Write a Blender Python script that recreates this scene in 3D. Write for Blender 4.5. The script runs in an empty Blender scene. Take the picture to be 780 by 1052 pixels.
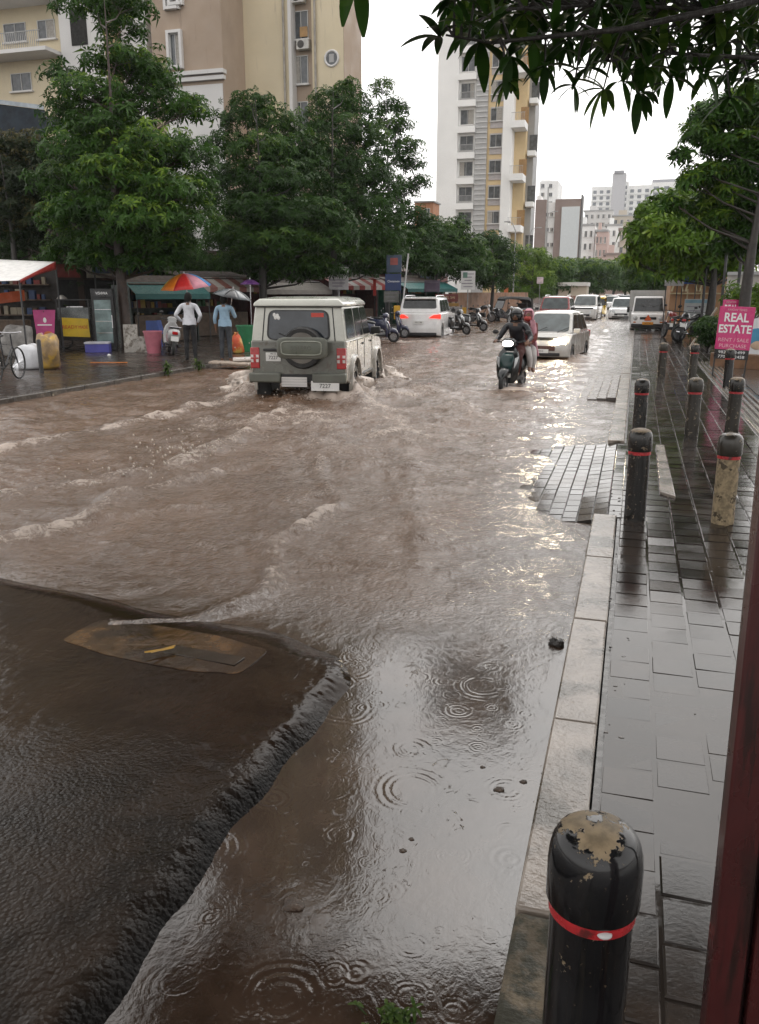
import bpy, bmesh, math, random
import numpy as np
from mathutils import Vector, Matrix

R = math.radians
rng = random.Random(7)
nr = np.random.RandomState(11)
sc = bpy.context.scene
col = sc.collection
PI = math.pi

# ------------------------------------------------------------------ camera
F_PX, CX, CY, CAM_H = 850.0, 390.0, 526.0, 1.78
PITCH, YAW = R(14.89), R(16.77)
cam_d = bpy.data.cameras.new('camera')
cam = bpy.data.objects.new('camera', cam_d)
col.objects.link(cam)
cam_d.sensor_fit = 'VERTICAL'
cam_d.sensor_height = 36
cam_d.lens = F_PX / 1052 * 36
cam_d.clip_start = 0.05
cam_d.clip_end = 6000
cam.location = (0, 0, CAM_H)
cam.rotation_euler = (PI / 2 - PITCH, 0, YAW)
sc.camera = cam


def ray(px, py):
    x = (px - CX) / F_PX
    y = (CY - py) / F_PX
    ca, sa = math.cos(YAW), math.sin(YAW)
    right = Vector((ca, sa, 0))
    fw = Vector((-sa * math.cos(PITCH), ca * math.cos(PITCH), -math.sin(PITCH)))
    up = Vector((-sa * math.sin(PITCH), ca * math.sin(PITCH), math.cos(PITCH)))
    return right * x + up * y + fw


def G(px, py, z=0.0):
    d = ray(px, py)
    t = (z - CAM_H) / d.z
    return Vector((d.x * t, d.y * t, z))


def A(px, py, Y):
    d = ray(px, py)
    t = Y / d.y
    return Vector((d.x * t, Y, CAM_H + d.z * t))


def P(px, py, t):
    d = ray(px, py)
    return Vector((d.x * t, d.y * t, CAM_H + d.z * t))


# --------------------------------------------------------------- materials
MATS = {}


def new_mat(name):
    m = bpy.data.materials.new(name)
    m.use_nodes = True
    nt = m.node_tree
    return m, nt, nt.nodes['Principled BSDF']


def nd(nt, typ, **kw):
    n = nt.nodes.new(typ)
    for k, v in kw.items():
        if k.startswith('i_'):
            n.inputs[k[2:].replace('_', ' ')].default_value = v
        else:
            setattr(n, k, v)
    return n


def mixc(nt, fac, a, b, blend='MIX'):
    n = nt.nodes.new('ShaderNodeMix')
    n.data_type = 'RGBA'
    n.blend_type = blend
    for idx, v in ((0, fac), (6, a), (7, b)):
        if hasattr(v, 'links'):
            nt.links.new(v, n.inputs[idx])
        elif idx == 0:
            n.inputs[0].default_value = v
        else:
            n.inputs[idx].default_value = (v[0], v[1], v[2], 1)
    return n.outputs[2]


def ramp(nt, src, a, b, lo=0.0, hi=1.0):
    n = nt.nodes.new('ShaderNodeMapRange')
    n.interpolation_type = 'SMOOTHSTEP'
    nt.links.new(src, n.inputs[0])
    for i, v in ((1, a), (2, b), (3, lo), (4, hi)):
        n.inputs[i].default_value = v
    return n.outputs[0]


def mth(nt, op, a, b=None, c=None):
    n = nt.nodes.new('ShaderNodeMath')
    n.operation = op
    for i, v in enumerate((a, b, c)):
        if v is None:
            continue
        if hasattr(v, 'links'):
            nt.links.new(v, n.inputs[i])
        else:
            n.inputs[i].default_value = v
    return n.outputs[0]


def noise(nt, vec, scale, detail=3, rough=.55, dist=0):
    n = nt.nodes.new('ShaderNodeTexNoise')
    n.inputs['Scale'].default_value = scale
    n.inputs['Detail'].default_value = detail
    n.inputs['Roughness'].default_value = rough
    n.inputs['Distortion'].default_value = dist
    if vec is not None:
        nt.links.new(vec, n.inputs['Vector'])
    return n.outputs['Fac']


def ocoord(nt, sx=1, sy=1, sz=1):
    t = nt.nodes.new('ShaderNodeTexCoord')
    m = nt.nodes.new('ShaderNodeMapping')
    m.inputs['Scale'].default_value = (sx, sy, sz)
    nt.links.new(t.outputs['Object'], m.inputs['Vector'])
    return m.outputs[0]


def bumpn(nt, h, strength=.5, dist=.01, prev=None):
    b = nt.nodes.new('ShaderNodeBump')
    b.inputs['Strength'].default_value = strength
    b.inputs['Distance'].default_value = dist
    nt.links.new(h, b.inputs['Height'])
    if prev is not None:
        nt.links.new(prev, b.inputs['Normal'])
    return b.outputs[0]


def mat(name, c, rough=.5, var=.18, scale=3, bump=0, bscale=60, metal=0, spec=.5,
        dirt=None, dthr=.6, dscale=6, coat=0, streak=False):
    if name in MATS:
        return MATS[name]
    m, nt, b = new_mat(name)
    oc = ocoord(nt)
    f = noise(nt, oc, scale, 5)
    f = ramp(nt, f, .3, .7)
    cc = mixc(nt, f, [x * (1 - var) for x in c], [min(1, x * (1 + var)) for x in c])
    rg = ramp(nt, noise(nt, oc, scale * 2.3, 4), .3, .7, max(.02, rough * .75), min(1, rough * 1.25))
    if dirt:
        ov = ocoord(nt, 6, 6, .6) if streak else oc
        dm = ramp(nt, noise(nt, ov, dscale, 6, .65), dthr - .07, dthr + .07)
        cc = mixc(nt, dm, cc, dirt)
    nt.links.new(cc, b.inputs['Base Color'])
    nt.links.new(rg, b.inputs['Roughness'])
    b.inputs['Metallic'].default_value = metal
    b.inputs['Specular IOR Level'].default_value = spec
    b.inputs['Coat Weight'].default_value = coat
    b.inputs['Coat Roughness'].default_value = .04
    if bump:
        nt.links.new(bumpn(nt, noise(nt, oc, bscale, 4), bump, .01), b.inputs['Normal'])
    MATS[name] = m
    return m


def paint(name, c, rough=.3):
    return mat(name, c, rough, .06, 2, coat=.8, dirt=[x * .6 + .03 for x in c], dthr=.72, dscale=3)


def emis(name, c, s, base=None):
    if name in MATS:
        return MATS[name]
    m, nt, b = new_mat(name)
    b.inputs['Base Color'].default_value = (*(base or c), 1)
    b.inputs['Emission Color'].default_value = (*c, 1)
    b.inputs['Emission Strength'].default_value = s
    b.inputs['Roughness'].default_value = .2
    MATS[name] = m
    return m


def glass(name='dark_glass', c=(.012, .014, .016), rough=.05):
    if name in MATS:
        return MATS[name]
    m, nt, b = new_mat(name)
    oc = ocoord(nt)
    f = ramp(nt, noise(nt, oc, 2.5, 4), .35, .7)
    nt.links.new(mixc(nt, f, c, [x * 2 + .004 for x in c]), b.inputs['Base Color'])
    nt.links.new(ramp(nt, noise(nt, oc, 30, 3), .4, .7, rough, rough * 3), b.inputs['Roughness'])
    b.inputs['IOR'].default_value = 1.55
    MATS[name] = m
    return m


# ------------------------------------------------------------ mesh building
class MB:
    def __init__(s):
        s.v, s.f, s.mi, s.cur = [], [], [], 0

    def add(s, vs, fs):
        b = len(s.v)
        s.v += [tuple(v) for v in vs]
        s.f += [tuple(b + i for i in f) for f in fs]
        s.mi += [s.cur] * len(fs)
        return s

    def box(s, c, d, M=None, taper=1.0):
        x, y, z = [k / 2 for k in d]
        vs = [(-x, -y, -z), (x, -y, -z), (x, y, -z), (-x, y, -z),
              (-x * taper, -y * taper, z), (x * taper, -y * taper, z), (x * taper, y * taper, z), (-x * taper, y * taper, z)]
        c = Vector(c)
        vs = [((M @ Vector(v)) if M else Vector(v)) + c for v in vs]
        return s.add(vs, [(0, 3, 2, 1), (4, 5, 6, 7), (0, 1, 5, 4), (1, 2, 6, 5), (2, 3, 7, 6), (3, 0, 4, 7)])

    def loft(s, rings, cap=True, closed=False):
        n = len(rings[0])
        vs = [p for r in rings for p in r]
        fs = []
        m = len(rings)
        for i in range(m if closed else m - 1):
            k = (i + 1) % m
            for j in range(n):
                fs.append((i * n + j, i * n + (j + 1) % n, k * n + (j + 1) % n, k * n + j))
        if cap and not closed:
            fs.append(tuple(reversed(range(n))))
            fs.append(tuple((m - 1) * n + j for j in range(n)))
        return s.add(vs, fs)

    def tube(s, pts, rad, n=8, cap=True):
        pts = [Vector(p) for p in pts]
        if not hasattr(rad, '__len__'):
            rad = [rad] * len(pts)
        rings = []
        ref = None
        for i, p in enumerate(pts):
            t = (pts[min(i + 1, len(pts) - 1)] - pts[max(i - 1, 0)]).normalized()
            if ref is None:
                ref = Vector((0, 0, 1)) if abs(t.z) < .9 else Vector((1, 0, 0))
            u = t.cross(ref)
            if u.length < 1e-4:
                u = t.cross(Vector((.3, .9, .2)))
            u.normalize()
            w = u.cross(t).normalized()
            ref = w
            rings.append([p + (u * math.cos(a) + w * math.sin(a)) * rad[i] for a in [2 * PI * k / n for k in range(n)]])
        return s.loft(rings, cap)

    def lathe(s, prof, n=24, M=None, c=(0, 0, 0)):
        c = Vector(c)
        rings = []
        for r, z in prof:
            ring = []
            for k in range(n):
                a = 2 * PI * k / n
                v = Vector((r * math.cos(a), r * math.sin(a), z))
                ring.append((M @ v if M else v) + c)
            rings.append(ring)
        return s.loft(rings, True)

    def ell(s, c, r, n=12, m=8, M=None):
        prof = [(max(1e-3, math.sin(PI * i / m)), -math.cos(PI * i / m)) for i in range(m + 1)]
        rings = []
        c = Vector(c)
        for q, z in prof:
            ring = []
            for k in range(n):
                a = 2 * PI * k / n
                v = Vector((q * math.cos(a) * r[0], q * math.sin(a) * r[1], z * r[2]))
                ring.append((M @ v if M else v) + c)
            rings.append(ring)
        return s.loft(rings, True)

    def torus(s, R0, r0, M=None, c=(0, 0, 0), n=28, m=8, squash=1):
        c = Vector(c)
        rings = []
        for i in range(n):
            a = 2 * PI * i / n
            ring = []
            for k in range(m):
                b = 2 * PI * k / m
                v = Vector(((R0 + r0 * math.cos(b)) * math.cos(a), (R0 + r0 * math.cos(b)) * math.sin(a), r0 * squash * math.sin(b)))
                ring.append((M @ v if M else v) + c)
            rings.append(ring)
        return s.loft(rings, False, True)

    def quad(s, a, b, c, d):
        return s.add([a, b, c, d], [(0, 1, 2, 3)])

    def slab(s, a, b, c, d, th):
        """four corners (counter-clockwise seen from outside) given thickness th both ways"""
        a, b, c, d = [Vector(k) for k in (a, b, c, d)]
        n = (b - a).cross(d - a).normalized() * th / 2
        return s.add([a - n, b - n, c - n, d - n, a + n, b + n, c + n, d + n],
                     [(0, 3, 2, 1), (4, 5, 6, 7), (0, 1, 5, 4), (1, 2, 6, 5), (2, 3, 7, 6), (3, 0, 4, 7)])

    def build(s, name, m, parent=None, smooth=0, bevel=0, segs=2, loc=None):
        me = bpy.data.meshes.new(name)
        me.from_pydata(s.v, [], s.f)
        ms = m if isinstance(m, (list, tuple)) else [m]
        for k in ms:
            me.materials.append(k)
        if len(ms) > 1:
            me.polygons.foreach_set('material_index', s.mi)
        if smooth:
            me.polygons.foreach_set('use_smooth', [True] * len(me.polygons))
            me.set_sharp_from_angle(angle=R(smooth))
        me.update()
        o = bpy.data.objects.new(name, me)
        col.objects.link(o)
        if parent:
            o.parent = parent
        if loc is not None:
            o.location = loc
        if bevel:
            bm = o.modifiers.new('bevel', 'BEVEL')
            bm.width = bevel
            bm.segments = segs
            bm.limit_method = 'ANGLE'
            bm.angle_limit = R(38)
            if not smooth:
                me.polygons.foreach_set('use_smooth', [True] * len(me.polygons))
                me.set_sharp_from_angle(angle=R(40))
                bm.harden_normals = False
        return o


def tag(o, label, cat, group=None):
    o['label'] = label
    o['category'] = cat
    if group:
        o['group'] = group
    return o


def thing(name, label, cat, loc=(0, 0, 0), rz=0, group=None):
    o = bpy.data.objects.new(name, None)
    col.objects.link(o)
    o.empty_display_size = .2
    o.location = loc
    o.rotation_euler = (0, 0, rz)
    return tag(o, label, cat, group)


def structure(o):
    o['kind'] = 'structure'
    return o


def copy_tree(o, loc=None, rz=None, label=None, scale=None):
    c = o.copy()
    col.objects.link(c)
    if loc is not None:
        c.location = loc
    if rz is not None:
        c.rotation_euler = (0, 0, rz)
    if label:
        c['label'] = label
    if scale is not None:
        c.scale = (scale,) * 3 if not hasattr(scale, '__len__') else scale
    for ch in [k for k in bpy.data.objects if k.parent == o]:
        d = ch.copy()
        col.objects.link(d)
        d.parent = c
        for g in [k for k in bpy.data.objects if k.parent == ch]:
            e = g.copy()
            col.objects.link(e)
            e.parent = d
    return c


def text(s, size, m, parent, loc, rot=(PI / 2, 0, 0), name='lettering', extrude=.002, align='CENTER', bold=0.0, xs=1.0):
    cu = bpy.data.curves.new(name, 'FONT')
    cu.body = s
    cu.size = size
    cu.align_x = align
    cu.align_y = 'CENTER'
    cu.extrude = extrude
    cu.offset = bold
    cu.resolution_u = 3
    cu.materials.append(m)
    tmp = bpy.data.objects.new(name, cu)
    col.objects.link(tmp)
    dg = bpy.context.evaluated_depsgraph_get()
    me = bpy.data.meshes.new_from_object(tmp.evaluated_get(dg))
    bpy.data.objects.remove(tmp)
    bpy.data.curves.remove(cu)
    me.name = name
    if not me.materials:
        me.materials.append(m)
    o = bpy.data.objects.new(name, me)
    col.objects.link(o)
    o.parent = parent
    o.location = loc
    o.rotation_euler = rot
    o.scale = (xs, 1, 1)
    return o


def np_mesh(name, V, Fq, m, parent=None, smooth=True, attrs=None):
    """V (n,3) float, Fq (k,4) int"""
    me = bpy.data.meshes.new(name)
    V = np.ascontiguousarray(V, dtype=np.float32)
    Fq = np.ascontiguousarray(Fq, dtype=np.int32)
    k = Fq.shape[1]
    me.vertices.add(len(V))
    me.vertices.foreach_set('co', V.ravel())
    me.loops.add(Fq.size)
    me.loops.foreach_set('vertex_index', Fq.ravel())
    me.polygons.add(len(Fq))
    me.polygons.foreach_set('loop_start', np.arange(0, Fq.size, k, dtype=np.int32))
    me.polygons.foreach_set('use_smooth', np.full(len(Fq), smooth, dtype=bool))
    for a, (dom, arr) in (attrs or {}).items():
        at = me.attributes.new(a, 'FLOAT', dom)
        at.data.foreach_set('value', np.ascontiguousarray(arr, dtype=np.float32))
    me.materials.append(m)
    me.update(calc_edges=True)
    me.validate()
    o = bpy.data.objects.new(name, me)
    col.objects.link(o)
    if parent:
        o.parent = parent
    return o


def grid_faces(nx, ny):
    i = np.arange(nx - 1)
    j = np.arange(ny - 1)
    I, J = np.meshgrid(i, j)
    a = (J * nx + I).ravel()
    return np.stack([a, a + 1, a + 1 + nx, a + nx], 1)


def sstep(x, a, b):
    t = np.clip((x - a) / (b - a), 0, 1)
    return t * t * (3 - 2 * t)


class VN:
    """value noise on a lattice, for height fields"""

    def __init__(s, seed):
        s.t = np.random.RandomState(seed).rand(256, 256)

    def __call__(s, x, y):
        xi = np.floor(x).astype(int)
        yi = np.floor(y).astype(int)
        fx = x - xi
        fy = y - yi
        fx = fx * fx * (3 - 2 * fx)
        fy = fy * fy * (3 - 2 * fy)
        g = lambda a, b: s.t[a % 256, b % 256]
        return (g(xi, yi) * (1 - fx) + g(xi + 1, yi) * fx) * (1 - fy) + (g(xi, yi + 1) * (1 - fx) + g(xi + 1, yi + 1) * fx) * fy

    def fbm(s, x, y, o=4, gain=.5):
        r, a, t = 0, 1, 0
        for k in range(o):
            r = r + a * s(x * 2 ** k + 17 * k, y * 2 ** k + 5 * k)
            t += a
            a *= gain
        return r / t - .5


# ------------------------------------------------------------ world and sun
SUN_EL, SUN_ROT = R(44), R(2)
w = bpy.data.worlds.new('World')
sc.world = w
w.use_nodes = True
nt = w.node_tree
bg = nt.nodes['Background']
sky = nd(nt, 'ShaderNodeTexSky', sky_type='NISHITA', sun_disc=False)
sky.sun_elevation = SUN_EL
sky.sun_rotation = SUN_ROT
sky.air_density = 1.0
sky.dust_density = 3.0
hs = nd(nt, 'ShaderNodeHueSaturation')
hs.inputs['Saturation'].default_value = .12
nt.links.new(sky.outputs[0], hs.inputs['Color'])
# the cloud layer evens the sky out: half sky, half uniform cloud
nt.links.new(mixc(nt, .68, hs.outputs[0], (5.85, 5.65, 5.45)), bg.inputs['Color'])
bg.inputs['Strength'].default_value = .15
sl = bpy.data.lights.new('sun', 'SUN')
sl.energy = .5
sl.angle = R(100)
sl.color = (1, .97, .92)
so = bpy.data.objects.new('sun', sl)
col.objects.link(so)
# Nishita: rotation 0 puts the sun towards +Y, positive turns clockwise seen from above
sd = Vector((math.sin(SUN_ROT) * math.cos(SUN_EL), math.cos(SUN_ROT) * math.cos(SUN_EL), math.sin(SUN_EL)))
so.rotation_euler = sd.to_track_quat('Z', 'Y').to_euler()
sc.view_settings.view_transform = 'Standard'
sc.view_settings.look = 'None'
sc.view_settings.gamma = 1
sc.view_settings.use_curve_mapping = False
sc.view_settings.exposure = EXPO = .95
# =================================================================== ground
WATER = -.08
vn1, vn2, vn3 = VN(1), VN(2), VN(3)

m_ground = mat('wet_earth', (.07, .055, .045), .35, .3, .3, .4, 8)
g = MB().quad((-2500, -300, -.62), (2500, -300, -.62), (2500, 4500, -.62), (-2500, 4500, -.62)).build('ground', m_ground)
structure(g)


def asphalt_mat():
    m, nt, b = new_mat('wet_asphalt')
    oc = ocoord(nt)
    sep = nt.nodes.new('ShaderNodeSeparateXYZ')
    nt.links.new(oc, sep.inputs[0])
    # muddy film of running water over the upper part of the patch
    yy = mth(nt, 'ADD', sep.outputs[1], mth(nt, 'MULTIPLY', noise(nt, oc, 1.3, 4), 1.2))
    yy = mth(nt, 'SUBTRACT', yy, mth(nt, 'MULTIPLY', sep.outputs[0], .42))
    film = ramp(nt, yy, 3.45, 4.35)
    n1 = noise(nt, oc, 4, 6, .6)
    dry = mixc(nt, ramp(nt, n1, .3, .7), (.010, .007, .005), (.025, .0165, .0115))
    mud = mixc(nt, ramp(nt, noise(nt, oc, 2.2, 6, .65), .3, .7), (.015, .0085, .0055), (.030, .0175, .011))
    rg = nd(nt, 'ShaderNodeAttribute', attribute_name='ridge').outputs['Fac']
    film = mth(nt, 'MULTIPLY', film, mth(nt, 'SUBTRACT', 1.0, rg))
    nt.links.new(mixc(nt, rg, mixc(nt, film, dry, mud), (.0045, .0038, .0035)), b.inputs['Base Color'])  # broken edge near black: bare asphalt, shade of its pores put into the colour
    vor = nd(nt, 'ShaderNodeTexVoronoi', feature='F1')
    vor.inputs['Scale'].default_value = 62
    nt.links.new(oc, vor.inputs['Vector'])
    grain = mth(nt, 'ADD', mth(nt, 'MULTIPLY', vor.outputs['Distance'], -.7), noise(nt, oc, 45, 5, .6))
    st = mth(nt, 'MULTIPLY', mth(nt, 'MULTIPLY_ADD', film, -.94, 1.0), mth(nt, 'MULTIPLY_ADD', rg, .45, .55))
    bn = nt.nodes.new('ShaderNodeBump')
    bn.inputs['Distance'].default_value = .006
    nt.links.new(grain, bn.inputs['Height'])
    nt.links.new(st, bn.inputs['Strength'])
    rip = noise(nt, ocoord(nt, 14, 5, 10), 1.6, 4, .6, .6)
    bn2 = bumpn(nt, rip, .22, .012, bn.outputs[0])
    nt.links.new(bn2, b.inputs['Normal'])
    rr = mth(nt, 'MULTIPLY_ADD', film, -.05, .16)
    nt.links.new(rr, b.inputs['Roughness'])
    b.inputs['IOR'].default_value = 1.33
    nt.links.new(mth(nt, 'MULTIPLY_ADD', rg, -.12, .24), b.inputs['Specular IOR Level'])
    return m


def edge_x(y):
    return -1.20 + .02 * np.sin(y * 2.1) + .07 * vn3.fbm(y * 2.2, y * 0 + 3.2, 4) + .012 * np.sin(y * 13) - .10 * sstep(y, 3.3, 4.0)


def road_h(x, y):
    base = -.30 + .05 * vn1.fbm(x * .3, y * .3, 3)
    # raised asphalt overlay close to the camera
    d = edge_x(y) - x                                    # metres left of its broken edge
    up = sstep(d, -.09, .13)
    far = 1 - sstep(y + .12 * x + .22 * sstep(x, -2.0, -1.15) + .25 * vn2.fbm(x * .8, y * .8, 3), 3.55, 4.5)
    far = far * sstep(x, -7.8, -5.2)
    top = -.020 - .020 * sstep(d, .22, 1.6) + .012 * vn2.fbm(x * 2, y * 2, 4)
    top = top + .016 * vn1.fbm(x * 9, y * 9, 3, .6) * (1 - sstep(d, .1, .55)) * (1 - .6 * sstep(y, 2.7, 3.2)) + .015 * vn3.fbm(x * 46, y * 46, 2, .6) * (1 - .9 * sstep(d, .05, .22)) * sstep(d, -.16, -.04)
    gutter = -.125 + .02 * vn1.fbm(x * 1.5, y * 1.5, 3)
    near = gutter * (1 - up) + top * up
    return base * (1 - far) + near * far


m_asph = asphalt_mat()
xs = np.concatenate([np.arange(-8.2, -4.6, .04), np.arange(-4.6, -.9, .011), np.arange(-.9, -.2, .05)])
ys = np.concatenate([np.arange(-2.5, .85, .05), np.arange(.85, 5.2, .011)])
X, Y = np.meshgrid(xs, ys)
Z = road_h(X, Y)
structure(np_mesh('road', np.stack([X.ravel(), Y.ravel(), Z.ravel()], 1), grid_faces(len(xs), len(ys)), m_asph,
                  attrs={'ridge': ('POINT', (sstep(edge_x(Y) - X, -.14, -.06) * (1 - sstep(edge_x(Y) - X + .10 * vn2.fbm(X * 9, Y * 9, 3), .02, .14)) * (1 - sstep(Y, 2.7, 3.6))).ravel())}))
m_road = mat('flooded_road_bed', (.05, .036, .028), .3, .3, .6, .5, 20)
r2 = MB()
r2.quad((-10.4, 5.2, -.33), (-.215, 5.2, -.33), (-.215, 220, -.33), (-10.4, 220, -.33))
r2.quad((-10.4, -6, -.33), (-8.2, -6, -.33), (-8.2, 5.2, -.33), (-10.4, 5.2, -.33))
r2.quad((-8.2, -6, -.34), (-.215, -6, -.34), (-.215, .85, -.34), (-8.2, .85, -.34))
structure(r2.build('road_bed', m_road))

# ------------------------------------------------------------ flood water
crests = [  # photo points on the water, height, width, foam
    ([(262, 402), (225, 414), (170, 428), (110, 441), (50, 452), (-40, 470)], .06, .15, .95),
    ([(300, 418), (245, 452), (205, 468), (165, 482), (115, 492), (60, 500), (0, 512)], .06, .15, .85),
    ([(225, 486), (165, 500), (120, 512), (95, 532), (60, 542), (20, 554), (-40, 566)], .06, .11, .85),
    ([(215, 520), (160, 524), (140, 530), (95, 534)], .035, .12, .5),
    ([(328, 470), (329, 483), (336, 503), (354, 516), (318, 539), (287, 554), (280, 570), (287, 585), (280, 606), (256, 621), (215, 636), (174, 644), (120, 648)], .05, .075, .72),
    ([(405, 450), (403, 462), (400, 483), (410, 510), (420, 532), (428, 556), (431, 580)], .02, .07, .35),
    ([(420, 450), (416, 470), (420, 500), (434, 530), (444, 560)], .03, .12, .2),
    ([(358, 405), (385, 420), (410, 440), (424, 456)], .05, .25, .8),
    ([(392, 392), (420, 396), (450, 405), (480, 424), (520, 440)], .05, .22, .55),
    ([(440, 430), (478, 445), (520, 455), (560, 452)], .03, .2, .3),
    ([(0, 628), (40, 632), (80, 636), (120, 641)], .03, .05, .35),
    ([(545, 392), (560, 398), (570, 410), (560, 424)], .03, .2, .25),
    ([(600, 350), (560, 362), (520, 372), (470, 380)], .04, .3, .3),
    ([(455, 352), (420, 366), (395, 380)], .05, .35, .5),
    ([(640, 345), (600, 352), (570, 380)], .04, .3, .25),
]
xs = np.concatenate([np.arange(-10.6, -4, .045), np.arange(-4, -.19, .032)])
yl = [-2.5]
while yl[-1] < 215:
    yl.append(yl[-1] + max(.028, .0045 * (yl[-1] - 3) + .016 if yl[-1] > 6 else .028) * (1 if yl[-1] < 40 else 2.2))
ys = np.array(yl)
X, Y = np.meshgrid(xs, ys)
act = sstep(Y, 3.6, 5.2) * (1 - .55 * sstep(X, -1.6, -.7))                     # moving water beyond the patch
H = np.zeros_like(X)
wob = .35 * vn1.fbm(X * .7, Y * .7, 3)
wobs = .35 * vn2.fbm(X * .7 + 9, Y * .7, 3)
for k in range(46):
    lam = .16 * (9 ** (nr.rand()))
    th = R(100) + nr.randn() * .75
    ph = nr.rand() * 6.28
    a = .0038 * lam ** .85
    q = 2 * PI / lam * ((X + wob) * math.cos(th) + (Y + wobs) * math.sin(th)) + ph
    H += a * (np.sin(q) + .3 * np.sin(2 * q + 1))
H *= .5 + 1.6 * np.clip(vn3.fbm(X * .45, Y * .35, 3) + .5, 0, 1)
H += .016 * vn2.fbm(X * 1.2, Y * 1.8, 5, .6) + .010 * vn1.fbm(X * 6, Y * 9, 3, .6)
H *= act
FO = np.zeros_like(X)
for pts, amp, wd, fo in crests:
    pw = [G(px, py, WATER) for px, py in pts]
    D = np.full(X.shape, 9e9)
    wx = X + .16 * vn1.fbm(X * 2.2, Y * 2.2, 4)
    wy = Y + .16 * vn2.fbm(X * 2.2 + 4, Y * 2.2, 4)
    for a, b in zip(pw, pw[1:]):
        dx, dy = b.x - a.x, b.y - a.y
        L2 = dx * dx + dy * dy
        t = np.clip(((wx - a.x) * dx + (wy - a.y) * dy) / L2, 0, 1)
        D = np.minimum(D, np.hypot(wx - a.x - t * dx, wy - a.y - t * dy))
    mod = np.clip(.75 + 1.3 * vn3.fbm(X * 1.7 + 31, Y * 1.7, 4), .1, 1.6)
    H += 1.25 * amp * np.exp(-(D / wd) ** 2) * mod * (1 + .6 * vn2.fbm(X * 9, Y * 9, 3))
    FO = np.maximum(FO, .95 * fo * np.exp(-(D / (wd * 1.5)) ** 2) * np.clip(mod * (.8 + .9 * vn1.fbm(X * 5, Y * 5, 3)), 0, 1.15))
# churned water thrown up round the moving wheels
for px, py, rad, amp in ((262, 404, .5, .24), (300, 411, .8, .10), (356, 409, .55, .26), (330, 412, .6, .12), (394, 394, .5, .24), (412, 404, .9, .12), (280, 430, 1.4, .06), (350, 440, 1.7, .07),
                         (528, 400, .45, .07), (562, 376, .8, .06), (596, 368, .5, .08), (410, 352, .8, .1), (448, 352, .8, .1)):
    c = G(px, py, WATER)
    d = np.hypot((X - c.x), (Y - c.y) * .8)
    e = np.exp(-(d / rad) ** 2)
    H += amp * e * np.clip(.45 + 1.6 * vn1.fbm(X * 3.3, Y * 3.3, 5, .65), 0, 2)
    FO = np.maximum(FO, (1.3 if rad < .7 else .72) * np.exp(-(d / (rad * 1.1)) ** 2) * np.clip(.55 + 1.5 * vn2.fbm(X * 1.9, Y * 1.9, 4), 0, 1.2))
H *= np.where(X > -.9, .6, 1.0)
H *= 1 - .65 * sstep(X, -2.0, -1.2) * sstep(Y, 6.0, 6.8) * (1 - sstep(Y, 10.4, 11.4))
H = np.where(X < -9.9, H * .4, H)
chop = np.clip(act, 0.0, 1)
print('water verts', X.size)


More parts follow.
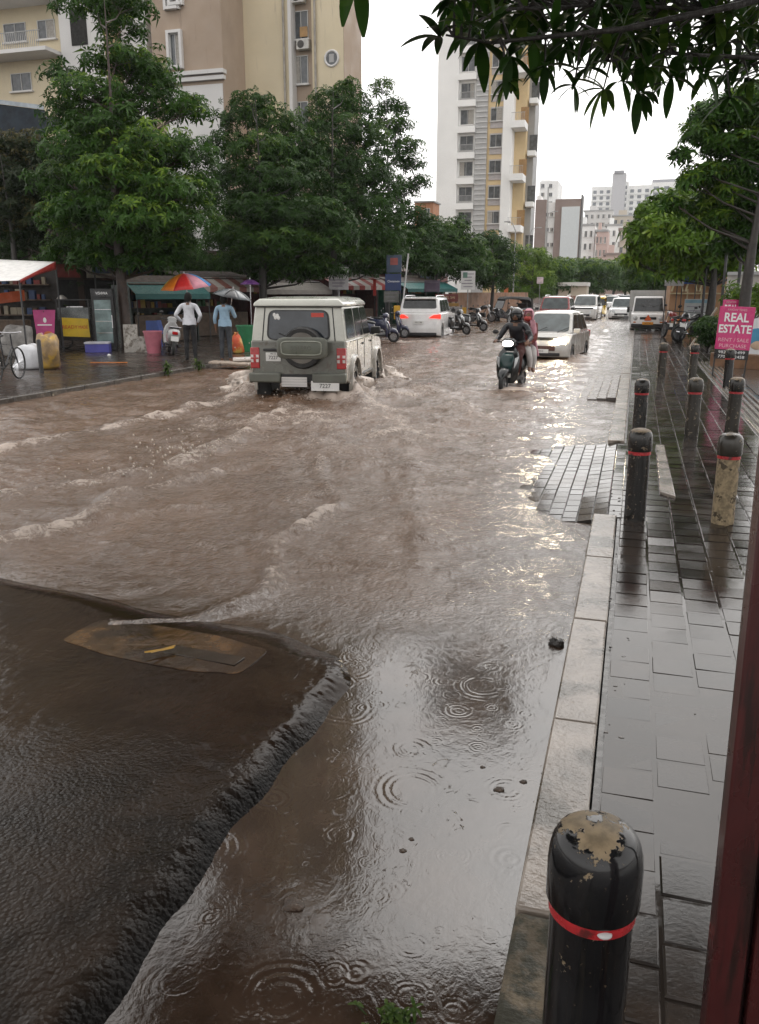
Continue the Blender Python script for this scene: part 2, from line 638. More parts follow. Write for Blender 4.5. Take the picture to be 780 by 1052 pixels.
def water_mat():
    m, nt, b = new_mat('muddy_flood_water')
    oc = ocoord(nt)
    fa = nd(nt, 'ShaderNodeAttribute', attribute_name='foam').outputs['Fac']
    ch = nd(nt, 'ShaderNodeAttribute', attribute_name='chop').outputs['Fac']
    br = mixc(nt, ramp(nt, noise(nt, ocoord(nt, 1, .5, 1), 1.1, 6, .6), .3, .7), (.084, .042, .019), (.130, .069, .036))
    calm = mixc(nt, ramp(nt, noise(nt, oc, 2.4, 5, .6), .32, .7), (.022, .013, .009), (.058, .037, .026))
    br = mixc(nt, ch, calm, br)
    fn = noise(nt, ocoord(nt, 1, .8, 1), 13, 8, .72, 1.5)
    fn2 = noise(nt, oc, 3.0, 5, .6)
    fsum = mth(nt, 'ADD', mth(nt, 'MULTIPLY', fa, .72), mth(nt, 'MULTIPLY_ADD', fn2, .45, mth(nt, 'MULTIPLY', fn, 1.25)))
    fm = ramp(nt, fsum, 1.02, 1.40)
    fm = mth(nt, 'MULTIPLY', fm, .85)
    nt.links.new(mixc(nt, fm, br, (.55, .455, .39)), b.inputs['Base Color'])
    rr = mth(nt, 'MULTIPLY_ADD', fm, .45, .045)
    nt.links.new(rr, b.inputs['Roughness'])
    b.inputs['IOR'].default_value = 1.43
    nt.links.new(mth(nt, 'MULTIPLY_ADD', ch, -.15, .9), b.inputs['Specular IOR Level'])
    # fine ripples
    n1 = noise(nt, ocoord(nt, 1.5, 1, 1), 7, 6, .62, .8)
    n2 = noise(nt, ocoord(nt, 1.2, 1, 1), 26, 4, .6, .5)
    hh = mth(nt, 'MULTIPLY', mth(nt, 'ADD', n1, mth(nt, 'ADD', mth(nt, 'MULTIPLY', n2, .5), mth(nt, 'MULTIPLY', noise(nt, oc, 70, 3, .6), .12))), mth(nt, 'MULTIPLY_ADD', ch, .95, .035))
    hh = mth(nt, 'ADD', hh, mth(nt, 'MULTIPLY', fm, mth(nt, 'MULTIPLY', noise(nt, oc, 60, 4, .7), .6)))
    # rings from raindrops: each cell of the cell texture is one drop, of its own age
    h2 = None
    for scale, seed, thr, k in ((2.1, 0, .30, 92), (3.3, 5.7, .3, 76), (5.2, 3.1, .35, 64), (9.5, 11.3, .45, 50)):
        mp = nt.nodes.new('ShaderNodeMapping')
        mp.inputs['Location'].default_value = (seed, seed * .7, 0)
        wq = nt.nodes.new('ShaderNodeVectorMath')
        wq.operation = 'MULTIPLY_ADD'
        nq = nd(nt, 'ShaderNodeTexNoise')
        nq.inputs['Scale'].default_value = 6
        nt.links.new(oc, nq.inputs['Vector'])
        nt.links.new(nq.outputs['Color'], wq.inputs[0])
        wq.inputs[1].default_value = (.03, .03, 0)
        nt.links.new(oc, wq.inputs[2])
        nt.links.new(wq.outputs[0], mp.inputs['Vector'])
        v = nd(nt, 'ShaderNodeTexVoronoi', feature='F1', voronoi_dimensions='2D')
        v.inputs['Scale'].default_value = scale
        nt.links.new(mp.outputs[0], v.inputs['Vector'])
        sp = nt.nodes.new('ShaderNodeSeparateColor')
        nt.links.new(v.outputs['Color'], sp.inputs[0])
        on = ramp(nt, sp.outputs[0], thr, thr + .03)
        rad = mth(nt, 'MULTIPLY', sp.outputs[1], .42)                     # radius of the ring train
        dd = v.outputs['Distance']
        df = mth(nt, 'ABSOLUTE', mth(nt, 'SUBTRACT', dd, mth(nt, 'MULTIPLY', rad, .7)))
        env = mth(nt, 'MULTIPLY', ramp(nt, df, .0, .17, 1, 0), ramp(nt, dd, .3, .44, 1, 0))
        wv = mth(nt, 'MULTIPLY', mth(nt, 'MULTIPLY', mth(nt, 'SINE', mth(nt, 'MULTIPLY', dd, k)), env), on)
        wv = mth(nt, 'MULTIPLY', mth(nt, 'MULTIPLY', wv, 3.1 / scale), ramp(nt, noise(nt, oc, 2.3 * scale, 2), .36, .62))
        h2 = wv if h2 is None else mth(nt, 'ADD', h2, wv)
    hh = mth(nt, 'ADD', hh, mth(nt, 'MULTIPLY', h2, .0075))
    nt.links.new(bumpn(nt, hh, 1.0, .03), b.inputs['Normal'])
    return m


m_water = water_mat()
structure(np_mesh('water', np.stack([X.ravel(), Y.ravel(), (WATER + H).ravel()], 1), grid_faces(len(xs), len(ys)), m_water,
                  attrs={'foam': ('POINT', FO.ravel()), 'chop': ('POINT', chop.ravel())}))

# spray thrown up by the wheels: uncountable drops, one mass
sp = MB()
for px, py, n, sx, sz in ((262, 402, 130, .30, .26), (358, 406, 170, .32, .30), (393, 392, 150, .32, .30), (300, 412, 70, .5, .1), (188, 470, 90, .30, .10), (118, 491, 40, .3, .06), (420, 402, 60, .6, .10)):
    c = G(px, py, WATER)
    for i in range(n):
        q = Vector((c.x + rng.gauss(0, sx), c.y + rng.gauss(0, sx), WATER + .02 + abs(rng.gauss(0, sz)) * (.4 + rng.random())))
        r = rng.uniform(.004, .016)
        sp.ell(q, (r, r, r * rng.uniform(.8, 1.6)), 5, 4)
o = sp.build('spray', mat('spray_water', (.5, .43, .37), .1, .1, 3), smooth=60)
o['kind'] = 'stuff'
# thicker gouts of dirty water around the moving jeep
gm = mat('churned_water', (.52, .44, .38), .25, .2, 9, .5, 40)
gi = 0
for px, py, rx, ry, rz, lb in ((258, 400, .36, .4, .34, 'brown foaming splash behind the left rear wheel of the jeep'), (360, 405, .36, .42, .34, 'brown foaming splash behind the right rear wheel of the jeep'), (395, 390, .32, .30, .26, 'brown foaming splash beside the right front wheel of the jeep')):
    c = G(px, py, WATER)
    n, m_ = 40, 14
    V = []
    for i in range(m_ + 1):
        th = PI / 2 * i / m_
        for k in range(n):
            a = 2 * PI * k / n
            u, v_ = a * 2.2 + px, th * 4
            q = .55 + 1.5 * float(vn1(np.array(4 * math.cos(a) + px), np.array(4 * math.sin(a) + th * 3))) * .6 + .7 * (float(vn2(np.array(11 * math.cos(a) + px), np.array(11 * math.sin(a) + th * 9))) - .4)
            hgt = math.sin(th) * (.35 + 1.1 * float(vn3(np.array(5 * math.cos(a) + px), np.array(5 * math.sin(a)))))
            V.append((c.x + rx * 1.2 * q * math.cos(a) * math.cos(th), c.y + ry * 1.2 * q * math.sin(a) * math.cos(th), WATER - .02 + rz * hgt))
    Fq = [(i * n + k, i * n + (k + 1) % n, (i + 1) * n + (k + 1) % n, (i + 1) * n + k) for i in range(m_) for k in range(n)]
    o = np_mesh('splash', np.array(V), np.array(Fq), gm)
    tag(o, lb, 'splash', 'splashes at the wheels of the jeep')

# --------------------------------------------------------------- pavement
def pave_mat(name, c1, c2, puddly=True):
    m, nt, b = new_mat(name)
    oc = ocoord(nt)
    at = nd(nt, 'ShaderNodeAttribute', attribute_name='rnd').outputs['Fac']
    c = mixc(nt, at, c1, c2)
    c = mixc(nt, ramp(nt, noise(nt, oc, 1.6, 6, .65), .42, .7), c, (.045, .032, .024))
    nt.links.new(c, b.inputs['Base Color'])
    wet = ramp(nt, noise(nt, oc, 2.1, 5, .6), .35, .6)
    nt.links.new(mth(nt, 'MULTIPLY_ADD', wet, -.10, .17), b.inputs['Roughness'])
    nt.links.new(bumpn(nt, noise(nt, oc, 55, 5, .65), .2, .003, None), b.inputs['Normal'])
    b.inputs['IOR'].default_value = 1.36
    return m


def pavers(x0, x1, y0, y1, bw, bl, zf, tilt=.006, gap=.006, run=True):
    V, Fq, rn = [], [], []
    nx = int(round((x1 - x0) / bw))
    ny = int((y1 - y0) / bl) + 2
    for i in range(nx):
        for j in range(ny):
            xa, xb = x0 + i * bw + gap / 2, x0 + (i + 1) * bw - gap / 2
            oy = (bl / 2 if (i % 2 and run) else 0)
            ya, yb = max(y0, y0 + (j - 1) * bl + oy + gap / 2), min(y1, y0 + j * bl + oy - gap / 2)
            if yb - ya < .02:
                continue
            cx, cy = (xa + xb) / 2, (ya + yb) / 2
            tx, ty, dz = rng.gauss(0, tilt), rng.gauss(0, tilt), rng.gauss(0, .0012)
            e = .006
            k = len(V)
            f = lambda x, y: zf(x, y) + dz + tx * (x - cx) + ty * (y - cy)
            top = [(xa + e, ya + e), (xb - e, ya + e), (xb - e, yb - e), (xa + e, yb - e)]
            bot = [(xa, ya), (xb, ya), (xb, yb), (xa, yb)]
            V += [(x, y, f(x, y)) for x, y in top] + [(x, y, f(x, y) - .005) for x, y in bot] + [(x, y, f(x, y) - .04) for x, y in bot]
            q = [(k, k + 1, k + 2, k + 3)] + [(k + 4 + a, k + 4 + (a + 1) % 4, k + (a + 1) % 4, k + a) for a in range(4)] + [(k + 8 + a, k + 8 + (a + 1) % 4, k + 4 + (a + 1) % 4, k + 4 + a) for a in range(4)]
            Fq += q
            rn += [rng.random()] * 9
    return np.array(V), np.array(Fq), rn


def pz(x, y):
    return float(-.003 + .010 * (vn2.fbm(np.array(x * .8 + 3), np.array(y * .55), 3)) + .004 * (y > 6.2) - .0030 * (1 - min(1, max(0, (y - 4.0) / 2.4))) * (1 if y > 2.6 else max(0, y - 1.9) / .7))


m_pave = pave_mat('wet_paving', (.013, .0105, .009), (.032, .026, .023))
V, Fq, rn = pavers(.0, 2.2, .2, 34, .2, .2, pz, .007, .010)
structure(np_mesh('pavement', V, Fq, m_pave, smooth=False, attrs={'rnd': ('FACE', rn)}))
V, Fq, rn = pavers(.0, 2.2, 34, 150, .55, 1.2, lambda x, y: 0)
structure(np_mesh('pavement', V, Fq, m_pave, smooth=False, attrs={'rnd': ('FACE', rn)}))
m_joint = mat('sandy_joint', (.035, .028, .022), .3, .3, 9)
structure(MB().quad((-.02, -2, -.018), (2.3, -2, -.018), (2.3, 160, -.018), (-.02, 160, -.018)).build('pavement_base', m_joint))


def puddle_mat():
    m, nt, b = new_mat('puddle_water')
    oc = ocoord(nt)
    nt.links.new(mixc(nt, ramp(nt, noise(nt, oc, 1.7, 5), .35, .7), (.026, .021, .018), (.045, .036, .031)), b.inputs['Base Color'])
    nt.links.new(ramp(nt, noise(nt, oc, 1.9, 6, .65), .42, .62, .015, .10), b.inputs['Roughness'])
    b.inputs['IOR'].default_value = 1.34
    hh = mth(nt, 'ADD', mth(nt, 'MULTIPLY', noise(nt, oc, 5, 3), .06), mth(nt, 'MULTIPLY', noise(nt, oc, 38, 4, .6), mth(nt, 'MULTIPLY', ramp(nt, noise(nt, oc, 1.2, 3), .42, .62), .05)))
    for scale, seed, thr, k in ((3.3, 2.2, .62, 66), (6.1, 7.9, .66, 50)):
        mp = nt.nodes.new('ShaderNodeMapping')
        mp.inputs['Location'].default_value = (seed, seed * .7, 0)
        nt.links.new(oc, mp.inputs['Vector'])
        v = nd(nt, 'ShaderNodeTexVoronoi', feature='F1', voronoi_dimensions='2D')
        v.inputs['Scale'].default_value = scale
        nt.links.new(mp.outputs[0], v.inputs['Vector'])
        spc = nt.nodes.new('ShaderNodeSeparateColor')
        nt.links.new(v.outputs['Color'], spc.inputs[0])
        wv = mth(nt, 'MULTIPLY', mth(nt, 'SINE', mth(nt, 'MULTIPLY', v.outputs['Distance'], k)), ramp(nt, v.outputs['Distance'], .05, .3, 1, 0))
        hh = mth(nt, 'ADD', hh, mth(nt, 'MULTIPLY', mth(nt, 'MULTIPLY', wv, ramp(nt, spc.outputs[0], thr, thr + .03)), .05))
    nt.links.new(bumpn(nt, hh, .5, .006), b.inputs['Normal'])
    return m


xs = np.arange(0.005, 2.25, .03)
ys = np.arange(.6, 22, .03)
X, Y = np.meshgrid(xs, ys)
Zp = np.full(X.shape, -.0066)
structure(np_mesh('puddle', np.stack([X.ravel(), Y.ravel(), Zp.ravel()], 1), grid_faces(len(xs), len(ys)), puddle_mat()))

# side ramp of paving going down into the flood, between two lengths of kerb
V, Fq, rn = pavers(-1.35, -.02, 6.85, 10.45, .125, .2, lambda x, y: -.006 - .038 * min(1, max(0, -x - .1) / .2) - .052 * max(0, -x - .2) - .02 * max(0, 1 - (y - 6.85) / .9) * min(1, max(0, -x) * 3) + .010 * float(vn1.fbm(np.array(x * 2), np.array(y * 2), 2)), .004, .004)
structure(np_mesh('paved_ramp', V, Fq, m_pave, smooth=False, attrs={'rnd': ('FACE', rn)}))
structure(MB().box((-.67, 8.65, -.2), (1.3, 3.6, .1), Matrix.Rotation(.088, 3, 'Y')).build('ramp_bed', m_joint))

# kerb stones
m_kerb = mat('pale_kerb_concrete', (.21, .175, .145), .16, .25, 3, .5, 40, dirt=(.06, .048, .034), dthr=.55, dscale=2.6)
m_kerbd = mat('mossy_kerb_concrete', (.12, .092, .058), .65, .35, 4, 1.0, 34, dirt=(.022, .02, .009), dthr=.47, dscale=8)
kb = MB()
y = .3
while y < 2.0:
    kb.box((-.118, y + .3, -.121), (.185, .596, .262))
    y += .6
structure(kb.build('mossy_kerb', m_kerbd, bevel=.018))
kb = MB()
y = 2.102
while y < 6.6:
    kb.box((-.118 + rng.uniform(-.003, .003), y + .5915, -.12 + rng.uniform(-.003, .003)), (.185, 1.178, .264))
    y += 1.183
structure(kb.build('kerb', m_kerb, bevel=.009))
kb = MB()
y = 10.45
while y < 19.4:
    kb.box((-.115, y + .3, -.12), (.2, .59, .28))
    y += .6
y = 19.6
while y < 120:
    kb.box((-.115, y + .75, -.12), (.2, 1.48, .28))
    y += 1.5
structure(kb.build('kerb', m_kerb, bevel=.012))
c0, c1 = G(679, 512), G(694, 464)
kb = MB().slab((.33, 7.75, .004), (.46, 7.6, .004), (.44, 10.2, .012), (.34, 10.2, .012), .05)
structure(kb.build('inset_kerb', m_kerb, bevel=.01))
# raised concrete plate over the drain
m_slab = mat('rough_wet_concrete', (.12, .10, .09), .3, .25, 5, .8, 60)
sl_ = MB()
for i in range(7):
    for j in range(4):
        sl_.box((-.80 + .165 * j, 15.5 + i * .62, -.122 + .019 * j), (.162, .612, .09))
tag(sl_.build('concrete_plate', m_slab, bevel=.01), 'ribbed grey concrete plate sloping from kerb into the flood water', 'drain cover')

# right-hand forecourt and grooved drain strip
m_fore = mat('wet_forecourt', (.06, .048, .04), .12, .3, .8, .25, 30)
structure(MB().quad((2.2, -2, .003), (14, -2, .003), (14, 160, .003), (2.2, 160, .003)).build('forecourt', m_fore))
dr = MB()
for k in range(5):
    dr.box((1.66 + .1 * k, 15, .006), (.055, 17, .05))
structure(dr.build('drain_channel', mat('drain_concrete', (.16, .14, .12), .15, .3, 4), bevel=.008))

# left-hand pavement with its low kerb
m_lp = mat('wet_left_paving', (.035, .026, .021), .26, .4, .7, .6, 10)
lp = MB()
lp.quad((-60, 2, -.02), (-10.42, 2, -.02), (-10.42, 220, -.02), (-60, 220, -.02))
structure(lp.build('far_pavement', m_lp))
kb = MB()
y = 6
while y < 120:
    kb.box((-10.36, y + .5, -.12), (.16, .985, .26))
    y += 1
structure(kb.build('far_kerb', mat('grey_kerb', (.07, .06, .052), .25, .3, 3), bevel=.012))

# cover plate under the running film of mud
mh = thing('manhole_cover', 'yellowish brown drain cover under a film of muddy water in the asphalt', 'manhole cover', G(168, 664, -.036))
c = G(168, 664, 0)
b = MB()
n = 40
prof = []
for k in range(n):
    a = 2 * PI * k / n
    q = 4.6
    ex = math.copysign(abs(math.cos(a)) ** (2 / q), math.cos(a)) * .56
    ey = math.copysign(abs(math.sin(a)) ** (2 / q), math.sin(a)) * .2
    prof.append((ex + .02 * math.sin(3 * a), ey - .12 * ex + .015 * math.sin(5 * a)))
mc_ = G(168, 664, -.036)
rz_ = lambda x, y, q: float(road_h(np.array(mc_.x + x), np.array(mc_.y + y))) + .036 + q
b.loft([[(x * .02, y * .02, rz_(x * .02, y * .02, .004)) for x, y in prof]] + [[(x * u, y * u, rz_(x * u, y * u, .004)) for x, y in prof] for u in (.2, .4, .6, .8, .95, 1.0)] + [[(x * 1.01, y * 1.01, rz_(x, y, -.02)) for x, y in prof]], cap=False)
b.build('plate', mat('muddy_plate', (.085, .045, .018), .12, .5, 5, .3, 9, dirt=(.03, .017, .010), dthr=.5, dscale=3), mh, smooth=40)
b = MB().box((.27, -.06, rz_(.27, -.06, .0045)), (.44, .10, .003), Matrix.Rotation(-.12, 3, 'Z') @ Matrix.Rotation(-.025, 3, 'Y'))
b.build('recess_patch', mat('recess_dark', (.022, .014, .009), .2, .4, 6), mh, bevel=.003)  # flush slab, the dark of the muddy recess put into its colour
lf = MB()
lf.loft([[(x, .012 * s_ * w_, z) for s_, z in ((-1, 0), (0, .006), (1, 0), (0, -.002))] for x, w_, z in ((-.07, .2, 0), (-.03, .9, .01), (.02, 1.1, .004), (.06, .6, .016), (.08, .1, .02))])
o = lf.build('fallen_leaf', mat('yellow_leaf', (.50, .30, .06), .3), smooth=50, loc=G(163, 668, -.004))
o.rotation_euler = (0, 0, R(40))
tag(o, 'small yellow leaf lying on the muddy drain cover', 'leaf')
o = MB().loft([[(x, .008 * s_ * w_, z) for s_, z in ((-1, 0), (0, .006), (1, 0), (0, -.002))] for x, w_, z in ((-.07, .3, 0), (0, 1.2, .01), (.07, .2, .004))]).build('twig', mat('pale_twig', (.42, .26, .08), .3), smooth=50, loc=G(168, 667, .0))
o.rotation_euler = (0, .05, R(62))
tag(o, 'pale yellow twig stuck beside the leaf on the drain cover', 'twig')

# scraps of leaf and grit strewn over paving and kerb: uncountable
lt = MB()
for k in range(110):
    x, y_ = rng.uniform(-.2, 1.9), rng.uniform(1.3, 9)
    if rng.random() < .35:
        x = rng.uniform(-.02, .12)
    r_ = rng.uniform(.002, .007)
    a_ = rng.uniform(0, 6.28)
    z_ = -.0052 if x > 0 else .0115
    n_ = rng.choice((4, 5, 6))
    ring = [(x + r_ * rng.uniform(.5, 1.6) * math.cos(a_ + 2 * PI * i / n_) * 1.5, y_ + r_ * rng.uniform(.5, 1.4) * math.sin(a_ + 2 * PI * i / n_)) for i in range(n_)]
    lt.loft([[(u, v_, z_ - .008) for u, v_ in ring], [(u, v_, z_ + rng.uniform(0, .0012)) for u, v_ in ring]])
o = lt.build('litter', mat('leaf_grit', (.03, .02, .012), .35, .6, 40))
o['kind'] = 'stuff'

# stone and small debris in the gutter
def lump(name, label, cat, loc, r, m, seed=0, sq=.7):
    rg = random.Random(seed)
    b = bmesh.new()
    bmesh.ops.create_icosphere(b, subdivisions=3, radius=1)
    for v in b.verts:
        q = v.co.normalized()
        d = 1 + .25 * math.sin(q.x * 3 + seed) * math.cos(q.y * 4 + seed * 2) + .12 * math.sin(q.z * 9 + q.x * 7 + seed) + rg.uniform(-.05, .05)
        v.co = Vector((q.x * d * r, q.y * d * r * .8, q.z * d * r * sq))
    me = bpy.data.meshes.new(name)
    b.to_mesh(me)
    b.free()
    me.materials.append(m)
    me.polygons.foreach_set('use_smooth', [True] * len(me.polygons))
    o = bpy.data.objects.new(name, me)
    col.objects.link(o)
    o.location = loc
    return tag(o, label, cat)


m_stone = mat('dark_wet_stone', (.02, .016, .014), .3, .3, 20, .8, 60)
m_litter = mat('rotten_leaf_litter', (.06, .038, .025), .4, .4, 30, 1, 90)
lump('stone', 'dark wet stone lying in the gutter against the white kerb', 'stone', G(572, 661, WATER + .01), .042, m_stone, 3)
for px, py, r, lb in ((513, 811, .020, 'clump of rotten leaves floating nearest the mossy end of the kerb'), (538, 803, .014, 'small leaf clump floating against the kerb side'), (302, 930, .035, 'dark sodden clod poking out of the gutter water'), (496, 788, .010, 'tiny dark leaf scrap adrift in mid gutter'), (414, 874, .012, 'thin black leaf scrap adrift near the ripple rings'), (423, 862, .009, 'black crumb of leaf beside the ripple rings')):
    lump('leaf_litter', lb, 'leaf litter', G(px, py, WATER + .001), r, m_litter, int(px), .35)['group'] = 'leaf scraps floating in the gutter'
# ================================================================ bollards
def chipped(name, c, chip, thr, sc_=9, rough=.15, top=True):
    """paint worn off in patches down to the concrete, most of all on the crown"""
    m, nt, b = new_mat(name)
    oc = ocoord(nt)
    sep = nt.nodes.new('ShaderNodeSeparateXYZ')
    nt.links.new(oc, sep.inputs[0])
    n = noise(nt, oc, sc_, 7, .66)
    n2 = noise(nt, oc, sc_ * 4, 4, .6)
    s = mth(nt, 'ADD', n, mth(nt, 'MULTIPLY', n2, .18))
    if top:
        s = mth(nt, 'ADD', s, ramp(nt, sep.outputs[2], .695, .735, 0, .24))
    ms = ramp(nt, s, thr - .012, thr + .012)
    cc = mixc(nt, ramp(nt, noise(nt, oc, 30, 5), .3, .7), [k * .6 for k in chip], [min(1, k * 1.3) for k in chip])
    pc = mixc(nt, ramp(nt, noise(nt, oc, 3, 5), .3, .7), [k * .7 for k in c], [k * 1.5 + .002 for k in c])
    pc = mixc(nt, ramp(nt, noise(nt, ocoord(nt, 18, 18, 1.4), 2, 6, .7), .52, .74, 0, .8), pc, (.032, .026, .020))
    pc = mixc(nt, ramp(nt, noise(nt, oc, 60, 4, .7), .66, .70), pc, (.10, .075, .05))
    nt.links.new(mixc(nt, ms, pc, cc), b.inputs['Base Color'])
    nt.links.new(mth(nt, 'MULTIPLY_ADD', ms, .45, rough), b.inputs['Roughness'])
    hb = mth(nt, 'ADD', mth(nt, 'MULTIPLY', ms, -.5), mth(nt, 'MULTIPLY', noise(nt, oc, 14, 4), .35))
    nt.links.new(bumpn(nt, hb, .5, .004), b.inputs['Normal'])
    return m


m_red = mat('red_reflective_tape', (.42, .025, .03), .25, .3, 8, dirt=(.10, .02, .02), dthr=.62, dscale=14)
m_bA = chipped('black_bollard_paint', (.008, .008, .009), (.22, .165, .10), .765, 11, .10)
m_bB = chipped('worn_black_bollard_paint', (.012, .011, .010), (.20, .15, .10), .73, 26, .2)
m_bC = chipped('bare_bollard_concrete', (.10, .075, .045), (.26, .20, .12), .5, 6, .25)
m_bD = chipped('flaking_bollard_paint', (.028, .024, .018), (.15, .115, .075), .72, 14, .22)


def bollard(label, loc, m_shaft, m_cap, h=.73, r=.096, seed=0, band=True):
    t = thing('bollard', label, 'bollard', loc, rng.uniform(0, 6), 'bollards along the pavement')
    k = h / .73
    b = MB()
    b.lathe([(r * .90, -.05), (r * .90, .25 * k), (r * .885, .50 * k), (r * .885, .532 * k)], 40)
    b.build('shaft', m_shaft, t, smooth=50)
    b = MB()
    b.lathe([(r * .8, .553 * k), (r * .97, .555 * k), (r, .562 * k), (r, .645 * k), (r * .975, .672 * k), (r * .92, .694 * k), (r * .82, .711 * k), (r * .66, .722 * k), (r * .42, .729 * k), (r * .2, .731 * k), (.002, .732 * k)], 40)
    b.build('cap', m_cap, t, smooth=60)
    b = MB()
    b.lathe([(r * .86, .528 * k), (r * .93, .529 * k), (r * .93, .556 * k), (r * .86, .557 * k)], 40)
    b.build('reflective_band', m_red, t, smooth=40)
    t.rotation_euler = (rng.uniform(-.012, .012), rng.uniform(-.012, .012), t.rotation_euler.z)
    return t


def near(px, py, t):
    q = P(px, py, t)
    q.z = 0
    return q


q = P(610, 905, 1.72)
b0 = bollard('glossy black bollard with chipped tan crown, nearest the camera', (q.x, q.y, 0), m_bA, m_bA)
b0.rotation_euler = (0, 0, 1.2)
MB().ell((.048, -.073, .541), (.016, .012, .007), 10, 6, Matrix.Rotation(.55, 3, 'Z')).build('white_scuff', mat('white_scuff', (.6, .6, .6), .5), b0, smooth=60).rotation_euler = (0, 0, -1.2 - .25)
for lb, px, py, ms, mc in (
        ('black bollard with white wear flecks, at the end of the white kerb', 652, 533, m_bB, m_bB),
        ('bare tan concrete bollard with black cap, beside the tall black one by the kerb end', 742, 537, m_bC, m_bD),
        ('black bollard directly behind the one at the kerb end', 656, 447, m_bB, m_bB),
        ('flaking brown and black bollard in the middle of the second row', 710, 448, m_bD, m_bD),
        ('dark bollard with pale cap in the second row, nearest the drain strip', 751, 447, m_bD, m_bB),
        ('small brownish bollard in the far row, nearest the road', 679, 388, m_bD, m_bD),
        ('small black and grey bollard in the middle of the far row', 711, 390, m_bD, m_bB),
        ('thin black bollard standing in front of the pink sign', 747, 398, m_bA, m_bB)):
    c = G(px, py, 0)
    bollard(lb, (c.x, c.y, 0), ms, mc, .73 + rng.uniform(-.015, .015), .094)

# -------------------------------------------- dark red steel post close by
m_post = mat('dark_red_post_paint', (.050, .010, .010), .3, .3, 3, coat=.3, dirt=(.02, .008, .007), dthr=.55, dscale=5, streak=True)
p0, p1 = A(725, 1052, 1.22), A(781, 518, 1.22)
d = (p0 - p1).normalized()
g0 = p0 + d * (p0.z / -d.z)
t = thing('gate_post', 'dark maroon steel post with a deep groove, at the pavement edge close to the camera', 'post', (g0.x, g0.y, 0))
tp = p1 - d * .6
b = MB()
L = (tp - g0).length
ax = (tp - g0).normalized()
sx = Vector((1, .12, 0)).normalized()
sy = Vector((-.12, 1, 0)).normalized()
def pbar(x0, x1, y0, y1, mm, name):
    b = MB()
    o = Vector((0, 0, 0))
    ring = lambda z: [ax * z + sx * x0 + sy * y0, ax * z + sx * x1 + sy * y0, ax * z + sx * x1 + sy * y1, ax * z + sx * x0 + sy * y1]
    b.loft([ring(-.05), ring(L)])
    return b.build(name, mm, t, bevel=.003)
pbar(0, .052, 0, .04, m_post, 'front_channel')
pbar(.0521, .062, .018, .04, mat('post_groove', (.016, .007, .007), .4), 'groove')
pbar(.0622, .13, 0, .04, m_post, 'rear_channel')

# ------------------------------------------------- pink estate-agent boards
m_pink = mat('pink_board', (.56, .035, .17), .3, .08, 3, coat=.3)
m_blackb = mat('black_board', (.012, .011, .012), .3)
m_wht = mat('white_lettering', (.8, .8, .8), .4, .03)
m_yel = mat('pale_pink_lettering', (.78, .45, .52), .4, .03)
m_dkst = mat('dark_steel', (.03, .03, .032), .4, .3, 6)


def estate_board(label, loc, rz, w_, h_, full):
    t = thing('sign_board', label, 'sign', loc, rz, 'pink real estate boards')
    zb = .58
    b = MB().box((0, 0, zb + h_ / 2 + .0), (w_, .03, h_))
    b.build('panel', m_pink, t, bevel=.004)
    b = MB().box((0, .002, zb - .105), (w_ * .985, .024, .205))
    b.build('number_panel', m_blackb, t, bevel=.003)
    b = MB()
    for s in (-1, 1):
        b.box((s * (w_ / 2 - .03), .03, (zb + h_) / 2), (.03, .03, zb + h_))
        b.box((s * (w_ / 2 - .03), .2, .02), (.03, .4, .03))
    b.build('frame', m_dkst, t)
    y = -.019
    text('KNOW TIMES', .062, m_yel, t, (0, y, zb + h_ - .07))
    text('REAL', .255, m_wht, t, (0, y, zb + h_ - .235), bold=.006, xs=.86)
    text('ESTATE', .235, m_wht, t, (0, y, zb + h_ - .475), bold=.006, xs=.84)
    text('RENT / SALE', .108, m_yel, t, (0, y, zb + .20), xs=1.05)
    text('PURCHASE', .108, m_yel, t, (0, y, zb + .075), xs=1.05)
    text('98231 51499', .085, m_wht, t, (0, -.014, zb - .06), xs=1.2)
    text('77091 52458', .085, m_wht, t, (0, -.014, zb - .155), xs=1.2)
    return t


c = G(752, 388, 0)
s1 = estate_board('larger pink REAL ESTATE board standing behind the thin black bollard', (c.x - .06, c.y + .2, 0.0), R(-2), .70, .90, True)
s1.rotation_euler = (0, R(2), R(-2))
q = P(750, 320, 22.5)
s2 = estate_board('pink REAL ESTATE board partly hidden behind the larger pink board', (q.x, q.y, .10), R(44), .58, .90, False)
# ================================================================ vehicles
m_tyre = mat('tyre_rubber', (.012, .012, .012), .55, .2, 8, .4, 40)
m_rim = mat('alloy_rim', (.35, .35, .36), .35, .1, 5, metal=.7)
m_under = mat('dark_underbody', (.008, .008, .008), .8)
m_blackpl = mat('black_plastic', (.014, .014, .015), .45, .2, 6)
m_chrome = mat('chrome', (.6, .6, .62), .12, .05, 3, metal=1)
m_glass = glass()
m_glasst = glass('tinted_windscreen', (.03, .04, .042))
m_plate = mat('white_number_plate', (.72, .72, .70), .35, .05)
m_platey = mat('yellow_number_plate', (.75, .32, .03), .35, .05)
m_ink = mat('black_ink', (.01, .01, .01), .5, .05)
m_tailr = mat('red_lamp_lens', (.38, .008, .010), .12, .1, 9, coat=.8)
m_tailw = mat('clear_lamp_lens', (.65, .6, .58), .12, .1, 9, coat=.8)
m_amber = mat('amber_lens', (.5, .15, .02), .15)
e_head = emis('lit_headlamp', (1, .84, .58), 45)
e_tail = emis('lit_tail_lamp', (1, .035, .02), .9, (.4, .01, .01))
m_lampoff = mat('headlamp_lens', (.45, .47, .48), .08, .2, 12, coat=1)


